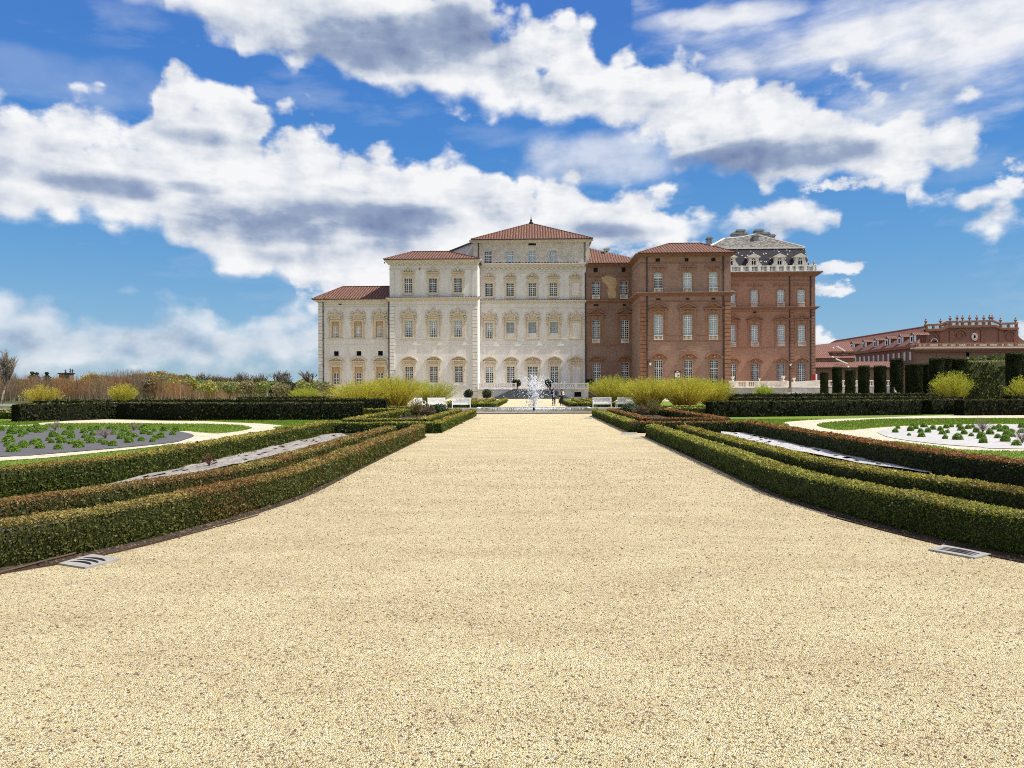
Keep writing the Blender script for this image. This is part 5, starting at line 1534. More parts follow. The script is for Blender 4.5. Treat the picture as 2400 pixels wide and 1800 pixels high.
# ---------------------------------------------------------------- grass blades over the lawns
def blades():
    Q = []
    for s in (-1, 1):
        n = 150000
        y = 12 + 30 * rng.random(n) ** 1.6; x = s * (8.3 + 24 * rng.random(n)); Q.append(np.c_[x, y])
    P = np.vstack(Q)
    def inside(P, poly):
        poly = np.array(poly); x, y = P[:, 0], P[:, 1]; c = np.zeros(len(P), bool); j = len(poly) - 1
        for i in range(len(poly)):
            xi, yi = poly[i]; xj, yj = poly[j]
            c ^= ((yi > y) != (yj > y)) & (x < (xj - xi) * (y - yi) / (yj - yi + 1e-12) + xi); j = i
        return c
    keep = np.ones(len(P), bool)
    for nm in ('gravel_ring_path', 'gravel_ring_path.001', 'stone_edging', 'weed_cloth', 'weed_cloth.001'):
        o = bpy.data.objects[nm]; keep &= ~inside(P, [(v.co.x, v.co.y) for v in o.data.vertices])
    back_ = np.zeros(len(P), bool)
    for o in bpy.data.objects:
        if o.name.startswith('lawn') and len(o.data.vertices) > 12:
            back_ |= inside(P, [(v.co.x, v.co.y) for v in o.data.vertices])
    for nm in ('weed_cloth', 'weed_cloth.001'):
        o = bpy.data.objects[nm]; back_ &= ~inside(P, [(v.co.x, v.co.y) for v in o.data.vertices])
    P = P[keep | back_]
    n = len(P); D = np.hypot(P[:, 0], P[:, 1]); sz = np.maximum(.03, .0022 * D)
    p3 = np.c_[P, sz * .35]; N3 = rng.normal(size=(n, 3)); N3[:, 2] *= .2
    col = lerp((.075, .125, .012), (.165, .25, .026), np.clip(fbm(p3 * 1.3, 4) * .6 + rng.random(n) * .5, 0, 1))
    o = mesh_from_quads('lawn_grass', leaf_geo(p3, unit(N3), sz, .3, .3, np.array([0, 0, 1.0])), col, M['bush']); o['kind'] = 'stuff'
blades()
# ================================================================== terrace and steps before the white palace
PT = Plane(138.2)
te = empty('terrace', (0, 0, 0), 0, 'plastered terrace with pale balustrade and basement windows before the white palace door', 'terrace')
xl, xr = PT.x(1119.6, 910), PT.x(1379, 910); zf = PT.z(911, 1248); zb = PT.z(898, 1248)
sl_, sr_ = PT.x(1207, 910), PT.x(1293, 910)
bw = [(P_, Q_) for P_, Q_ in ((PT.x(1132), PT.x(1151)), (PT.x(1345.5), PT.x(1362)))]
ops = [(a, b, max(.25, PT.z(930.5, 1248)), PT.z(919, 1248)) for a, b in bw]
mb = MB(); wall(mb, xl, xr, 0, zf - .18, PT.Y, ops); shell(mb, xl, xr, PT.Y, P3.Y, 0, zf - .18); mb.build('wall', [M['plaster'], M['room']], te)
mb = MB(); mb.box(xl, xr + .05, PT.Y - .14, P3.Y - .01, zf - .178, zf); mb.build('floor', M['stone'], te)
for a, b, c, d in ops:
    m2 = MB(); m2.box(a - .22, a, PT.Y - .06, PT.Y + .1, c - .1, d + .2); m2.box(b, b + .22, PT.Y - .06, PT.Y + .1, c - .1, d + .2); m2.box(a, b, PT.Y - .06, PT.Y + .1, d, d + .2)
    m2.box(a - .42, b + .42, PT.Y - .12, PT.Y + .1, d + .32, d + .44)
    for x in (a - .36, b + .36): m2.ball((x, PT.Y - .06, d + .1), .13, 6, 5)
    m2.build('basement_window', M['trim'], te)
yb_ = PT.Y + .1
for a, b in ((xl + .2, sl_), (sr_, xr - .2)):
    n = 3; L = (b - a) / n
    for k in range(n):
        m2 = MB(); balusters(m2, a + k * L + .28, a + (k + 1) * L - .02, zf, zb, yb_, .34, .13, .14, .13); m2.box(a + k * L - .04, a + k * L + .28, yb_ - .17, yb_ + .17, zf, zb + .03)
        if k == n - 1: m2.box(b - .02, b + .28, yb_ - .18, yb_ + .17, zf, zb + .04)
        m2.build('balustrade', M['white_stone'], te)
st = empty('stone_steps', (0, 0, 0), 0, 'flight of dark grey stone steps fanning down from the terrace to the walk', 'steps')
ns = 13; y0s = 131.2
for k in range(ns):
    t = k / ns; z = zf * (1 - t) - .01
    y_ = PT.Y - .14 - (PT.Y - y0s) * t; s_ = 3.9 * t
    mb = MB(); mb.box(sl_ - s_ - .3, sr_ + s_ * .75 + .3, y_ - .52, PT.Y - .15 - .002 * k, z - zf / ns + (.01 if k == ns - 1 else 0), z); mb.build('step', M['dark_stone'], st)


def lump(name, c, rx, ry, rz, n, size, dark, light, mat, parent=None, label=None, cat=None, group=None, box=False, seed=1, core=.82, up=None, tilt=.8, taper=0.0, nlow=.16):
    """leafy mass: leaf faces through an uneven shell round a darker inside"""
    d = unit(rng.normal(size=(n, 3)))
    if box:
        # superellipsoid
        p_ = 6.0; k = (np.abs(d) ** p_).sum(1) ** (-1 / p_); d2 = d * k[:, None]
    else: d2 = d
    rr = (.86 + .14 * rng.random(n)) * (1 - nlow + 2 * nlow * fbm(d * 2.2 + seed, seed, 3))
    P = d2 * rr[:, None] * [rx, ry, rz] + [0, 0, rz]
    if taper: P[:, :2] *= (1 - taper * P[:, 2:3] / (2 * rz))
    col = lerp(dark, light, np.clip(fbm(P * (2.2 / max(rx, .3)), seed + 3, 3) * .9 + rng.random(n) * .45 - .2, 0, 1))
    S = size * np.exp(rng.normal(0, .25, n))
    mb = MB()
    mb.ball((0, 0, rz), core * .92, 10, 8, rz, rx, ry) if not box else mb.lathe((0, 0, 0.02), [(rx * core, 0), (rx * core, rz * 1.9 * core + .1 * rz)], 10)
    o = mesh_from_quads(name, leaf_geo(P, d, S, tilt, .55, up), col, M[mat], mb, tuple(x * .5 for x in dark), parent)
    if parent is None: o.location = c; tag(o, label, cat, group)
    return o


# boxed topiary in tubs at the head of the steps
def tub_tree(loc, label, hh=1.25, w_=.42, high=False):
    t = empty('potted_topiary', loc, 0, label, 'topiary', 'potted topiary on the palace terrace')
    mb = MB(); mb.lathe((0, 0, 0), [(.26, 0), (.33, .30), (.37, .32), (.37, .38), (.3, .37)], 10); mb.build('pot', M['terra_dark'], t)
    mb = MB(); mb.tube([(0, 0, .5), (.02, 0, .6), (0, 0, .7)], .05, 6); mb.build('trunk', M['bark'], t)
    o = lump('crown', None, .72, .6, .62, 900, .17, (.010, .020, .008), (.028, .048, .014), 'yew', t, box=True, core=.85); o.location = (0, 0, .42)
    mb = MB()
    return t
for px, lab in ((1105.8, 'square clipped topiary in a pot at the left end of the step opening'), (1283.5, 'square clipped topiary in a pot at the right end of the step opening')):
    x = PT.x(1210.5 if px < 1200 else 1287, 905)
    tub_tree((x, PT.Y + .9, zf), lab)
x = PT.x(1379, 905); tub_tree((x + .3, PT.Y + .6, zf), 'rounded potted shrub on the corner post where white palace meets brick')

# potted shrubs at the foot of the terrace
for px, py, lab in ((1098, 928, 'round dark leafy shrub at the foot of the white pavilion corner'), (1141, 926, 'round dark leafy shrub in front of the left basement window')):
    p = V(px, 935, 135.5); lump('leafy_shrub', (p[0], 135.5, 0.05), .85, .8, .85, 700, .2, (.012, .022, .012), (.07, .10, .045), 'bush', label=lab, cat='shrub', seed=px)

# ================================================================== right hand terrace with urns, ramp
PR = Plane(131.0)
rt = empty('terrace', (0, 0, 0), 0, 'grey stone terrace with white balustrade in front of the mansard palace', 'terrace')
pw = 1780
xa, xb = PR.x(1708.5), PR.x(1845); z0, z1 = PR.z(907.5, pw), PR.z(892.8, pw)
mb = MB(); mb.box(xa, xb, PR.Y, 154.5, -.2, z0 - .12); mb.build('wall', M['grey_stone'], rt)
mb = MB(); mb.box(xa - .1, xb + .1, PR.Y - .1, 154.5, z0 - .118, z0); mb.build('coping', M['stone'], rt)
edges = [1709, 1726, 1749.5, 1776.5, 1800, 1829.5, 1844.5]
for k in range(1, 5):
    m2 = MB(); balusters(m2, PR.x(edges[k]) + .25, PR.x(edges[k + 1]) - .05, z0, z1, PR.Y + .25, .3, .12, .14, .14); m2.box(PR.x(edges[k]) - .1, PR.x(edges[k]) + .25, PR.Y + .05, PR.Y + .45, z0, z1); m2.build('balustrade', M['white_stone'], rt)
for a, b in ((1709, 1726), (1829.5, 1844.6)):
    m2 = MB(); m2.box(PR.x(a), PR.x(b), PR.Y, PR.Y + .5, z0, z1 - .1); m2.box(PR.x(a) - .08, PR.x(b) + .08, PR.Y - .08, PR.Y + .58, z1 - .098, z1 + .04); m2.build('pedestal', M['white_stone'], rt)
mb = MB(); mb.box(PR.x(1844.7), PR.x(1845) + .3, PR.Y, 150, z0, z1 - .05); mb.build('parapet', M['white_stone'], rt)
# ramp and its wall
rw = empty('ramp_wall', (0, 0, 0), 0, 'pale stone parapet of the ramp right of the urn terrace', 'wall')
xa2, xb2 = PR.x(1857), PR.x(1924); zr0, zr1 = PR.z(905, pw), PR.z(893, 1890)
Yw = 137.0; Pw = Plane(Yw); xa2, xb2 = Pw.x(1856), Pw.x(1924)
mb = MB(); mb.prism([(xa2, Pw.z(908, 1856)), (xb2, Pw.z(908.5, 1924)), (xb2, Pw.z(892, 1924)), (xa2, Pw.z(896, 1856))], Yw, Yw + .4); mb.build('parapet', M['white_stone'], rw)
mb = MB(); mb.prism([(xa2, Pw.z(896, 1856) + .003), (xb2, Pw.z(892, 1924) + .003), (xb2, Pw.z(891, 1924)), (xa2, Pw.z(895, 1856))], Yw - .08, Yw + .48); mb.build('coping', M['white_stone'], rw)
mb = MB(); mb.box(xa2, Pw.x(2110), Yw + .02, 156, -.2, Pw.z(908.3, 1880)); mb.build('base_wall', M['grey_stone'], rw)
mb = MB()
for k in range(7):
    ya = 131.2 + k * .55; mb.box(xb + .05 + .45 * k * 0, xb + 6.2 - .5 * k, ya, 137, -.1 + .14 * k, .06 + .14 * k)
ls = mb.build('stone_steps', M['stone']); tag(ls, 'broad pale stone steps between the urn terrace and the ramp wall', 'steps')
fb = empty('stone_balustrade', (0, 0, 0), 0, 'white stone balustrade glimpsed between the cylindrical topiary', 'balustrade')
for a, b in ((1936, 1968), (1968, 2000), (2000, 2032), (2032, 2062), (2062, 2092)):
    m2 = MB(); balusters(m2, Pw.x(a) + .5, Pw.x(b), Pw.z(906, 2000), Pw.z(891, 2000), Yw + .3, .42, .15, .2, .2); m2.box(Pw.x(a), Pw.x(a) + .5, Yw + .05, Yw + .55, Pw.z(906, 2000), Pw.z(890.5, 2000)); m2.build('balustrade_bay', M['white_stone'], fb)


def urn(px, py, Y, s, label):
    x, z = V(px, py, Y)
    mb = MB(); mb.lathe((0, 0, 0), [(.3 * s, 0), (.3 * s, .12 * s), (.12 * s, .25 * s), (.14 * s, .4 * s), (.42 * s, .75 * s), (.46 * s, 1.0 * s), (.55 * s, 1.12 * s), (.55 * s, 1.2 * s), (.4 * s, 1.18 * s)], 10)
    o = mb.build('stone_urn', M['white_stone'], loc=(x, Y, z)); tag(o, label, 'urn', 'white urns on the right hand terraces')
urn(1717.2, 892.6, PR.Y + .25, .62, 'white stone urn on the left end pedestal of the mansard terrace')
urn(1780, 892.6, PR.Y + .25, .36, 'small white stone urn on the middle of the terrace balustrade rail')
urn(1836, 892.2, PR.Y + .25, .68, 'white stone urn on the right end pedestal of the mansard terrace')
urn(1861, 894.8, Yw + .2, .58, 'white stone urn on the left end of the ramp parapet')

# signs
p = V(765.5, 920, 136.0)
sg = empty('notice_sign', (p[0], 136.0, 0), 0, 'small dark blue sign panel with white lines at the foot of the left palace corner', 'sign')
mb = MB(); mb.box(-.42, .42, -.03, .03, .75, 1.75); mb.build('face', simple('sign_blue', (.02, .035, .13), .5), sg)
mb = MB()
for z, w2 in ((1.36, .34), (1.22, .30), (1.10, .34)): mb.box(-w2, w2 * .8, -.036, -.03, z, z + .06)
mb.build('lettering', M['bench'], sg)
mb = MB(); mb.box(-.36, -.3, -.02, .02, 0, .75); mb.box(.3, .36, -.02, .02, 0, .75); mb.build('frame', M['metal'], sg)
p = V(1587.8, 883, 110.0)
sg = empty('sign_totem', (p[0], 110.0, 0), 0, 'tall notice board with maroon head and white poster above the right yellow willows', 'sign')
zt0, zt1, zt2 = V(1587, 884, 110)[1], V(1587, 873.4, 110)[1], V(1587, 868.5, 110)[1]
mb = MB(); mb.box(-.46, .46, -.06, .06, zt1, zt2); mb.build('head', simple('maroon_paint', (.10, .02, .02), .5), sg)
mb = MB(); mb.box(-.14, .14, -.066, -.06, zt1 + .09, zt1 + .2); mb.build('lettering', M['frame'], sg)
mb = MB(); mb.box(-.36, .36, -.05, .05, zt0, zt1 - .002); mb.build('poster', M['bench'], sg)
mb = MB(); mb.prism([(-.02, zt0 + .12), (.26, zt0 + .12), (.28, zt0 + .4), (.12, zt0 + .34), (.02, zt0 + .46)], -.056, -.05); mb.build('mark', M['metal'], sg)
mb = MB(); mb.box(-.42, -.36, -.05, .05, 0, zt1); mb.box(.36, .42, -.05, .05, 0, zt1); mb.build('frame', M['metal'], sg)
p = V(1911, 890, 139)
sg = empty('banner_stand', (p[0] - .3, 139, Pw.z(908.3, 1880)), 0, 'red banner stand beside the corner of the mansard palace', 'banner')
mb = MB(); mb.box(-.28, .28, -.03, .03, 1.0, 2.4); mb.build('banner', simple('red_banner', (.36, .025, .02), .6), sg)
mb = MB(); mb.box(.36, .62, -.03, .03, 1.2, 2.4); mb.build('side_panel', M['blind'], sg)
mb = MB(); mb.box(-.03, .03, .03, .09, 0, 2.4); mb.box(-.3, .3, -.2, .2, 0, .05); mb.build('stand', M['metal'], sg)

# ================================================================== basin and jet
fo = empty('fountain', (0, 60, 0), 0, 'low stone pool with a spraying water jet at the end of the gravel avenue', 'fountain')
def octo(k): return [(x, y) for x, y in ((-5.2 - k, -7.3 - k), (5.2 + k, -7.3 - k), (5.2 + k, -5 - k), (8.2 + k, -5 - k), (8.2 + k, 4.6 + k), (4.6 + k, 4.6 + k), (4.6 + k, 7.2 + k), (-4.6 - k, 7.2 + k), (-4.6 - k, 4.6 + k), (-8.2 - k, 4.6 + k), (-8.2 - k, -5 - k), (-5.2 - k, -5 - k))]
A, B = octo(.24), octo(0)
mb = MB(); n = len(A); zr_ = .13
for i in range(n):
    j = (i + 1) % n
    mb.quad((*A[i], zr_), (*A[j], zr_), (*B[j], zr_), (*B[i], zr_)); mb.quad((*A[i], .10), (*A[j], .10), (*A[j], zr_), (*A[i], zr_)); mb.quad((*B[j], -.02), (*B[i], -.02), (*B[i], zr_), (*B[j], zr_))
mb.build('rim', M['white_stone'], fo)
A2 = octo(.18); mb = MB()
for i in range(n):
    j = (i + 1) % n
    mb.quad((*A2[i], -.01), (*A2[j], -.01), (*A2[j], .10), (*A2[i], .10))
mb.build('plinth', M['grey_stone'], fo)
mb = MB(); mb.poly([(x, y, .06) for x, y in B]); o = mb.build('water', M['water'], fo)
mb = MB(); mb.lathe((0, 0, .0), [(.12, 0), (.09, .2), (.04, .28)], 8); mb.build('nozzle', M['metal'], fo)


def jet():
    Q = []; n = 4200
    H = 2.75
    # rising core, then drops thrown outward in ballistic arcs
    ang = rng.random(n) * 2 * pi; v0 = np.sqrt(2 * 9.8 * H) * (.42 + .58 * rng.random(n) ** .8)
    sp = np.abs(rng.normal(0, .15, n)) + .012
    tm = rng.random(n) ** .75 * 2 * v0 / 9.8
    r = v0 * sp * tm; z = .1 + v0 * tm - 4.9 * tm ** 2
    P = np.c_[r * np.cos(ang), r * np.sin(ang), z]
    P = P[(z > .05) & (rng.random(n) < np.where(z < 1.6, .45, .95))]
    S = .028 + .05 * rng.random(len(P)) ** 2.0
    m_ = 420
    z2 = 1.5 * rng.random(m_) ** 1.1; a2 = rng.random(m_) * 2 * pi; r2 = (.02 + .07 * z2) * np.sqrt(rng.random(m_)); P2 = np.c_[r2 * np.cos(a2), r2 * np.sin(a2), .1 + z2]
    S2 = .045 + .03 * rng.random(m_)
    b = rng.random((500, 2)); rr = 4.2 * b[:, 0] ** 1.2; P3 = np.c_[rr * np.cos(b[:, 1] * 2 * pi) * 1.0, rr * np.sin(b[:, 1] * 2 * pi) * .8 - .5, np.full(500, .09)]; S3 = np.full(500, .06)
    P = np.vstack((P, P2, P3)); S = np.r_[S, S2, S3]
    oc = np.array([[1, 0, 0], [0, 1, 0], [-1, 0, 0], [0, -1, 0], [0, 0, 1.7], [0, 0, -1.7]], float)
    Fc = np.array([[0, 1, 4], [1, 2, 4], [2, 3, 4], [3, 0, 4], [1, 0, 5], [2, 1, 5], [3, 2, 5], [0, 3, 5]])
    V_ = (P[:, None, :] + oc[None] * S[:, None, None] * .5).reshape(-1, 3); V_[:, 2] = np.maximum(V_[:, 2], .077)
    F_ = (np.arange(len(P))[:, None, None] * 6 + Fc[None]).reshape(-1, 3)
    me = bpy.data.meshes.new('water_jet'); me.from_pydata(V_.tolist(), [], F_.tolist()); me.materials.append(M['drops'])
    me.polygons.foreach_set('use_smooth', [True] * len(me.polygons))
    o = bpy.data.objects.new('water_jet', me); COL.objects.link(o); o.parent = fo; o.location = (0.05, 3.2, 0)
jet()

# ================================================================== benches
def make_bench():
    t = empty('garden_bench')
    mb = MB(); L = .78
    for k in range(5): mb.box(-L, L, -.27 + k * .105, -.19 + k * .105, .425, .45)
    mb.box(-L, L, -.275, -.25, .36, .424); mb.box(-L, L, .22, .245, .36, .424); mb.build('seat', M['bench'], t)
    mb = MB()
    def bk(z): return .235 + (z - .45) * .22
    for z in (.5, .93):
        y = bk(z); mb.box(-L, L, y - .02, y + .02, z - .035, z + .035)
    n = 22
    for k in range(n):
        x = -L + .05 + (2 * L - .1) * k / (n - 1)
        mb.prism([(x - .017, .535), (x + .017, .535), (x + .017, .895), (x - .017, .895)], bk(.7) - .012, bk(.7) + .012)
    for k in range(3):
        z = .62 + k * .1; mb.box(-L, L, bk(z) + .013, bk(z) + .03, z - .012, z + .012)
    mb.build('backrest', M['bench'], t)
    for s in (-1, 1):
        x = s * L
        mb = MB(); mb.tube([(x, .30, .68), (x, .1, .69), (x, -.22, .68), (x, -.33, .64), (x, -.34, .57), (x, -.28, .54)], .028, 6); mb.build('armrest', M['bench'], t)
        mb = MB(); mb.tube([(x, -.33, 0), (x, -.27, .3), (x, -.26, .66)], .03, 6); mb.build('leg', M['bench'], t)
        mb = MB(); mb.tube([(x, .34, 0), (x, .25, .42), (x, .36, .97)], .03, 6); mb.build('leg', M['bench'], t)
    return t


b0 = make_bench()
spots = [((1081, 958), 6, 'white slatted bench closest to the left end of the pool', 66.5), ((1025, 955), 22, 'white slatted bench second from the pool on the left, turned toward it', 67.2), ((975, 953.5), 38, 'white bench half hidden by dry twigs, farthest left of the pool', 66.5),
         ((1411, 956), -4, 'white slatted bench closest to the right end of the pool', 66.5), ((1466, 954), -18, 'white slatted bench second from the pool on the right, before the willow', 67.0), ((1517, 952.5), -34, 'white bench half hidden by shrubs, farthest right of the pool', 66.5),
         ((278, 946), 10, 'white bench glimpsed through the gap above the left yew hedge', 46.3)]
for k, (q, rz, lab, Y) in enumerate(spots):
    o = b0 if k == 0 else copy_tree(b0)
    x = V(q[0], q[1], Y)[0]
    o.location = (x, Y, 0); o.rotation_euler = (0, 0, math.radians(rz)); tag(o, lab, 'bench', 'white garden benches')

# ================================================================== drain stones in the gravel
mt, T = material('plate_stone')
c = T.mix(T.rng(T.noise(T.pos, 9, 4, .7), .3, .7), (.21, .20, .185), (.31, .30, .275)); T.set(T.bs.inputs['Base Color'], c); T.bs.inputs['Roughness'].default_value = .85
M['plate'] = mt


def plate(corners, label, slots=True):
    P = [G(*p) for p in corners]
    cx = sum(p[0] for p in P) / 4; cy = sum(p[1] for p in P) / 4
    o_ = empty('ground_grate', (cx, cy, 0), 0, label, 'stone plate', 'slotted stone plates set into the gravel edge')
    Q = [Vector((p[0] - cx, p[1] - cy, 0)) for p in P]
    mb = MB(); mb.slab([(q.x, q.y) for q in Q], -.05, .018); mb.build('slab', M['plate'], o_)
    if slots:
        f = lambda u, v_: (Q[0] * (1 - u) + Q[1] * u) * (1 - v_) + (Q[3] * (1 - u) + Q[2] * u) * v_
        for k in range(3):
            m2 = MB(); u0 = .26 + .2 * k; pts = []; n = 10
            for i in range(n + 1):
                v_ = .12 + .76 * i / n; u = u0 + .10 * (1 - ((v_ - .5) / .4) ** 2) - .03
                p = f(u, v_); pts.append((p.x, p.y))
            C = np.array(pts); Tn = unit(np.gradient(C, axis=0)); N_ = np.c_[Tn[:, 1], -Tn[:, 0]]
            wd = .022 * np.sin(np.linspace(.15, pi - .15, n + 1)) + .006
            A_ = C + N_ * wd[:, None]; B_ = C - N_ * wd[:, None]
            for i in range(n): m2.quad((*A_[i], .0195), (*A_[i + 1], .0195), (*B_[i + 1], .0195), (*B_[i], .0195))
            m2.build('slot', M['room'], o_)
    return o_
plate([(137, 1324), (216, 1302), (282, 1313), (200, 1334)], 'pale slotted stone plate at the left hedge in the foreground')
plate([(2176, 1291), (2210, 1280), (2323, 1302), (2285, 1311)], 'grey slotted stone plate at the right hedge in the foreground')
plate([(1104, 982.5), (1112, 979.6), (1130, 980), (1123, 982.8)], 'small pale stone plate by the left hedge end before the pool', False)
plate([(1368, 981), (1374, 978.4), (1392, 978), (1387, 981)], 'small pale stone plate by the right hedge end before the pool', False)
plate([(1455, 1017.5), (1464, 1013), (1494, 1013.5), (1492, 1018)], 'pale stone plate at the gap of the right hedges, farther one', False)
plate([(1486, 1028.5), (1492, 1024), (1504, 1023.5), (1504, 1028)], 'pale stone plate under the end of the right front hedge', False)
# irrigation hose lying along the left hedge
hp = [(-30, 1360), (0, 1347), (60, 1331), (120, 1315), (165, 1304), (182, 1298), (196, 1291), (230, 1284), (270, 1275), (330, 1256), (420, 1232), (520, 1205)]
mb = MB(); mb.tube([(*G(*p), .02) for p in smooth(hp, 4)], .014, 6)
tag(mb.build('garden_hose', simple('brown_hose', (.075, .05, .035), .7)), 'thin brown hose lying along the foot of the left foreground hedge', 'hose')
for s, n_ in ((-1, 'left'), (1, 'right')):
    E = offset(ARCS, .24); mb = MB()
    E2 = offset(ARCS, .248)
    pts = [((s * a[0], a[1]), (s * b[0], b[1])) for a, b in zip(E, E2)]
    for (a, b), (c, d) in zip(pts[:-1], pts[1:]):
        if a[1] > 10.5: continue
        mb.quad((*a, .016), (*c, .016), (*d, .016), (*b, .016)); mb.quad((*a, -.02), (*c, -.02), (*c, .016), (*a, .016)); mb.quad((*b, -.02), (*b, .016), (*d, .016), (*d, -.02))
    tag(mb.build('edging_strip', simple('rusty_edging', (.05, .03, .022), .8)), f'thin rusty metal edging along the foot of the {n_} foreground hedge', 'edging')

# loose stones and crumbs on the gravel
def stones():
    n = 26000
    y = 2.6 + 16 * rng.random(n) ** 1.7; x = (rng.random(n) - .5) * 2 * np.minimum(3.7 + np.maximum(0, 11 - y) * .85, .75 * y + .6)
    s = .003 + .0045 * rng.random(n) ** 3 + .0004 * y
    dk = rng.random(n) < .42
    oc = np.array([[1, 0, 0], [0, 1, 0], [-1, 0, 0], [0, -1, 0], [0, 0, .7], [0, 0, -.5]], float)
    Fc = np.array([[0, 1, 4], [1, 2, 4], [2, 3, 4], [3, 0, 4]])
    rot = rng.random(n) * pi; st_ = .6 + .9 * rng.random((n, 2))
    ox = oc[None, :, 0] * st_[:, :1]; oy = oc[None, :, 1] * st_[:, 1:]
    X = x[:, None] + s[:, None] * (ox * np.cos(rot)[:, None] - oy * np.sin(rot)[:, None]); Y = y[:, None] + s[:, None] * (ox * np.sin(rot)[:, None] + oy * np.cos(rot)[:, None])
    Z = .002 + s[:, None] * oc[None, :, 2]
    V_ = np.stack((X, Y, Z), 2).reshape(-1, 3); F_ = (np.arange(n)[:, None, None] * 6 + Fc[None]).reshape(-1, 3)
    me = bpy.data.meshes.new('loose_stones'); me.from_pydata(V_.tolist(), [], F_.tolist())
    col = lerp((.42, .31, .17), (.72, .62, .44), rng.random(n)); col[dk] = lerp((.05, .035, .025), (.20, .14, .09), rng.random(dk.sum()))
    at = me.attributes.new('tint', 'FLOAT_COLOR', 'FACE'); c4 = np.ones((len(F_), 4), np.float32); c4[:, :3] = np.repeat(col, 4, 0); at.data.foreach_set('color', c4.ravel())
    me.materials.append(M['twig']); o = bpy.data.objects.new('loose_stones', me); COL.objects.link(o); o['kind'] = 'stuff'
stones()
# fallen leaves along the hedge feet
def litter():
    P = []
    for s in (-1, 1):
        E = np.array(ARCS); k = rng.integers(0, len(E) - 1, 900); u = rng.random((900, 1)); p = E[k] * (1 - u) + E[k + 1] * u
        d = rng.normal(.05, .16, 900); p[:, 0] -= np.abs(d) * .7; p[:, 1] -= np.abs(d) * .5 * (p[:, 1] < 12); p[:, 0] *= s; P.append(p)
    for s in (-1, 1):
        n = 2600; y = 9 + 20 * rng.random(n); x = s * (5.4 + 2.2 * rng.random(n)); x = np.where(y < 13, x + s * (13 - y) * .55, x); P.append(np.c_[x, y])
    P = np.vstack(P); n = len(P)
    p3 = np.c_[P, np.full(n, .012)]; N_ = np.tile([0, 0, 1.0], (n, 1)); S = .022 + .025 * rng.random(n)
    col = lerp((.07, .045, .03), (.19, .13, .08), rng.random(n))
    o = mesh_from_quads('leaf_litter', leaf_geo(p3, N_, S, .35), col, M['twig']); o['kind'] = 'stuff'
litter()
# ================================================================== willows: arching yellow shoots
def willow(loc, r, h, n, label, name='willow_shrub', cat='shrub', group=None, seed=0, yellow=1.0, wst=.020, leaf=.085, lean=1.0):
    g = np.random.default_rng(seed)
    Q = []; Cc = []
    a = g.random(n) * 2 * pi; base = .45 * np.sqrt(g.random(n)) * r * .6
    out = np.sqrt(g.random(n)) * r * (.80 + .3 * g.random(n)); L = h * 1.06 * (1 - .34 * (out / r) ** 2) * (.78 + .26 * g.random(n))
    seg = 5; prev = None
    dirx, diry = np.cos(a), np.sin(a)
    T_ = []
    for k in range(seg + 1):
        t = k / seg; rr = base + (out - base) * (t ** 1.25); z = L * (t ** .92)
        T_.append(np.c_[rr * dirx + .05 * g.normal(size=n) * t, rr * diry + .05 * g.normal(size=n) * t, z])
    for k in range(seg):
        p, q = T_[k], T_[k + 1]; d = unit(q - p); sd_ = unit(np.cross(d, g.normal(size=(n, 3))))
        w0 = wst * (1 - .75 * k / seg); w1 = wst * (1 - .75 * (k + 1) / seg)
        Q.append(np.stack((p - sd_ * w0, p + sd_ * w0, q + sd_ * w1, q - sd_ * w1), 1))
        Cc.append(lerp((.20, .135, .045), (.36, .29, .06), np.clip(k / seg + .3 * g.random(n), 0, 1)))
    nl = n * 22
    i = g.integers(0, n, nl); t = np.clip(.28 + .74 * g.random(nl) ** .75, 0, .999); kk = (t * seg).astype(int); u = (t * seg - kk)[:, None]
    P = np.array(T_)[kk, i] * (1 - u) + np.array(T_)[np.minimum(kk + 1, seg), i] * u + g.normal(0, .05, (nl, 3))
    d = unit(np.array(T_)[np.minimum(kk + 1, seg), i] - np.array(T_)[kk, i]); side = unit(np.cross(d, g.normal(size=(nl, 3))))
    s = leaf * (.6 + .7 * g.random(nl)); dd = unit(d + .7 * g.normal(size=(nl, 3)) * .6); sd_ = unit(np.cross(dd, g.normal(size=(nl, 3))))
    lf = np.stack((P - dd * s[:, None] * .6, P + sd_ * s[:, None] * .2, P + dd * s[:, None] * .6, P - sd_ * s[:, None] * .2), 1)
    Q.append(lf)
    Cc.append(lerp((.17, .165, .025), (.50, .48, .075), np.clip(t * .75 + .45 * g.random(nl) - .2, 0, 1)) * np.array([yellow, 1, 1]))
    o = mesh_from_quads(name, np.vstack(Q), np.vstack(Cc), M['willow']); o.location = loc
    return tag(o, label, cat, group)


def at(px, Y): return V(px, 930, Y)[0]
gw = 'yellow willow shrubs'
willow((at(840, 62), 62, 0), 2.9, 2.35, 620, 'spreading yellow willow at the left end of the left clump', group=gw, seed=1)
willow((at(925, 64), 64, 0), 3.0, 2.75, 760, 'tallest yellow willow in the middle of the left clump', group=gw, seed=2)
willow((at(890, 69), 69, 0), 2.7, 2.6, 460, 'yellow willow behind, between the two front ones of the left clump', group=gw, seed=12)
willow((at(1010, 73), 73, 0), 3.0, 2.55, 460, 'paler willow at the right end of the left clump, behind the benches', group=gw, seed=3, yellow=.88)
willow((at(1437, 76), 76, 0), 3.0, 2.9, 560, 'yellow willow at the left end of the right clump, behind the benches', group=gw, seed=4, yellow=.95)
willow((at(1520, 66), 66, 0), 2.8, 2.65, 640, 'yellow willow in the middle of the right clump', group=gw, seed=5)
willow((at(1605, 64), 64, 0), 2.9, 2.7, 720, 'full yellow willow right of the notice board in the right clump', group=gw, seed=6)
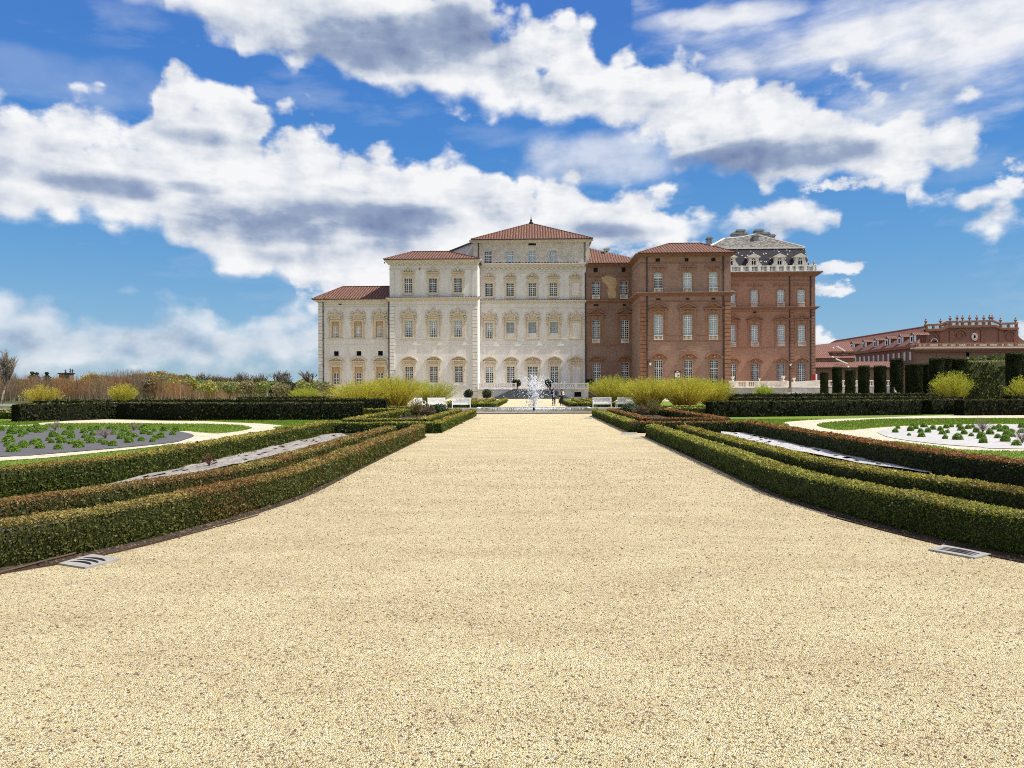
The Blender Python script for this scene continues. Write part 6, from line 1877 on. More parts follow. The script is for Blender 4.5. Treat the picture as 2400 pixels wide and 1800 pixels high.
willow((at(1668, 67), 67, 0), 2.3, 2.5, 480, 'yellow willow at the right end of the right clump, by the yew', group=gw, seed=7)
willow((at(2232, 59), 59, 0), 1.75, 2.85, 330, 'round single yellow willow in front of the topiary columns', group=gw, seed=8, yellow=.9)
willow((at(2412, 57), 57, 0), 1.6, 2.55, 260, 'yellow willow cut off by the right edge of view', group=gw, seed=9, yellow=.95)
willow((at(98, 72), 72, 0), 1.9, 2.15, 260, 'single yellow willow farthest left before the brown thicket', group=gw, seed=10, yellow=1.15)
willow((at(288, 72), 72, 0), 1.55, 2.3, 260, 'single yellow willow above the gap in the left yew hedge', group=gw, seed=11, yellow=1.1)
willow((at(1790, 84), 84, 0), 1.2, 2.05, 240, 'pale green willow in front of the urn terrace', group=gw, seed=13, yellow=.75)
willow((at(716, 92), 92, 0), 2.2, 2.0, 260, 'pale yellow green willow close to the left palace corner', group=gw, seed=14, yellow=.85)


def twiggy(loc, r, h, n, label, name, cat, group=None, seed=0, ca=(.15, .12, .09), cb=(.27, .23, .18), leaf=0, lc=((.1, .02, .02), (.2, .05, .04)), w_=.006):
    g = np.random.default_rng(seed); Q = []; Cc = []
    K = 4; pts = [np.zeros((n, 3))]; a = g.random(n) * 2 * pi; f = np.sqrt(g.random(n))
    top = np.c_[r * f * np.cos(a), r * f * np.sin(a), h * (1 - .45 * f ** 2) * (.7 + .35 * g.random(n))]
    for k in range(1, K + 1):
        t = k / K; p = top * np.array([t ** 1.3, t ** 1.3, t ** .85]); pts.append(p + g.normal(0, .035 * r, (n, 3)) * t)
    def seg(p, q, w0, w1):
        d = unit(q - p); sd_ = unit(np.cross(d, g.normal(size=p.shape))); Q.append(np.stack((p - sd_ * w0, p + sd_ * w0, q + sd_ * w1, q - sd_ * w1), 1)); Cc.append(lerp(ca, cb, g.random(len(p))))
    for k in range(K): seg(pts[k], pts[k + 1], w_ * (1.2 - .2 * k), w_ * (1 - .2 * k))
    A_ = np.array(pts)
    for lv in range(2):
        m_ = n * 5; i = g.integers(0, n, m_); k = g.integers(1, K, m_); u = g.random((m_, 1))
        p = A_[k, i] * (1 - u) + A_[k + 1, i] * u; d = unit(A_[k + 1, i] - A_[k, i]) + g.normal(0, .55, (m_, 3)); q = p + unit(d) * (h * (.10 + .14 * g.random((m_, 1)))); q[:, 2] = np.maximum(q[:, 2], .02)
        seg(p, q, w_ * .6, w_ * .3)
    if leaf:
        m_ = n * 5; p = Q[-1].mean(1)[g.integers(0, len(Q[-1]), m_)] + g.normal(0, .05, (m_, 3)) * [1, 1, 1.4]; p[:, 2] = np.maximum(p[:, 2], .03)
        Q.append(leaf_geo(p, g.normal(size=(m_, 3)), np.full(m_, leaf), .5)); Cc.append(lerp(*lc, g.random(m_)))
    o = mesh_from_quads(name, np.vstack(Q), np.vstack(Cc), M['twig']); o.location = loc
    return tag(o, label, cat, group)


# ---------------------------------------------------------------- perennials in the two cloth beds
def clump(size, seed, n=70, col=((.045, .095, .014), (.19, .30, .045))):
    """a rounded tuft: many upright leafy shoots"""
    g = np.random.default_rng(seed)
    m_ = n * 16; d = unit(g.normal(size=(m_, 3)) * [1, 1, .9]); d[:, 2] = np.abs(d[:, 2])
    rad = (.45 + .55 * g.random(m_) ** .5) * (.78 + .44 * fbm(d * 2.5 + seed, seed, 2))
    P = d * rad[:, None] * [.52, .52, .80]; P[:, 2] += .02
    N_ = unit(d + [0, 0, .5]); t = np.clip(rad * .8 + .35 * g.random(m_) - .25, 0, 1)
    q = leaf_geo(P, N_, np.full(m_, .16) * np.exp(g.normal(0, .25, m_)), .9, .42, unit(d + [0, 0, .8]))
    me_o = mesh_from_quads('leafy_plant', q, lerp(*col, t) * (.8 + .4 * g.random(m_))[:, None], M['bush'])
    return me_o
protos = [clump(1, s) for s in (31, 32, 33, 34)]
used = [False] * 4
ORD = ['leftmost', 'second', 'third', 'fourth', 'fifth', 'sixth', 'seventh', 'eighth', 'ninth', 'tenth', 'eleventh', 'twelfth', 'thirteenth', 'fourteenth', 'fifteenth', 'sixteenth']


def bed(rows, ox, oy, bedname, sc=.226):
    for rn, row in rows:
        row = sorted(row)
        for k, (a, b, w_) in enumerate(row):
            x, y = G(ox + a * sc, oy + b * sc)
            D = math.hypot(x, y); s = w_ * sc / F_PX * D * .74
            v_ = random.randrange(4)
            if used[v_]: o = protos[v_].copy(); COL.objects.link(o)
            else: o = protos[v_]; used[v_] = True
            o.location = (x, y, .02); o.scale = (s, s, s * random.uniform(.85, 1.05)); o.rotation_euler = (0, 0, random.random() * 6.28)
            where = 'leftmost' if k == 0 else (ORD[k] + ' from left')
            big = 'large' if w_ > 105 else ('small' if w_ < 66 else 'bushy')
            tag(o, f'{big} green plant, {where} in the {rn} of the {bedname}', 'plant', f'young perennials in the {bedname}')
bed([('front row', [(70, 1185, 70), (135, 1240, 135), (245, 1200, 120), (415, 1205, 105), (605, 1215, 100), (815, 1195, 125), (1170, 1180, 100), (1090, 1165, 85), (740, 1160, 80), (640, 1150, 110)]),
     ('second row', [(90, 1140, 130), (350, 1165, 90), (395, 1150, 90), (500, 1125, 60), (535, 1150, 70), (620, 1115, 90), (900, 1125, 60), (950, 1150, 120), (1035, 1145, 70), (1335, 1145, 110), (1465, 1130, 85), (1610, 1115, 90), (1580, 1138, 70)]),
     ('third row', [(215, 1085, 60), (270, 1060, 60), (125, 1055, 110), (555, 1085, 105), (680, 1065, 90), (740, 1100, 90), (740, 1050, 70), (880, 1095, 75), (965, 1070, 80), (1180, 1060, 75), (1265, 1105, 110), (1395, 1090, 85), (1670, 1095, 105), (1340, 1075, 80), (1790, 1065, 80)]),
     ('back row', [(10, 1025, 80), (140, 1000, 80), (220, 1045, 90), (315, 1035, 90), (375, 995, 85), (405, 1040, 95), (460, 1020, 60), (735, 1010, 85), (870, 1045, 90), (940, 1020, 80), (1010, 1015, 85), (1145, 1005, 85), (1190, 1020, 70), (1285, 1030, 95)]),
     ('right back row', [(1490, 1010, 110), (1500, 1055, 110), (1600, 1030, 60), (1560, 1065, 70), (1700, 1025, 95), (1820, 1030, 95)])], 0, 780, 'dark cloth bed')
bed([('front row', [(1525, 1380, 115), (1395, 1372, 65), (1150, 1352, 85), (1020, 1338, 45), (1790, 1415, 95), (1770, 1370, 100), (2020, 1400, 105), (2135, 1440, 100), (1940, 1365, 75), (2090, 1350, 70)]),
     ('middle row', [(880, 1305, 75), (1140, 1308, 70), (1215, 1305, 75), (1345, 1288, 70), (1365, 1325, 80), (1415, 1312, 60), (1590, 1325, 75), (1665, 1345, 60), (1715, 1305, 75), (1860, 1325, 90), (1970, 1295, 75), (2035, 1335, 90), (2090, 1310, 60), (2190, 1310, 80)]),
     ('back row', [(905, 1265, 55), (1035, 1290, 80), (1090, 1268, 70), (1060, 1240, 60), (1175, 1250, 80), (1270, 1275, 70), (1405, 1262, 70), (1460, 1250, 55), (1560, 1285, 80), (1545, 1252, 70), (1635, 1268, 75), (1680, 1255, 55), (1905, 1275, 65), (1955, 1262, 70), (2025, 1278, 75), (2190, 1255, 80)])], 1900, 720, 'white cloth bed')
gd = 'dry leafless stalks in the cloth beds'
for px, py, r, h, lab, sd_ in ((129, 1010, .34, .48, 'dry grey leafless plant at the back of the dark cloth bed, left one', 1), (247, 1029, .36, .46, 'dry leafless plant in the middle of the dark cloth bed', 2), (314, 1010, .28, .36, 'dry leafless plant at the back of the dark cloth bed, right one', 3),
                               (2303, 1015, .36, .58, 'dry grey leafless plant in the middle of the white cloth bed', 4), (2396, 1040, .30, .5, 'dry grey leafless plant at the right edge of the white cloth bed', 5)):
    x, y = G(px, py); twiggy((x, y, .02), r, h, 42, lab, 'dry_plant', 'plant', gd, sd_)
x, y = G(490, 1098); twiggy((x, y, .03), .24, .34, 12, 'red leaved seedling shrub on the left grey cloth strip', 'red_shrub', 'shrub', None, 8, (.07, .03, .025), (.12, .06, .04), .045, ((.07, .03, .025), (.15, .055, .045)))
x, y = G(556, 1067); twiggy((x, y, .03), .22, .26, 9, 'small dark red seedling by the soil of the left strip bed', 'red_shrub', 'shrub', None, 9, (.07, .03, .025), (.11, .05, .035), .04, ((.06, .03, .025), (.13, .05, .04)))
for s, n_ in ((-1, 'left'), (1, 'right')):
    twiggy((s * 6.3, 45.5, 0), .55, .80, 90, f'dry brown twiggy bush inside the small hedge ring on the {n_}', 'dry_bush', 'shrub', None, 20 + s, (.10, .07, .05), (.22, .16, .11), .06, ((.04, .05, .02), (.12, .09, .05)), .012)
    twiggy((s * 7.3, 47.5, 0), .6, 1.1, 110, f'tall dry bush at the back corner of the {n_} hedge ring', 'dry_bush', 'shrub', None, 24 + s, (.16, .12, .05), (.26, .22, .08), .07, ((.06, .08, .02), (.16, .15, .04)), .012)
    lump('leafy_shrub', (s * 5.9, 47.5, 0), .6, .5, .42, 500, .11, (.03, .05, .02), (.10, .16, .06), 'bush', label=f'low pale green shrub between hedge ring and benches on the {n_}', cat='shrub', seed=40 + s)

# ================================================================== clipped yew columns
cols = [(140, 680, 80), (275, 630, 95), (410, 655, 100), (550, 618, 108), (720, 618, 115), (890, 548, 122), (1015, 605, 60), (1090, 598, 125), (1205, 600, 85), (1310, 540, 140), (1417, 545, 76), (1545, 545, 142), (1645, 590, 58), (1825, 575, 150), (2120, 490, 165)]
wordn = ['first', 'second', 'third', 'fourth', 'fifth', 'sixth', 'seventh', 'eighth', 'ninth', 'tenth', 'eleventh', 'twelfth', 'thirteenth', 'fourteenth', 'last and tallest']


def column(h, r, seed):
    g = np.random.default_rng(seed); n = 5200
    a = g.random(n) * 2 * pi; z = h * g.random(n); topf = g.random(n) < .12
    rr = r * (.90 + .10 * g.random(n)) * (.93 + .14 * fbm(np.c_[np.cos(a), np.sin(a), z * .9] * 2 + seed, seed, 3)) * (1 + .04 * z / h)
    rr = np.where(topf, r * np.sqrt(g.random(n)), rr); z = np.where(topf, h + .05 * g.normal(size=n), z)
    z = z + np.where(z > h - .2, .10 * g.random(n), 0)
    P = np.c_[rr * np.cos(a), rr * np.sin(a), z]; N_ = np.c_[np.cos(a), np.sin(a), np.where(topf, 2, .1)]
    col = lerp((.013, .018, .008), (.042, .050, .016), np.clip(fbm(P * 2.4, seed, 3) * .8 + .5 * g.random(n) - .2, 0, 1)); col[topf] *= 1.5
    mb = MB(); mb.lathe((0, 0, 0), [(r * .9, 0), (r * .92, h - .1), (r * .5, h)], 10)
    t = empty('topiary_column')
    mesh_from_quads('crown', leaf_geo(P, N_, np.full(n, .13) * np.exp(g.normal(0, .25, n)), .8, .5, np.array([0, 0, 1.0])), col, M['yew'], mb, (.006, .009, .004), t)
    m2 = MB(); m2.lathe((0, 0, -.05), [(.14, 0), (.11, .3)], 6); m2.build('trunk', M['bark'], t)
    return t
for k, (a, b, w_) in enumerate(cols):
    px, py = 1900 + a * .226, 720 + b * .226
    hcol = 4.3
    zt = (V(px, py, 100)[1] - 1.7) / 100
    D = (hcol - 1.7) / zt; D = min(128, D)
    o = column(zt * D + 1.7, w_ * .226 / F_PX * D / 2, 50 + k); o.location = (V(px, py, D)[0], D, 0)
    tag(o, f'dark clipped yew column, {wordn[k]} from the left in the topiary row', 'topiary', 'clipped yew columns')
# tall hornbeam screen behind the columns
Dh = 76
x0_, z0_ = V(2262, 847, Dh); x1_, z1_ = V(2470, 842, Dh)
hedge(np.array([(x0_, Dh), (x1_ + 4, Dh)]), 1.6, z0_, 'screen', 'high clipped light green hedge screen behind the right topiary columns', name='hedge_screen', cat='hedge', mat='bush', dens=1.8, lf=.0024, lmin=.05, round_=.2)
for px, w2, s_ in ((2300, 3.4, 1), (2350, 3.8, 2)):
    x = V(px, 840, 96)[0]; lump('tree_crown', (x, 96, 2.2), w2, 2.4, 1.75, 1800, .34, (.03, .045, .012), (.09, .11, .03), 'bush', label=['dark rounded treetop above the high hedge, left one', 'dark rounded treetop above the high hedge, right one'][s_ - 1], cat='tree', seed=60 + s_, nlow=.3, core=.7)

# ================================================================== bare trees and woods
def bare_tree(seed, h, spread, levels=4, trunk=.16, up=.5, bend=.25, nb=(4, 6), start=.3, col=((.05, .035, .025), (.11, .085, .065)), thin=.55, tip=None, min_r=.012):
    g = random.Random(seed); Q = []; C_ = []; tips = []

    def strip_(p, q, r0, r1):
        d = (q - p).normalized()
        for s in range(2):
            a = Vector((g.gauss(0, 1), g.gauss(0, 1), g.gauss(0, 1))); sd_ = d.cross(a).normalized()
            Q.append([p - sd_ * r0, p + sd_ * r0, q + sd_ * r1, q - sd_ * r1]); C_.append(g.random())

    def grow(p, d, L, r, lv):
        n = 4; pts = [p]; dd = d.copy()
        for k in range(n):
            dd = (dd + Vector((g.gauss(0, bend), g.gauss(0, bend), g.gauss(0, bend * .6) + .10 * up))).normalized()
            q = pts[-1] + dd * (L / n); r0 = r * (1 - .55 * k / n); r1 = r * (1 - .55 * (k + 1) / n)
            strip_(pts[-1], q, max(r0, min_r), max(r1, min_r)); pts.append(q)
        if lv >= levels: tips.append(pts[-1]); return
        for k in range(g.randint(*nb)):
            t = start + (1 - start) * g.random() if lv else .55 + .45 * g.random()
            i = min(n - 1, int(t * n)); b = pts[i].lerp(pts[i + 1], t * n - i)
            a = g.random() * 6.28; o_ = Vector((math.cos(a), math.sin(a), 0))
            nd = (dd * up + o_ * spread + Vector((0, 0, .25))).normalized()
            grow(b, nd, L * g.uniform(.5, .78), max(r * .5, min_r), lv + 1)
    grow(Vector((0, 0, -.1)), Vector((0, 0, 1)), h * .45, trunk, 0)
    q = np.array([[tuple(v) for v in f] for f in Q]); c = lerp(col[0], col[1], np.array(C_))
    if tip:
        T_ = np.array([tuple(t) for t in tips]); T_ = np.repeat(T_, tip[0], 0); T_ = T_ + np.random.default_rng(seed).normal(0, tip[1], T_.shape)
        q = np.vstack((q, leaf_geo(T_, rng.normal(size=T_.shape), np.full(len(T_), tip[2]), 1))); c = np.vstack((c, lerp(tip[3], tip[4], rng.random(len(T_)))))
    zmax = q[:, :, 2].max(); q = q * (h / zmax)
    o = mesh_from_quads('bare_tree', q, c, M['twig'])
    return o


def put(o, px, Y, h0, pytop, label, group, name=None, z0=0):
    zt = V(px, pytop, Y)[1]; s = (zt - z0) / h0
    o.location = (V(px, 930, Y)[0], Y, z0); o.scale = (s, s, s); o.rotation_euler = (0, 0, random.random() * 6)
    if name: o.name = name
    tag(o, label, 'tree', group)


put(bare_tree(3, 10, .5, 4, .2, 1.25, .10, (5, 7), .25, ((.20, .165, .13), (.38, .33, .28)), min_r=.026), 6, 88, 10, 816, 'tall pale barked leafless tree at the far left edge', None, 'bare_tree')
pol = [bare_tree(k, 6, .8, 3, .26, .75, .2, (5, 6), .35, ((.10, .08, .06), (.22, .185, .145)), min_r=.020) for k in (11, 12, 13)]
pol[0].data.name = 'pollard'
plist = [(425, 876, 0), (466, 871, 1), (494, 875, 2), (527, 876, 0), (549, 871, 1), (557, 875, 2), (586, 871, 0), (614, 873, 1), (648, 864, 2), (654, 868, 0), (675, 878, 1), (727, 863, 2)]
for k, (px, py, v_) in enumerate(plist):
    o = pol[v_] if k in (0, 1, 2) else pol[v_].copy()
    if k > 2: COL.objects.link(o)
    put(o, px, 178 + (k * 7) % 16, 6, py, f'leafless pollarded tree, {(wordn + ["x"])[k] if k < 11 else "nearest the palace"} from the left in the distant row' if k < 11 else 'leafless pollarded tree in the distant row standing nearest the palace corner', 'bare pollarded trees in the distance', 'pollarded_tree')
orb = [bare_tree(k, 7, .75, 4, .18, .6, .2, (4, 6), .3, ((.12, .085, .05), (.2, .14, .08)), tip=(7, .30, .30, (.25, .15, .03), (.42, .30, .06)), min_r=.02) for k in (21, 22)]
for k, (px, py) in enumerate(((222, 867), (200, 874), (345, 866), (387, 868), (405, 873))):
    o = orb[k % 2] if k < 2 else orb[k % 2].copy()
    if k > 1: COL.objects.link(o)
    put(o, px, 165 + 6 * k, 7, py, ['spring budding orange yellow tree right of the distant tower', 'lower budding tree just right of the distant tower', 'budding tree rising behind the brown thicket crest, left one', 'budding yellowish tree behind the brown thicket crest, middle one', 'budding yellowish tree at the right slope of the brown thicket'][k], 'budding trees in the distance', 'budding_tree')


def conifer(px, py, Y, label):
    h = V(px, py, Y)[1]; n = 1500; g = np.random.default_rng(int(px)); z = h * (.3 + .7 * g.random(n)); f = 1 - (z / h - .3) / .7
    lay = .65 + .35 * np.sin(z / h * 40); a = g.random(n) * 2 * pi; r = 3.4 * (f * .9 + .12) * lay * np.sqrt(g.random(n))
    P = np.c_[r * np.cos(a), r * np.sin(a), z - r * .2]
    t = empty('conifer_tree', (V(px, 930, Y)[0], Y, 0), 0, label, 'tree', 'dark conifers in the distance')
    mesh_from_quads('crown', leaf_geo(P, np.c_[np.cos(a), np.sin(a), np.full(n, .8)], np.full(n, .45), .6, .4), lerp((.010, .018, .012), (.035, .045, .025), g.random(n)), M['yew'], None, None, t)
    m2 = MB(); m2.lathe((0, 0, 0), [(.2, 0), (.05, h * .95)], 6); m2.build('trunk', M['bark'], t)
conifer(76, 871, 190, 'dark conifer left of the tower, taller one'); conifer(86, 873, 192, 'dark conifer left of the tower, lower twin'); conifer(110, 872, 190, 'dark conifer closest to the distant tower')


def crowns(name, items, leafn, twig, seed):
    """a far belt of small trees and thicket, each with its own rounded crown, colour and stems"""
    g = np.random.default_rng(seed); Q = []; C_ = []
    for px, py, Y, wpx, (ca, cb), kind in items:
        x, zt = V(px, py, Y); x0 = V(px, 930, Y)[0]; h = zt; r = wpx / F_PX * Y / 2
        n = int(leafn * min(2.5, r * h / 8)); d = unit(g.normal(size=(n, 3)))
        low = .12 if kind else .30
        rad = (.35 + .65 * g.random(n) ** .45) * (.72 + .5 * fbm(d * 2.3 + px, seed + int(px) % 50, 3))
        hz = h * (1 - low) / 2
        P = d * rad[:, None] * [r, r * .8, hz] + [0, 0, h * low + hz]; P[:, 2] = np.minimum(P[:, 2], h * (.97 + .05 * g.random(n))); P += [x0, Y, 0]
        sz = twig[0] * (.6 + .8 * g.random(n)); wd = twig[1]
        if kind: dd = unit(np.c_[.55 * d[:, :2] + g.normal(0, .3, (n, 2)), np.abs(d[:, 2]) + .75])
        else: dd = unit(g.normal(size=(n, 3)))
        sd_ = unit(np.cross(dd, g.normal(size=(n, 3)))); w_ = wd * (.35 if kind else 1)
        Q.append(np.stack((P - dd * sz[:, None] * .5, P + sd_ * sz[:, None] * w_, P + dd * sz[:, None] * .5, P - sd_ * sz[:, None] * w_), 1))
        C_.append(lerp(ca, cb, np.clip(.5 * fbm(d * 3 + px, 3, 2) + .6 * g.random(n) - .05, 0, 1)))
        m_ = int(5 + r * 4); bx = x0 + g.normal(0, r * .35, m_); t = np.c_[bx + g.normal(0, r * .35, m_), Y + g.normal(0, .5, m_), h * (.6 + .38 * g.random(m_))]; b = np.c_[bx, np.full(m_, Y), np.zeros(m_)]
        wv = np.array([[.045, 0, 0]]) * (.5 + g.random((m_, 1)))
        Q.append(np.stack((b - wv, b + wv, t + wv * .25, t - wv * .25), 1)); cc = lerp((.10, .075, .055), (.20, .155, .12), g.random(m_)); pl = g.random(m_) < .3; cc[pl] = (.40, .35, .30); C_.append(cc)
    o = mesh_from_quads(name, np.vstack(Q), np.vstack(C_), M['bush']); o['kind'] = 'stuff'
    return o


BR = [((0.150, 0.078, 0.048), (0.307, 0.173, 0.098)), ((0.165, 0.099, 0.063), (0.285, 0.188, 0.123)), ((0.195, 0.093, 0.045), (0.360, 0.188, 0.087)), ((0.128, 0.090, 0.063), (0.240, 0.180, 0.128))]
GR = [((0.112, 0.138, 0.048), (0.232, 0.262, 0.093)), ((0.143, 0.158, 0.060), (0.300, 0.307, 0.112)), ((0.098, 0.128, 0.057), (0.195, 0.247, 0.105)), ((0.165, 0.173, 0.045), (0.360, 0.338, 0.090)), ((0.135, 0.120, 0.068), (0.255, 0.225, 0.128))]
OG = [((0.195, 0.150, 0.060), (0.390, 0.300, 0.105)), ((0.180, 0.165, 0.068), (0.345, 0.315, 0.112))]
g_ = random.Random(5)
btop = lambda px: np.interp(px, [-120, 0, 50, 80, 130, 175, 205, 260, 330, 385, 420, 470, 530, 600], [876, 868, 872, 880, 880, 882, 878, 868, 861, 870, 892, 900, 910, 920])
items = []
for k in range(74):
    px = -110 + 660 * (k / 74) + g_.uniform(-8, 8); items.append((px, float(btop(px)) + abs(g_.gauss(0, 9)) + (10 if k % 3 == 0 else -4), g_.uniform(112, 142), g_.uniform(34, 62), g_.choice(BR), 1))
crowns('brown_thicket', items, 900, (.75, .045), 5)
gtop = lambda px: np.interp(px, [300, 380, 430, 500, 560, 680, 720, 800], [884, 876, 880, 892, 892, 890, 890, 894])
items = []
for k in range(46):
    px = 310 + 470 * (k / 46) + g_.uniform(-8, 8); items.append((px, float(gtop(px)) + abs(g_.gauss(0, 7)), g_.uniform(120, 165), g_.uniform(26, 52), g_.choice(GR if px > 420 or k % 2 else BR), 0))
crowns('green_thicket', items, 900, (.34, .42), 6)
ftop = lambda px: np.interp(px, [-120, 0, 60, 120, 200, 225, 300, 340, 380, 420, 450, 520, 800], [880, 880, 888, 884, 884, 878, 876, 868, 866, 872, 878, 884, 888])
items = []
for k in range(64):
    px = -110 + 900 * (k / 64) + g_.uniform(-8, 8); items.append((px, float(ftop(px)) + abs(g_.gauss(0, 5)), g_.uniform(190, 235), g_.uniform(28, 54), g_.choice(OG + GR[:2]), 0))
crowns('green_thicket', items, 700, (.5, .36), 7)
# far tower above the woods
tw = empty('tower', (0, 0, 0), 0, 'distant squat tower block with antennas above the woods', 'tower')
Yt = 420; x0_, zt = V(138, 876.5, Yt); x1_, _ = V(163, 876.5, Yt)
mb = MB(); mb.box(x0_, x1_, Yt, Yt + 4, 0, zt); mb.build('wall', simple('tower_wall', (.15, .115, .09), .9), tw)
mb = MB(); mb.box(x0_ - .5, x1_ + .5, Yt - .5, Yt + 4.5, zt, zt + .6); mb.build('roof', M['metal'], tw)
for px, pt in ((146, 866), (157, 863.5), (162.5, 865)):
    x, z = V(px, pt, Yt); mb = MB(); mb.tube([(x, Yt + 3, zt), (x, Yt + 3, z)], .22, 5)
    for q in range(3): mb.box(x - .5, x + .5, Yt + 2.6, Yt + 3.4, z - .8 - q * .9, z - .55 - q * .9)
    mb.build('antenna', M['metal'], tw)
# white railing at the far left
fl = empty('stone_balustrade', (0, 0, 0), 0, 'long low white balustrade at the far left edge behind the hedges', 'balustrade')
Yb2 = 66
x0_ = V(-80, 950, Yb2)[0]; x1_ = V(54, 950, Yb2)[0]; za, zb2 = V(10, 958, Yb2)[1], V(10, 948.5, Yb2)[1]
mb = MB(); balusters(mb, x0_, x1_, max(.05, za - .15), zb2, Yb2, .3, .1, .12, .14); mb.build('balustrade_bay', M['white_stone'], fl)
hedge(np.array([(-40, 50), (-32.0, 50)]), .45, .45, 'box_fresh', 'low green box hedge at the far left edge, farther one', group='low box hedges edging the parterre')
hedge(np.array([(-36, 45.5), (-29.0, 45.5)]), .45, .45, 'box_fresh', 'low green box hedge at the far left edge, nearer one', group='low box hedges edging the parterre')
# ================================================================== long gallery and its ornate end
gl_ = empty('gallery_building', (0, 0, 0), 0, 'long low brick gallery with dormered tile roof receding at the right', 'building')
xe = V(2165, 770, 200)[0]                    # ridge runs along y at this x
zr = (V(2165, 767, 200)[1] + V(1963, 799, 257)[1]) / 2
EW = 7.5                                    # half depth of the block
xw = xe - EW
zE = V(2151, 808, 188)[1]
def zat(px, py, Y): return V(px, py, Y)[1]
y0, y1 = 199.0, 262.0
mb = MB()
mb.quad((xw, y1, 0), (xw, 189.5, 0), (xw, 189.5, zE), (xw, y1, zE)); mb.quad((xw, y0, 0), (xe + EW, y0, 0), (xe + EW, y0, zE), (xw, y0, zE)); mb.quad((xe + EW, y1, 0), (xw, y1, 0), (xw, y1, zE), (xe + EW, y1, zE)); mb.quad((xe + EW, y0, 0), (xe + EW, y1, 0), (xe + EW, y1, zE), (xe + EW, y0, zE))
mb.poly([(xw - .05, 188.5, zE - .05), (xe, 199.1, zE - .05), (xe, 199.1, zr - .05)]); mb.build('wall', M['brick_far'], gl_)
mb = MB(); o_ = .9
a, b, c, d = (xw - .1, 188.4, zE), (xw - o_, y1 + o_, zE), (xe, 257.5, zr), (xe, y0, zr)
mb.quad(b, a, d, c); mb.poly([(xe + EW + o_, y1 + o_, zE), b, c]); mb.quad(a, (xe + EW + o_, y0, zE), (xe + EW + o_, y1 + o_, zE), b); mb.quad((xe + EW + o_, y0, zE), (xe + EW + o_, y1 + o_, zE), c, d)
rf = mb.build('roof', M['tiles_far'], gl_)
mb = MB(); ridge_tube(mb, [d, c, b], .28); mb.build('ridge_tiles', simple('red_ridge', (.36, .10, .06), .8), gl_)
mb = MB(); mb.box(xw - .8, xw + .2, 189.5, y1, zE - .7, zE - .01); mb.build('cornice', M['terra_dark'], gl_)
# dormers along the west slope
for k, yy in enumerate((193, 199.5, 206.5, 213.5, 221, 229, 236)):
    xs = xw + 1.9; zs = zE + (xs - xw) / EW * (zr - zE)
    m2 = MB(); m2.box(xs - .7, xs + 2.4, yy - .8, yy + .8, zs - .7, zs + 1.3, 1)
    n_ = len(m2.v); m2.v += [(xs - .9, yy - 1.0, zs + 1.3), (xs - .9, yy + 1.0, zs + 1.3), (xs - .9, yy, zs + 2.0), (xs + 3.2, yy - 1.0, zs + 1.3), (xs + 3.2, yy + 1.0, zs + 1.3), (xs + 3.2, yy, zs + 2.0)]
    for f in ((0, 2, 1), (0, 3, 5, 2), (1, 2, 5, 4), (0, 1, 4, 3)): m2.f.append(tuple(n_ + i for i in f)); m2.mi.append(1)
    m2.box(xs - .86, xs - .69, yy - .86, yy + .86, zs - .7, zs + 1.29, 0); m2.prism([(xs - .86, zs + 1.3), (xs - .69, zs + 1.3), (xs - .69, zs + 1.85), (xs - .86, zs + 1.85)], yy - .4, yy + .4, 0)
    m2.box(xs - .86, xs - .2, yy - .86, yy - .79, zs - .6, zs + 1.28, 0)
    o = m2.build('dormer', [M['bench'], M['tiles_far']], gl_)
    m2 = MB(); m2.box(xs - .90, xs - .86, yy - .35, yy + .35, zs - .2, zs + .9); m2.build('window', M['room'], o)
# attic windows along the wall
for k in range(14):
    yy = 191.5 + k * 2.9
    m2 = MB(); m2.box(xw - .06, xw + .1, yy - .6, yy + .6, zE - 3.6, zE - 1.5); o = m2.build('window', M['curtain'], gl_)
    m2 = MB(); m2.box(xw - .14, xw - .06, yy - .8, yy - .6, zE - 3.8, zE - 1.3); m2.box(xw - .14, xw - .06, yy + .6, yy + .8, zE - 3.8, zE - 1.3); m2.box(xw - .14, xw - .06, yy - .6, yy + .6, zE - 1.5, zE - 1.3); m2.build('surround', M['terra_dark'], o)
for z_ in (zE - 4.6, zE - 7.2):
    m2 = MB(); m2.box(xw - .3, xw + .1, 189.5, y1, z_, z_ + .3); m2.build('string_course', M['terra_dark'], gl_)
for k in range(12):
    yy = 202 + k * 5.4; m2 = MB(); m2.box(xw - .18, xw + .1, yy - .5, yy + .5, zE - 10.5, zE - 7.3); m2.build('pilaster', M['terra_dark'], gl_)

# lean-to wings in front (to the west)
an = empty('gallery_annex', (0, 0, 0), 0, 'low brick annex with two tiers of tiled lean-to roof, right of the mansard palace', 'building')
Ya = 190.0; Pa = Plane(Ya)
xa, xb = Pa.x(1880), Pa.x(2160)
zA0, zA1 = Pa.z(860.5, 2000), Pa.z(846, 2000)
mb = MB(); mb.box(xa, xb, Ya, Ya + 30, 0, zA0); mb.build('wall', M['brick_far'], an)
mb = MB(); P8 = Plane(Ya + 4.5)
mb.quad((xa, Ya - .8, zA0), (xb + 1, Ya - .8, zA0), (xb - 3.5, Ya + 4.5, zA1), (xa, Ya + 4.5, zA1)); mb.poly([(xb + 1, Ya - .8, zA0), (xb + 1, Ya + 30, zA0), (xb - 3.5, Ya + 4.5, zA1)])
mb.box(xa, xb + 1, Ya - .8, Ya + .2, zA0 - .25, zA0 - .004); mb.build('lower_roof', M['tiles_far'], an)
zB = zA1 + .9
xm = P8.x(2000); mb = MB(); mb.box(xa, xm, Ya + 4.4, Ya + 30, zA1 - .3, zB); mb.build('upper_wall', M['brick_far'], an)
mb = MB(); Yt_ = Ya + 17
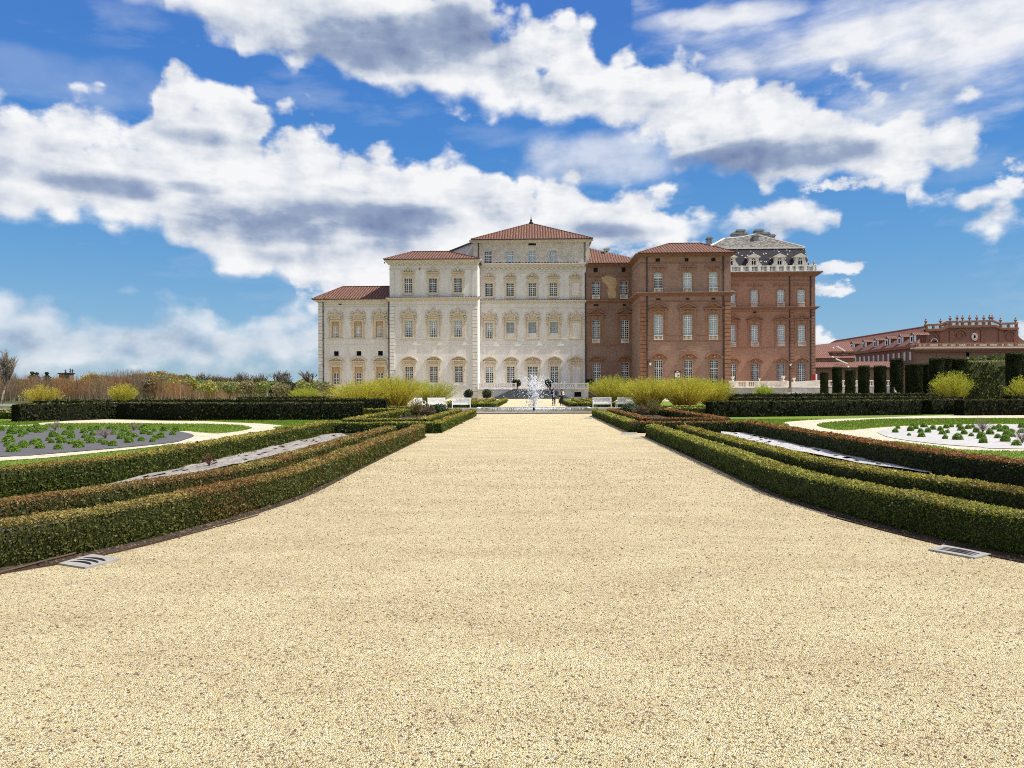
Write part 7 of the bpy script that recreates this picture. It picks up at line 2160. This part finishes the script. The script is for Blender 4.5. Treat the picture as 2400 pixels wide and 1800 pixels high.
zt1 = V(1912, 817, Yt_)[1]; zt2 = V(1955, 800, Yt_)[1]
mb.quad((xa, Ya + 4, zB), (xm + .5, Ya + 4, zB), (V(1990, 812, Yt_)[0], Yt_, zt2), (xa, Yt_, zt1)); mb.poly([(xm + .5, Ya + 4, zB), (xm + .5, Ya + 30, zB), (V(1990, 812, Yt_)[0], Yt_, zt2)]); mb.build('roof', M['tiles_far'], an)
# low flat wing with glazed openings
Yc = Ya + 6; Pc = Plane(Yc); m2 = MB(); z0_, z1_ = Pc.z(841, 1975), Pc.z(826.5, 1975)
ops = [(Pc.x(1955.5), Pc.x(1964), Pc.z(836, 1975), Pc.z(829, 1975)), (Pc.x(1971.5), Pc.x(1990.5), Pc.z(835.5, 1975), Pc.z(829, 1975))]
wall(m2, Pc.x(1952), Pc.x(2003), z0_ - .5, z1_, Yc, ops, .4); shell(m2, Pc.x(1952), Pc.x(2003), Yc, Yc + 10, z0_ - .5, z1_); m2.build('clerestory', [M['brick_far'], M['curtain']], an)
m2 = MB(); m2.box(Pc.x(1950), Pc.x(2006), Yc - .5, Yc + 11, z1_ + .002, z1_ + .35); m2.build('flat_roof', M['terra'], an)
for (pa, pb, Y_) in (((1969.5, 840), (1987, 853.5), Ya - .2), ((1971, 810.5), (1981, 823.5), Ya + 5)):
    m2 = MB(); (xp, zp), (xq, zq) = V(*pa, Y_), V(*pb, Y_); m2.tube([(xp, Y_ + 2.6, zp), (xq, Y_, zq)], .22, 5); m2.build('roof_flashing', M['white_stone'], an)
for px, py, Y_ in ((1953, 816, Ya + 8), (1951.5, 837.5, Ya + 4), (1988, 860, Ya - 1)):
    x, z = V(px, py, Y_); m2 = MB(); m2.ball((x, Y_, z), .26, 6, 5); m2.build('roof_vent', M['white_stone'], an)

# ornate end block
en = empty('ornate_building', (0, 0, 0), 0, 'ornate brick end block crowned by an urn studded balustrade, far right', 'building')
Yl = 188.0; Pl = Plane(Yl); pw = 2280
xl0, xl1 = xw - .25, Pl.x(2520)
zL0, zL1 = Pl.z(816.5, pw), Pl.z(803, pw)
mb = MB(); mb.box(xl0, xl1, Yl, Yl + 1.3, 0, zL0); mb.box(xe - 1.0, xl1 - .05, Yl + 1.2, Yl + 26, 0, zL0 - .01); mb.build('lower_wall', M['brick_far'], en)
mb = MB(); cornice(mb, xl0, xl1, zL0 - .9, zL0, Yl, .9, 3, yb=1.2); mb.build('cornice', M['terra_dark'], en)
mb = MB(); mb.box(xl0 - .9, xl1 + 1, Yl - .91, Yl + 1.35, zL0 + .004, zL0 + .22); mb.build('coping', M['white_stone'], en)
mb = MB(); mb.box(xl0 - .05, xl1, Yl - .1, Yl + .5, zL1 - .35, zL1); mb.box(xl0 - .05, xl1, Yl - .05, Yl + .5, zL0 + .23, zL0 + .55); mb.build('parapet_rail', M['terra'], en)
bays = [(2154, 2161), (2164, 2170.5), (2179.5, 2200), (2208.5, 2222), (2227.5, 2241.5), (2247.5, 2267), (2274, 2276), (2282.5, 2290), (2295, 2315), (2320, 2339.5), (2348, 2355), (2361, 2377.5), (2385, 2405), (2412, 2435)]
for a, b in bays:
    m2 = MB(); balusters(m2, Pl.x(a), Pl.x(b), zL0 + .5, zL1 - .3, Yl + .2, .42, .14, .1, .1); m2.build('balustrade', M['white_stone'], en)
edge = [bays[0][0] - 2] + [v for q in bays for v in q] + [2450]
for k in range(0, len(edge), 2):
    m2 = MB(); m2.box(Pl.x(edge[k]), Pl.x(edge[k + 1]), Yl - .02, Yl + .5, zL0 + .54, zL1 - .34); m2.build('pier', M['brick_far'], en)
mb = MB(); mb.box(xl0 + .5, xl1, Yl + 1.2, Yl + 1.4, zL0 + .3, zL1 - .4); mb.build('back_wall', M['attic'], en)
for px in (2200, 2266, 2268, 2350, 2382):
    m2 = MB(); m2.box(Pl.x(px) - .5, Pl.x(px) + .5, Yl - .2, Yl + .1, 0, zL0 - 1.0); m2.build('pilaster', M['terra_dark'], en)
m2 = MB(); m2.box(xl0, xl1, Yl - .14, Yl + .1, Pl.z(831, pw), Pl.z(829, pw)); m2.build('string_course', M['terra_dark'], en)
for px in (2222, 2310):
    m2 = MB(); m2.arc(Pl.x(px), Pl.z(848, pw), 1.2, 1.55, Yl - .25, Yl + .1, 0, pi, 8); m2.build('arch', M['terra_dark'], en)
# upper storey with shaped skyline
Yu = 197.0; Pu = Plane(Yu)
prof = [(2167.5, 772.5), (2205, 771.5), (2219, 764), (2330, 763.5), (2345, 770), (2384, 769.5), (2386, 776), (2384, 783), (2390, 792), (2402, 800)]
pts = [(Pu.x(2167.5), Pu.z(812, pw))] + [(Pu.x(a), Pu.z(b, pw)) for a, b in prof] + [(Pu.x(2404), Pu.z(812, pw))]
mb = MB(); mb.prism(pts[::-1][::-1], Yu, Yu + 10); mb.build('upper_wall', M['brick_far'], en)
def poly_band(name, pp, dz0, dz1, y0_, y1_, mat):
    for (a, b), (c, d) in zip(pp[:-1], pp[1:]):
        m_ = MB(); m_.prism([(Pu.x(a), Pu.z(b, pw) + dz0), (Pu.x(c), Pu.z(d, pw) + dz0), (Pu.x(c), Pu.z(d, pw) + dz1), (Pu.x(a), Pu.z(b, pw) + dz1)], y0_, y1_); m_.build(name, mat, en)
poly_band('cornice', prof[:6], -.45, .12, Yu - .7, Yu + 1, M['terra_dark'])
rail = [(2167, 762.5), (2205, 761), (2218, 755), (2327, 753.5), (2343, 760), (2385, 759)]
poly_band('parapet_rail', rail, -.1, .32, Yu - .3, Yu + .4, M['terra'])
posts = [(2170, 2173), (2186, 2189), (2202.5, 2206.5), (2225.5, 2230), (2241.5, 2245), (2254, 2258), (2270, 2274.5), (2286.5, 2291), (2303, 2307.5), (2317, 2321), (2343, 2347), (2362, 2365), (2380.5, 2384.5)]
zl = lambda px: np.interp(px, [p[0] for p in rail], [p[1] for p in rail]); zb_ = lambda px: np.interp(px, [p[0] for p in prof[:6]], [p[1] for p in prof[:6]])
for a, b in posts:
    m2 = MB(); m2.box(Pu.x(a), Pu.x(b), Yu - .25, Yu + .35, Pu.z(zb_(a), pw) + .1, Pu.z(zl(a), pw) - .08); m2.build('pier', M['brick_far'], en)
for (a0, a1), (b0_, b1_) in zip(posts[:-1], posts[1:]):
    if a1 > 2205 and a1 < 2226: continue
    m2 = MB(); zq = Pu.z(zb_((a1 + b0_) / 2), pw) + .1; zw = Pu.z(zl((a1 + b0_) / 2), pw) - .1
    balusters(m2, Pu.x(a1), Pu.x(b0_), zq, zw, Yu, .5, .13, .12, .12); m2.build('balustrade', M['white_stone'], en)
m2 = MB(); m2.box(Pu.x(2206.5), Pu.x(2225.5), Yu - .2, Yu + .3, Pu.z(764, pw), Pu.z(757, pw)); m2.build('pier', M['brick_far'], en)
for k, (px, py) in enumerate(((2170, 761), (2204.5, 760.5), (2227, 754.5), (2243.5, 753), (2256, 753), (2272.5, 753), (2289.5, 753), (2306, 753), (2319.5, 751.5), (2325.5, 752.5), (2345, 758.5), (2380, 758))):
    x, z = V(px, py, Yu); m2 = MB(); m2.lathe((x, Yu, z - .1), [(.42, 0), (.2, .3), (.15, .5), (.36, .8), (.40, 1.0), (.22, 1.15), (.1, 1.22)], 8); m2.ball((x, Yu, z + 1.36), .2, 6, 5); m2.build('urn', M['terra'], en)
# pilasters, scroll frames, oval window
for px in (2171, 2206, 2230, 2290, 2303, 2345, 2380):
    m2 = MB(); m2.box(Pu.x(px) - .55, Pu.x(px) + .55, Yu - .3, Yu + .1, Pu.z(802, pw), Pu.z(775, pw)); m2.build('pilaster', M['terra_dark'], en)
for px, py, r in ((2186, 791, 1.5), (2366, 790, 1.4), (2250, 786, 1.3)):
    x, z = V(px, py, Yu); m2 = MB(); m2.arc(x, z, r, r + .4, Yu - .35, Yu + .1, 0, pi, 10); m2.arc(x, z, r * .5, r * .5 + .3, Yu - .25, Yu + .1, 0, 2 * pi, 10); m2.build('scroll_frame', M['terra_dark'], en)
x, z = V(2281, 789.5, Yu); m2 = MB(); m2.arc(x, z, .55, .72, Yu - .3, Yu + .1, 0, 2 * pi, 14, .75)
for s_ in range(4): m2.arc(x, z, .72, 1.0, Yu - .28, Yu + .1, s_ * pi / 2 - .18, s_ * pi / 2 + .18, 2, .75)
m2.arc(x, z, .95, 1.12, Yu - .3, Yu + .1, 0, 2 * pi, 16, .72); o = m2.build('oval_window', M['white_stone'], en); o.data.transform(Matrix.Translation(Vector((x, 0, z))) @ Matrix.Scale(.86, 4) @ Matrix.Diagonal((1, 1, 1.0, 1)) @ Matrix.Scale(1.16, 4, (0, 1, 0)) @ Matrix.Translation(Vector((-x, 0, -z))))
m2 = MB(); m2.ball((x, Yu, z), .62, 12, 8, 1.05, .7, .08); m2.build('pane', M['room'], o)
x, z = V(2188.5, 802, Yu); m2 = MB(); m2.arc(x, z, .75, .95, Yu - .3, Yu + .1, 0, pi, 10); m2.arc(x, z, 0.01, .74, Yu - .1, Yu + .1, 0, pi, 10, mi=1); m2.build('lunette_window', [M['white_stone'], M['room']], en)

# ================================================================== people
SKIN = simple('skin', (.52, .30, .21), .6, .06, 8)


def skin_mesh(name, verts, edges, radii, mat, parent, root=0, sub=1):
    me = bpy.data.meshes.new(name); me.from_pydata([tuple(v) for v in verts], edges, []); me.materials.append(mat)
    o = bpy.data.objects.new(name, me); COL.objects.link(o); o.parent = parent
    md = o.modifiers.new('skin', 'SKIN'); md.use_smooth_shade = True
    sv = me.skin_vertices[0].data
    for i, r in enumerate(radii):
        sv[i].radius = r if isinstance(r, tuple) else (r, r); sv[i].use_root = (i == root)
    o.modifiers.new('sub', 'SUBSURF').levels = sub; o.modifiers['sub'].render_levels = sub
    return o


def person(loc, rz, label, h=1.75, sex='m', coat=(.03, .035, .06), inner=(.45, .48, .62), legs=(.04, .045, .06), hair=(.03, .02, .015), coat_len=.70, stride=.16, hairlen=.0, armL=(.16, -.12), armR=(.05, .02), shoes=(.05, .03, .02)):
    t = empty('person', loc, rz, label, 'person'); k = h / 1.75
    mat = lambda n_, c: simple(n_, c, .8, .12, 6)
    S = lambda v: (v[0] * k, v[1] * k, v[2] * k)
    # joints (figure faces -y)
    pel, sp, ch, nk, hd = (0, 0, .95), (0, .005, 1.12), (0, .0, 1.33), (0, .0, 1.49), (0, -.015, 1.62)
    J = {}
    for s, n_ in ((-1, 'r'), (1, 'l')):
        f = stride * s
        J[n_] = [(s * .09, 0, .90), (s * .095, -f * .45 - .02, .50), (s * .10, -f + .05 * (s < 0), .085), (s * .105, -f - .13, .035)]
        a = armL if s > 0 else armR
        J[n_ + 'a'] = [(s * .185, .01, 1.42), (s * .255, .03 + a[1] * .2, 1.15), (s * (.25 - a[0] * .3), a[1] - .04, .93 + a[0] * .5), (s * (.245 - a[0] * .4), a[1] - .07, .86 + a[0] * .6)]
    V_ = [pel, sp, ch, nk, hd, (0, -.01, 1.71)]; E = [(0, 1), (1, 2), (2, 3), (3, 4), (4, 5)]; R = [.12, .115, .13, .052, .082, .07]
    for n_ in ('r', 'l'):
        b = len(V_); V_ += J[n_]; E += [(0, b), (b, b + 1), (b + 1, b + 2), (b + 2, b + 3)]; R += [.085, .056, .038, .034]
        b = len(V_); V_ += J[n_ + 'a']; E += [(2, b), (b, b + 1), (b + 1, b + 2), (b + 2, b + 3)]; R += [.052, .04, .027, .030]
        w_ = Vector(J[n_ + 'a'][3]); d = (w_ - Vector(J[n_ + 'a'][2])).normalized(); sd_ = Vector((0, 1, 0))
        for q in range(4):   # fingers, unequal and slightly curled
            p1 = w_ + sd_ * (-.027 + .018 * q) + d * .035; L = (.07, .08, .077, .06)[q]; p2 = p1 + d * L * .6 + Vector((0, -.012, 0)); p3 = p2 + d * L * .4 + Vector((0, -.03, 0))
            b2 = len(V_); V_ += [tuple(p1), tuple(p2), tuple(p3)]; E += [(b + 3, b2), (b2, b2 + 1), (b2 + 1, b2 + 2)]; R += [.011, .010, .008]
        b2 = len(V_); p1 = w_ + Vector((0, -.035, .0)); p2 = p1 + d * .045 + Vector((0, -.02, 0)); V_ += [tuple(p1), tuple(p2)]; E += [(b + 3, b2), (b2, b2 + 1)]; R += [.012, .010]
    skin_mesh('body', [S(v) for v in V_], E, [r * k for r in R], SKIN, t, 0)
    # face
    m2 = MB(); m2.ball(S((0, -.105, 1.615)), .016 * k, 6, 5, 1.5); 
    m2.ball(S((0, -.09, 1.575)), .022 * k, 6, 4, .35, 1.2, .6); m2.build('face_detail', simple('lips', (.40, .17, .13), .6), t)
    for s in (-1, 1):
        m2 = MB(); m2.ball(S((s * .032, -.088, 1.645)), .012 * k, 6, 5); m2.build('eye', M['room'], t)
        m2 = MB(); m2.ball(S((s * .083, .0, 1.62)), .024 * k, 6, 5, 1.4, .4); m2.build('ear', SKIN, t)
    m2 = MB(); m2.ball(S((0, .018, 1.672)), .098 * k, 12, 8, .98, .95, 1.05)
    if hairlen:
        m2.ball(S((0, .05, 1.55)), .10 * k, 10, 8, 1.4, 1.0, .7)
        for s in (-1, 1): m2.ball(S((s * .085, .0, 1.52)), .042 * k, 8, 6, 3.0, 1, 1)
    m2.build('hair', mat('hair', hair), t)
    # trousers
    V2 = [(0, 0, .97)]; E2 = []; R2 = [(.165, .12)]
    for n_ in ('r', 'l'):
        b = len(V2); q = J[n_]; V2 += [q[0], q[1], (q[2][0], q[2][1], .10)]; E2 += [(0, b), (b, b + 1), (b + 1, b + 2)]; R2 += [.105, .078, .062]
    skin_mesh('trousers', [S(v) for v in V2], E2, [(r if not isinstance(r, tuple) else r[0]) * k for r in R2], mat('trouser_cloth', legs), t, 0)
    for n_ in ('r', 'l'):
        q = J[n_][3]; m2 = MB(); m2.ball(S((q[0], q[1] + .06, .045)), .05 * k, 8, 6, .9, 1, 2.4); m2.build('shoe', mat('shoe_leather', shoes), t)
    # coat: torso with sleeves, open at the front
    V3 = [(0, .01, coat_len + .0), (0, .01, 1.05), (0, .005, 1.32), (0, .01, 1.47)]; E3 = [(0, 1), (1, 2), (2, 3)]; R3 = [.185, .165, .165, .075]
    for n_ in ('ra', 'la'):
        b = len(V3); q = J[n_]; V3 += [q[0], q[1], q[2]]; E3 += [(2, b), (b, b + 1), (b + 1, b + 2)]; R3 += [.078, .066, .05]
    skin_mesh('coat', [S(v) for v in V3], E3, [r * k for r in R3], mat('coat_cloth', coat), t, 0)
    m2 = MB(); m2.prism([S((-.06, 0, coat_len + .06))[::2], S((.06, 0, coat_len + .06))[::2], S((.075, 0, 1.2))[::2], S((.045, 0, 1.46))[::2], S((-.045, 0, 1.46))[::2], S((-.075, 0, 1.2))[::2]], -.20 * k, -.06 * k)
    m2.build('shirt', mat('shirt_cloth', inner), t)
    return t
x, y = G(1298, 951.6); x = V(1298, 951, 78)[0]
person((x, 78, 0), 0, 'man in dark blazer, light blue shirt and jeans walking past the pool', 1.76, 'm', (.018, .018, .035), (.42, .44, .62), (.03, .035, .055), (.06, .035, .025), .80, .13, 0, (.05, .06), (.42, -.16), (.14, .04, .02))
x = V(1316.5, 951, 78)[0]
person((x, 78.1, 0), 0, 'woman in pale patterned jacket, sunglasses and dark trousers beside the man', 1.70, 'f', (.50, .50, .43), (.03, .03, .035), (.022, .024, .035), (.05, .025, .018), .84, .10, 1, (.42, -.18), (.42, -.16), (.015, .015, .015))
p = bpy.data.objects['person.001']
m2 = MB(); m2.tube([(-.075, -.098, 1.60), (-.03, -.11, 1.60), (.03, -.11, 1.60), (.075, -.098, 1.60)], .018, 6); m2.build('sunglasses', M['room'], p)
m2 = MB(); m2.ball((-.2, -.16, .93), .12, 10, 8, .8, 1, .5); o = m2.build('handbag', M['room']); o.location = p.location; tag(o, 'dark handbag carried by the woman in the pale jacket', 'bag')
x = V(2095.5, 915, 70)[0]
person((x, 70, 0), .3, 'person in dark coat and white top standing between the yew columns', 1.74, 'f', (.015, .016, .03), (.75, .73, .70), (.02, .02, .03), (.07, .03, .02), .80, .08, 1)
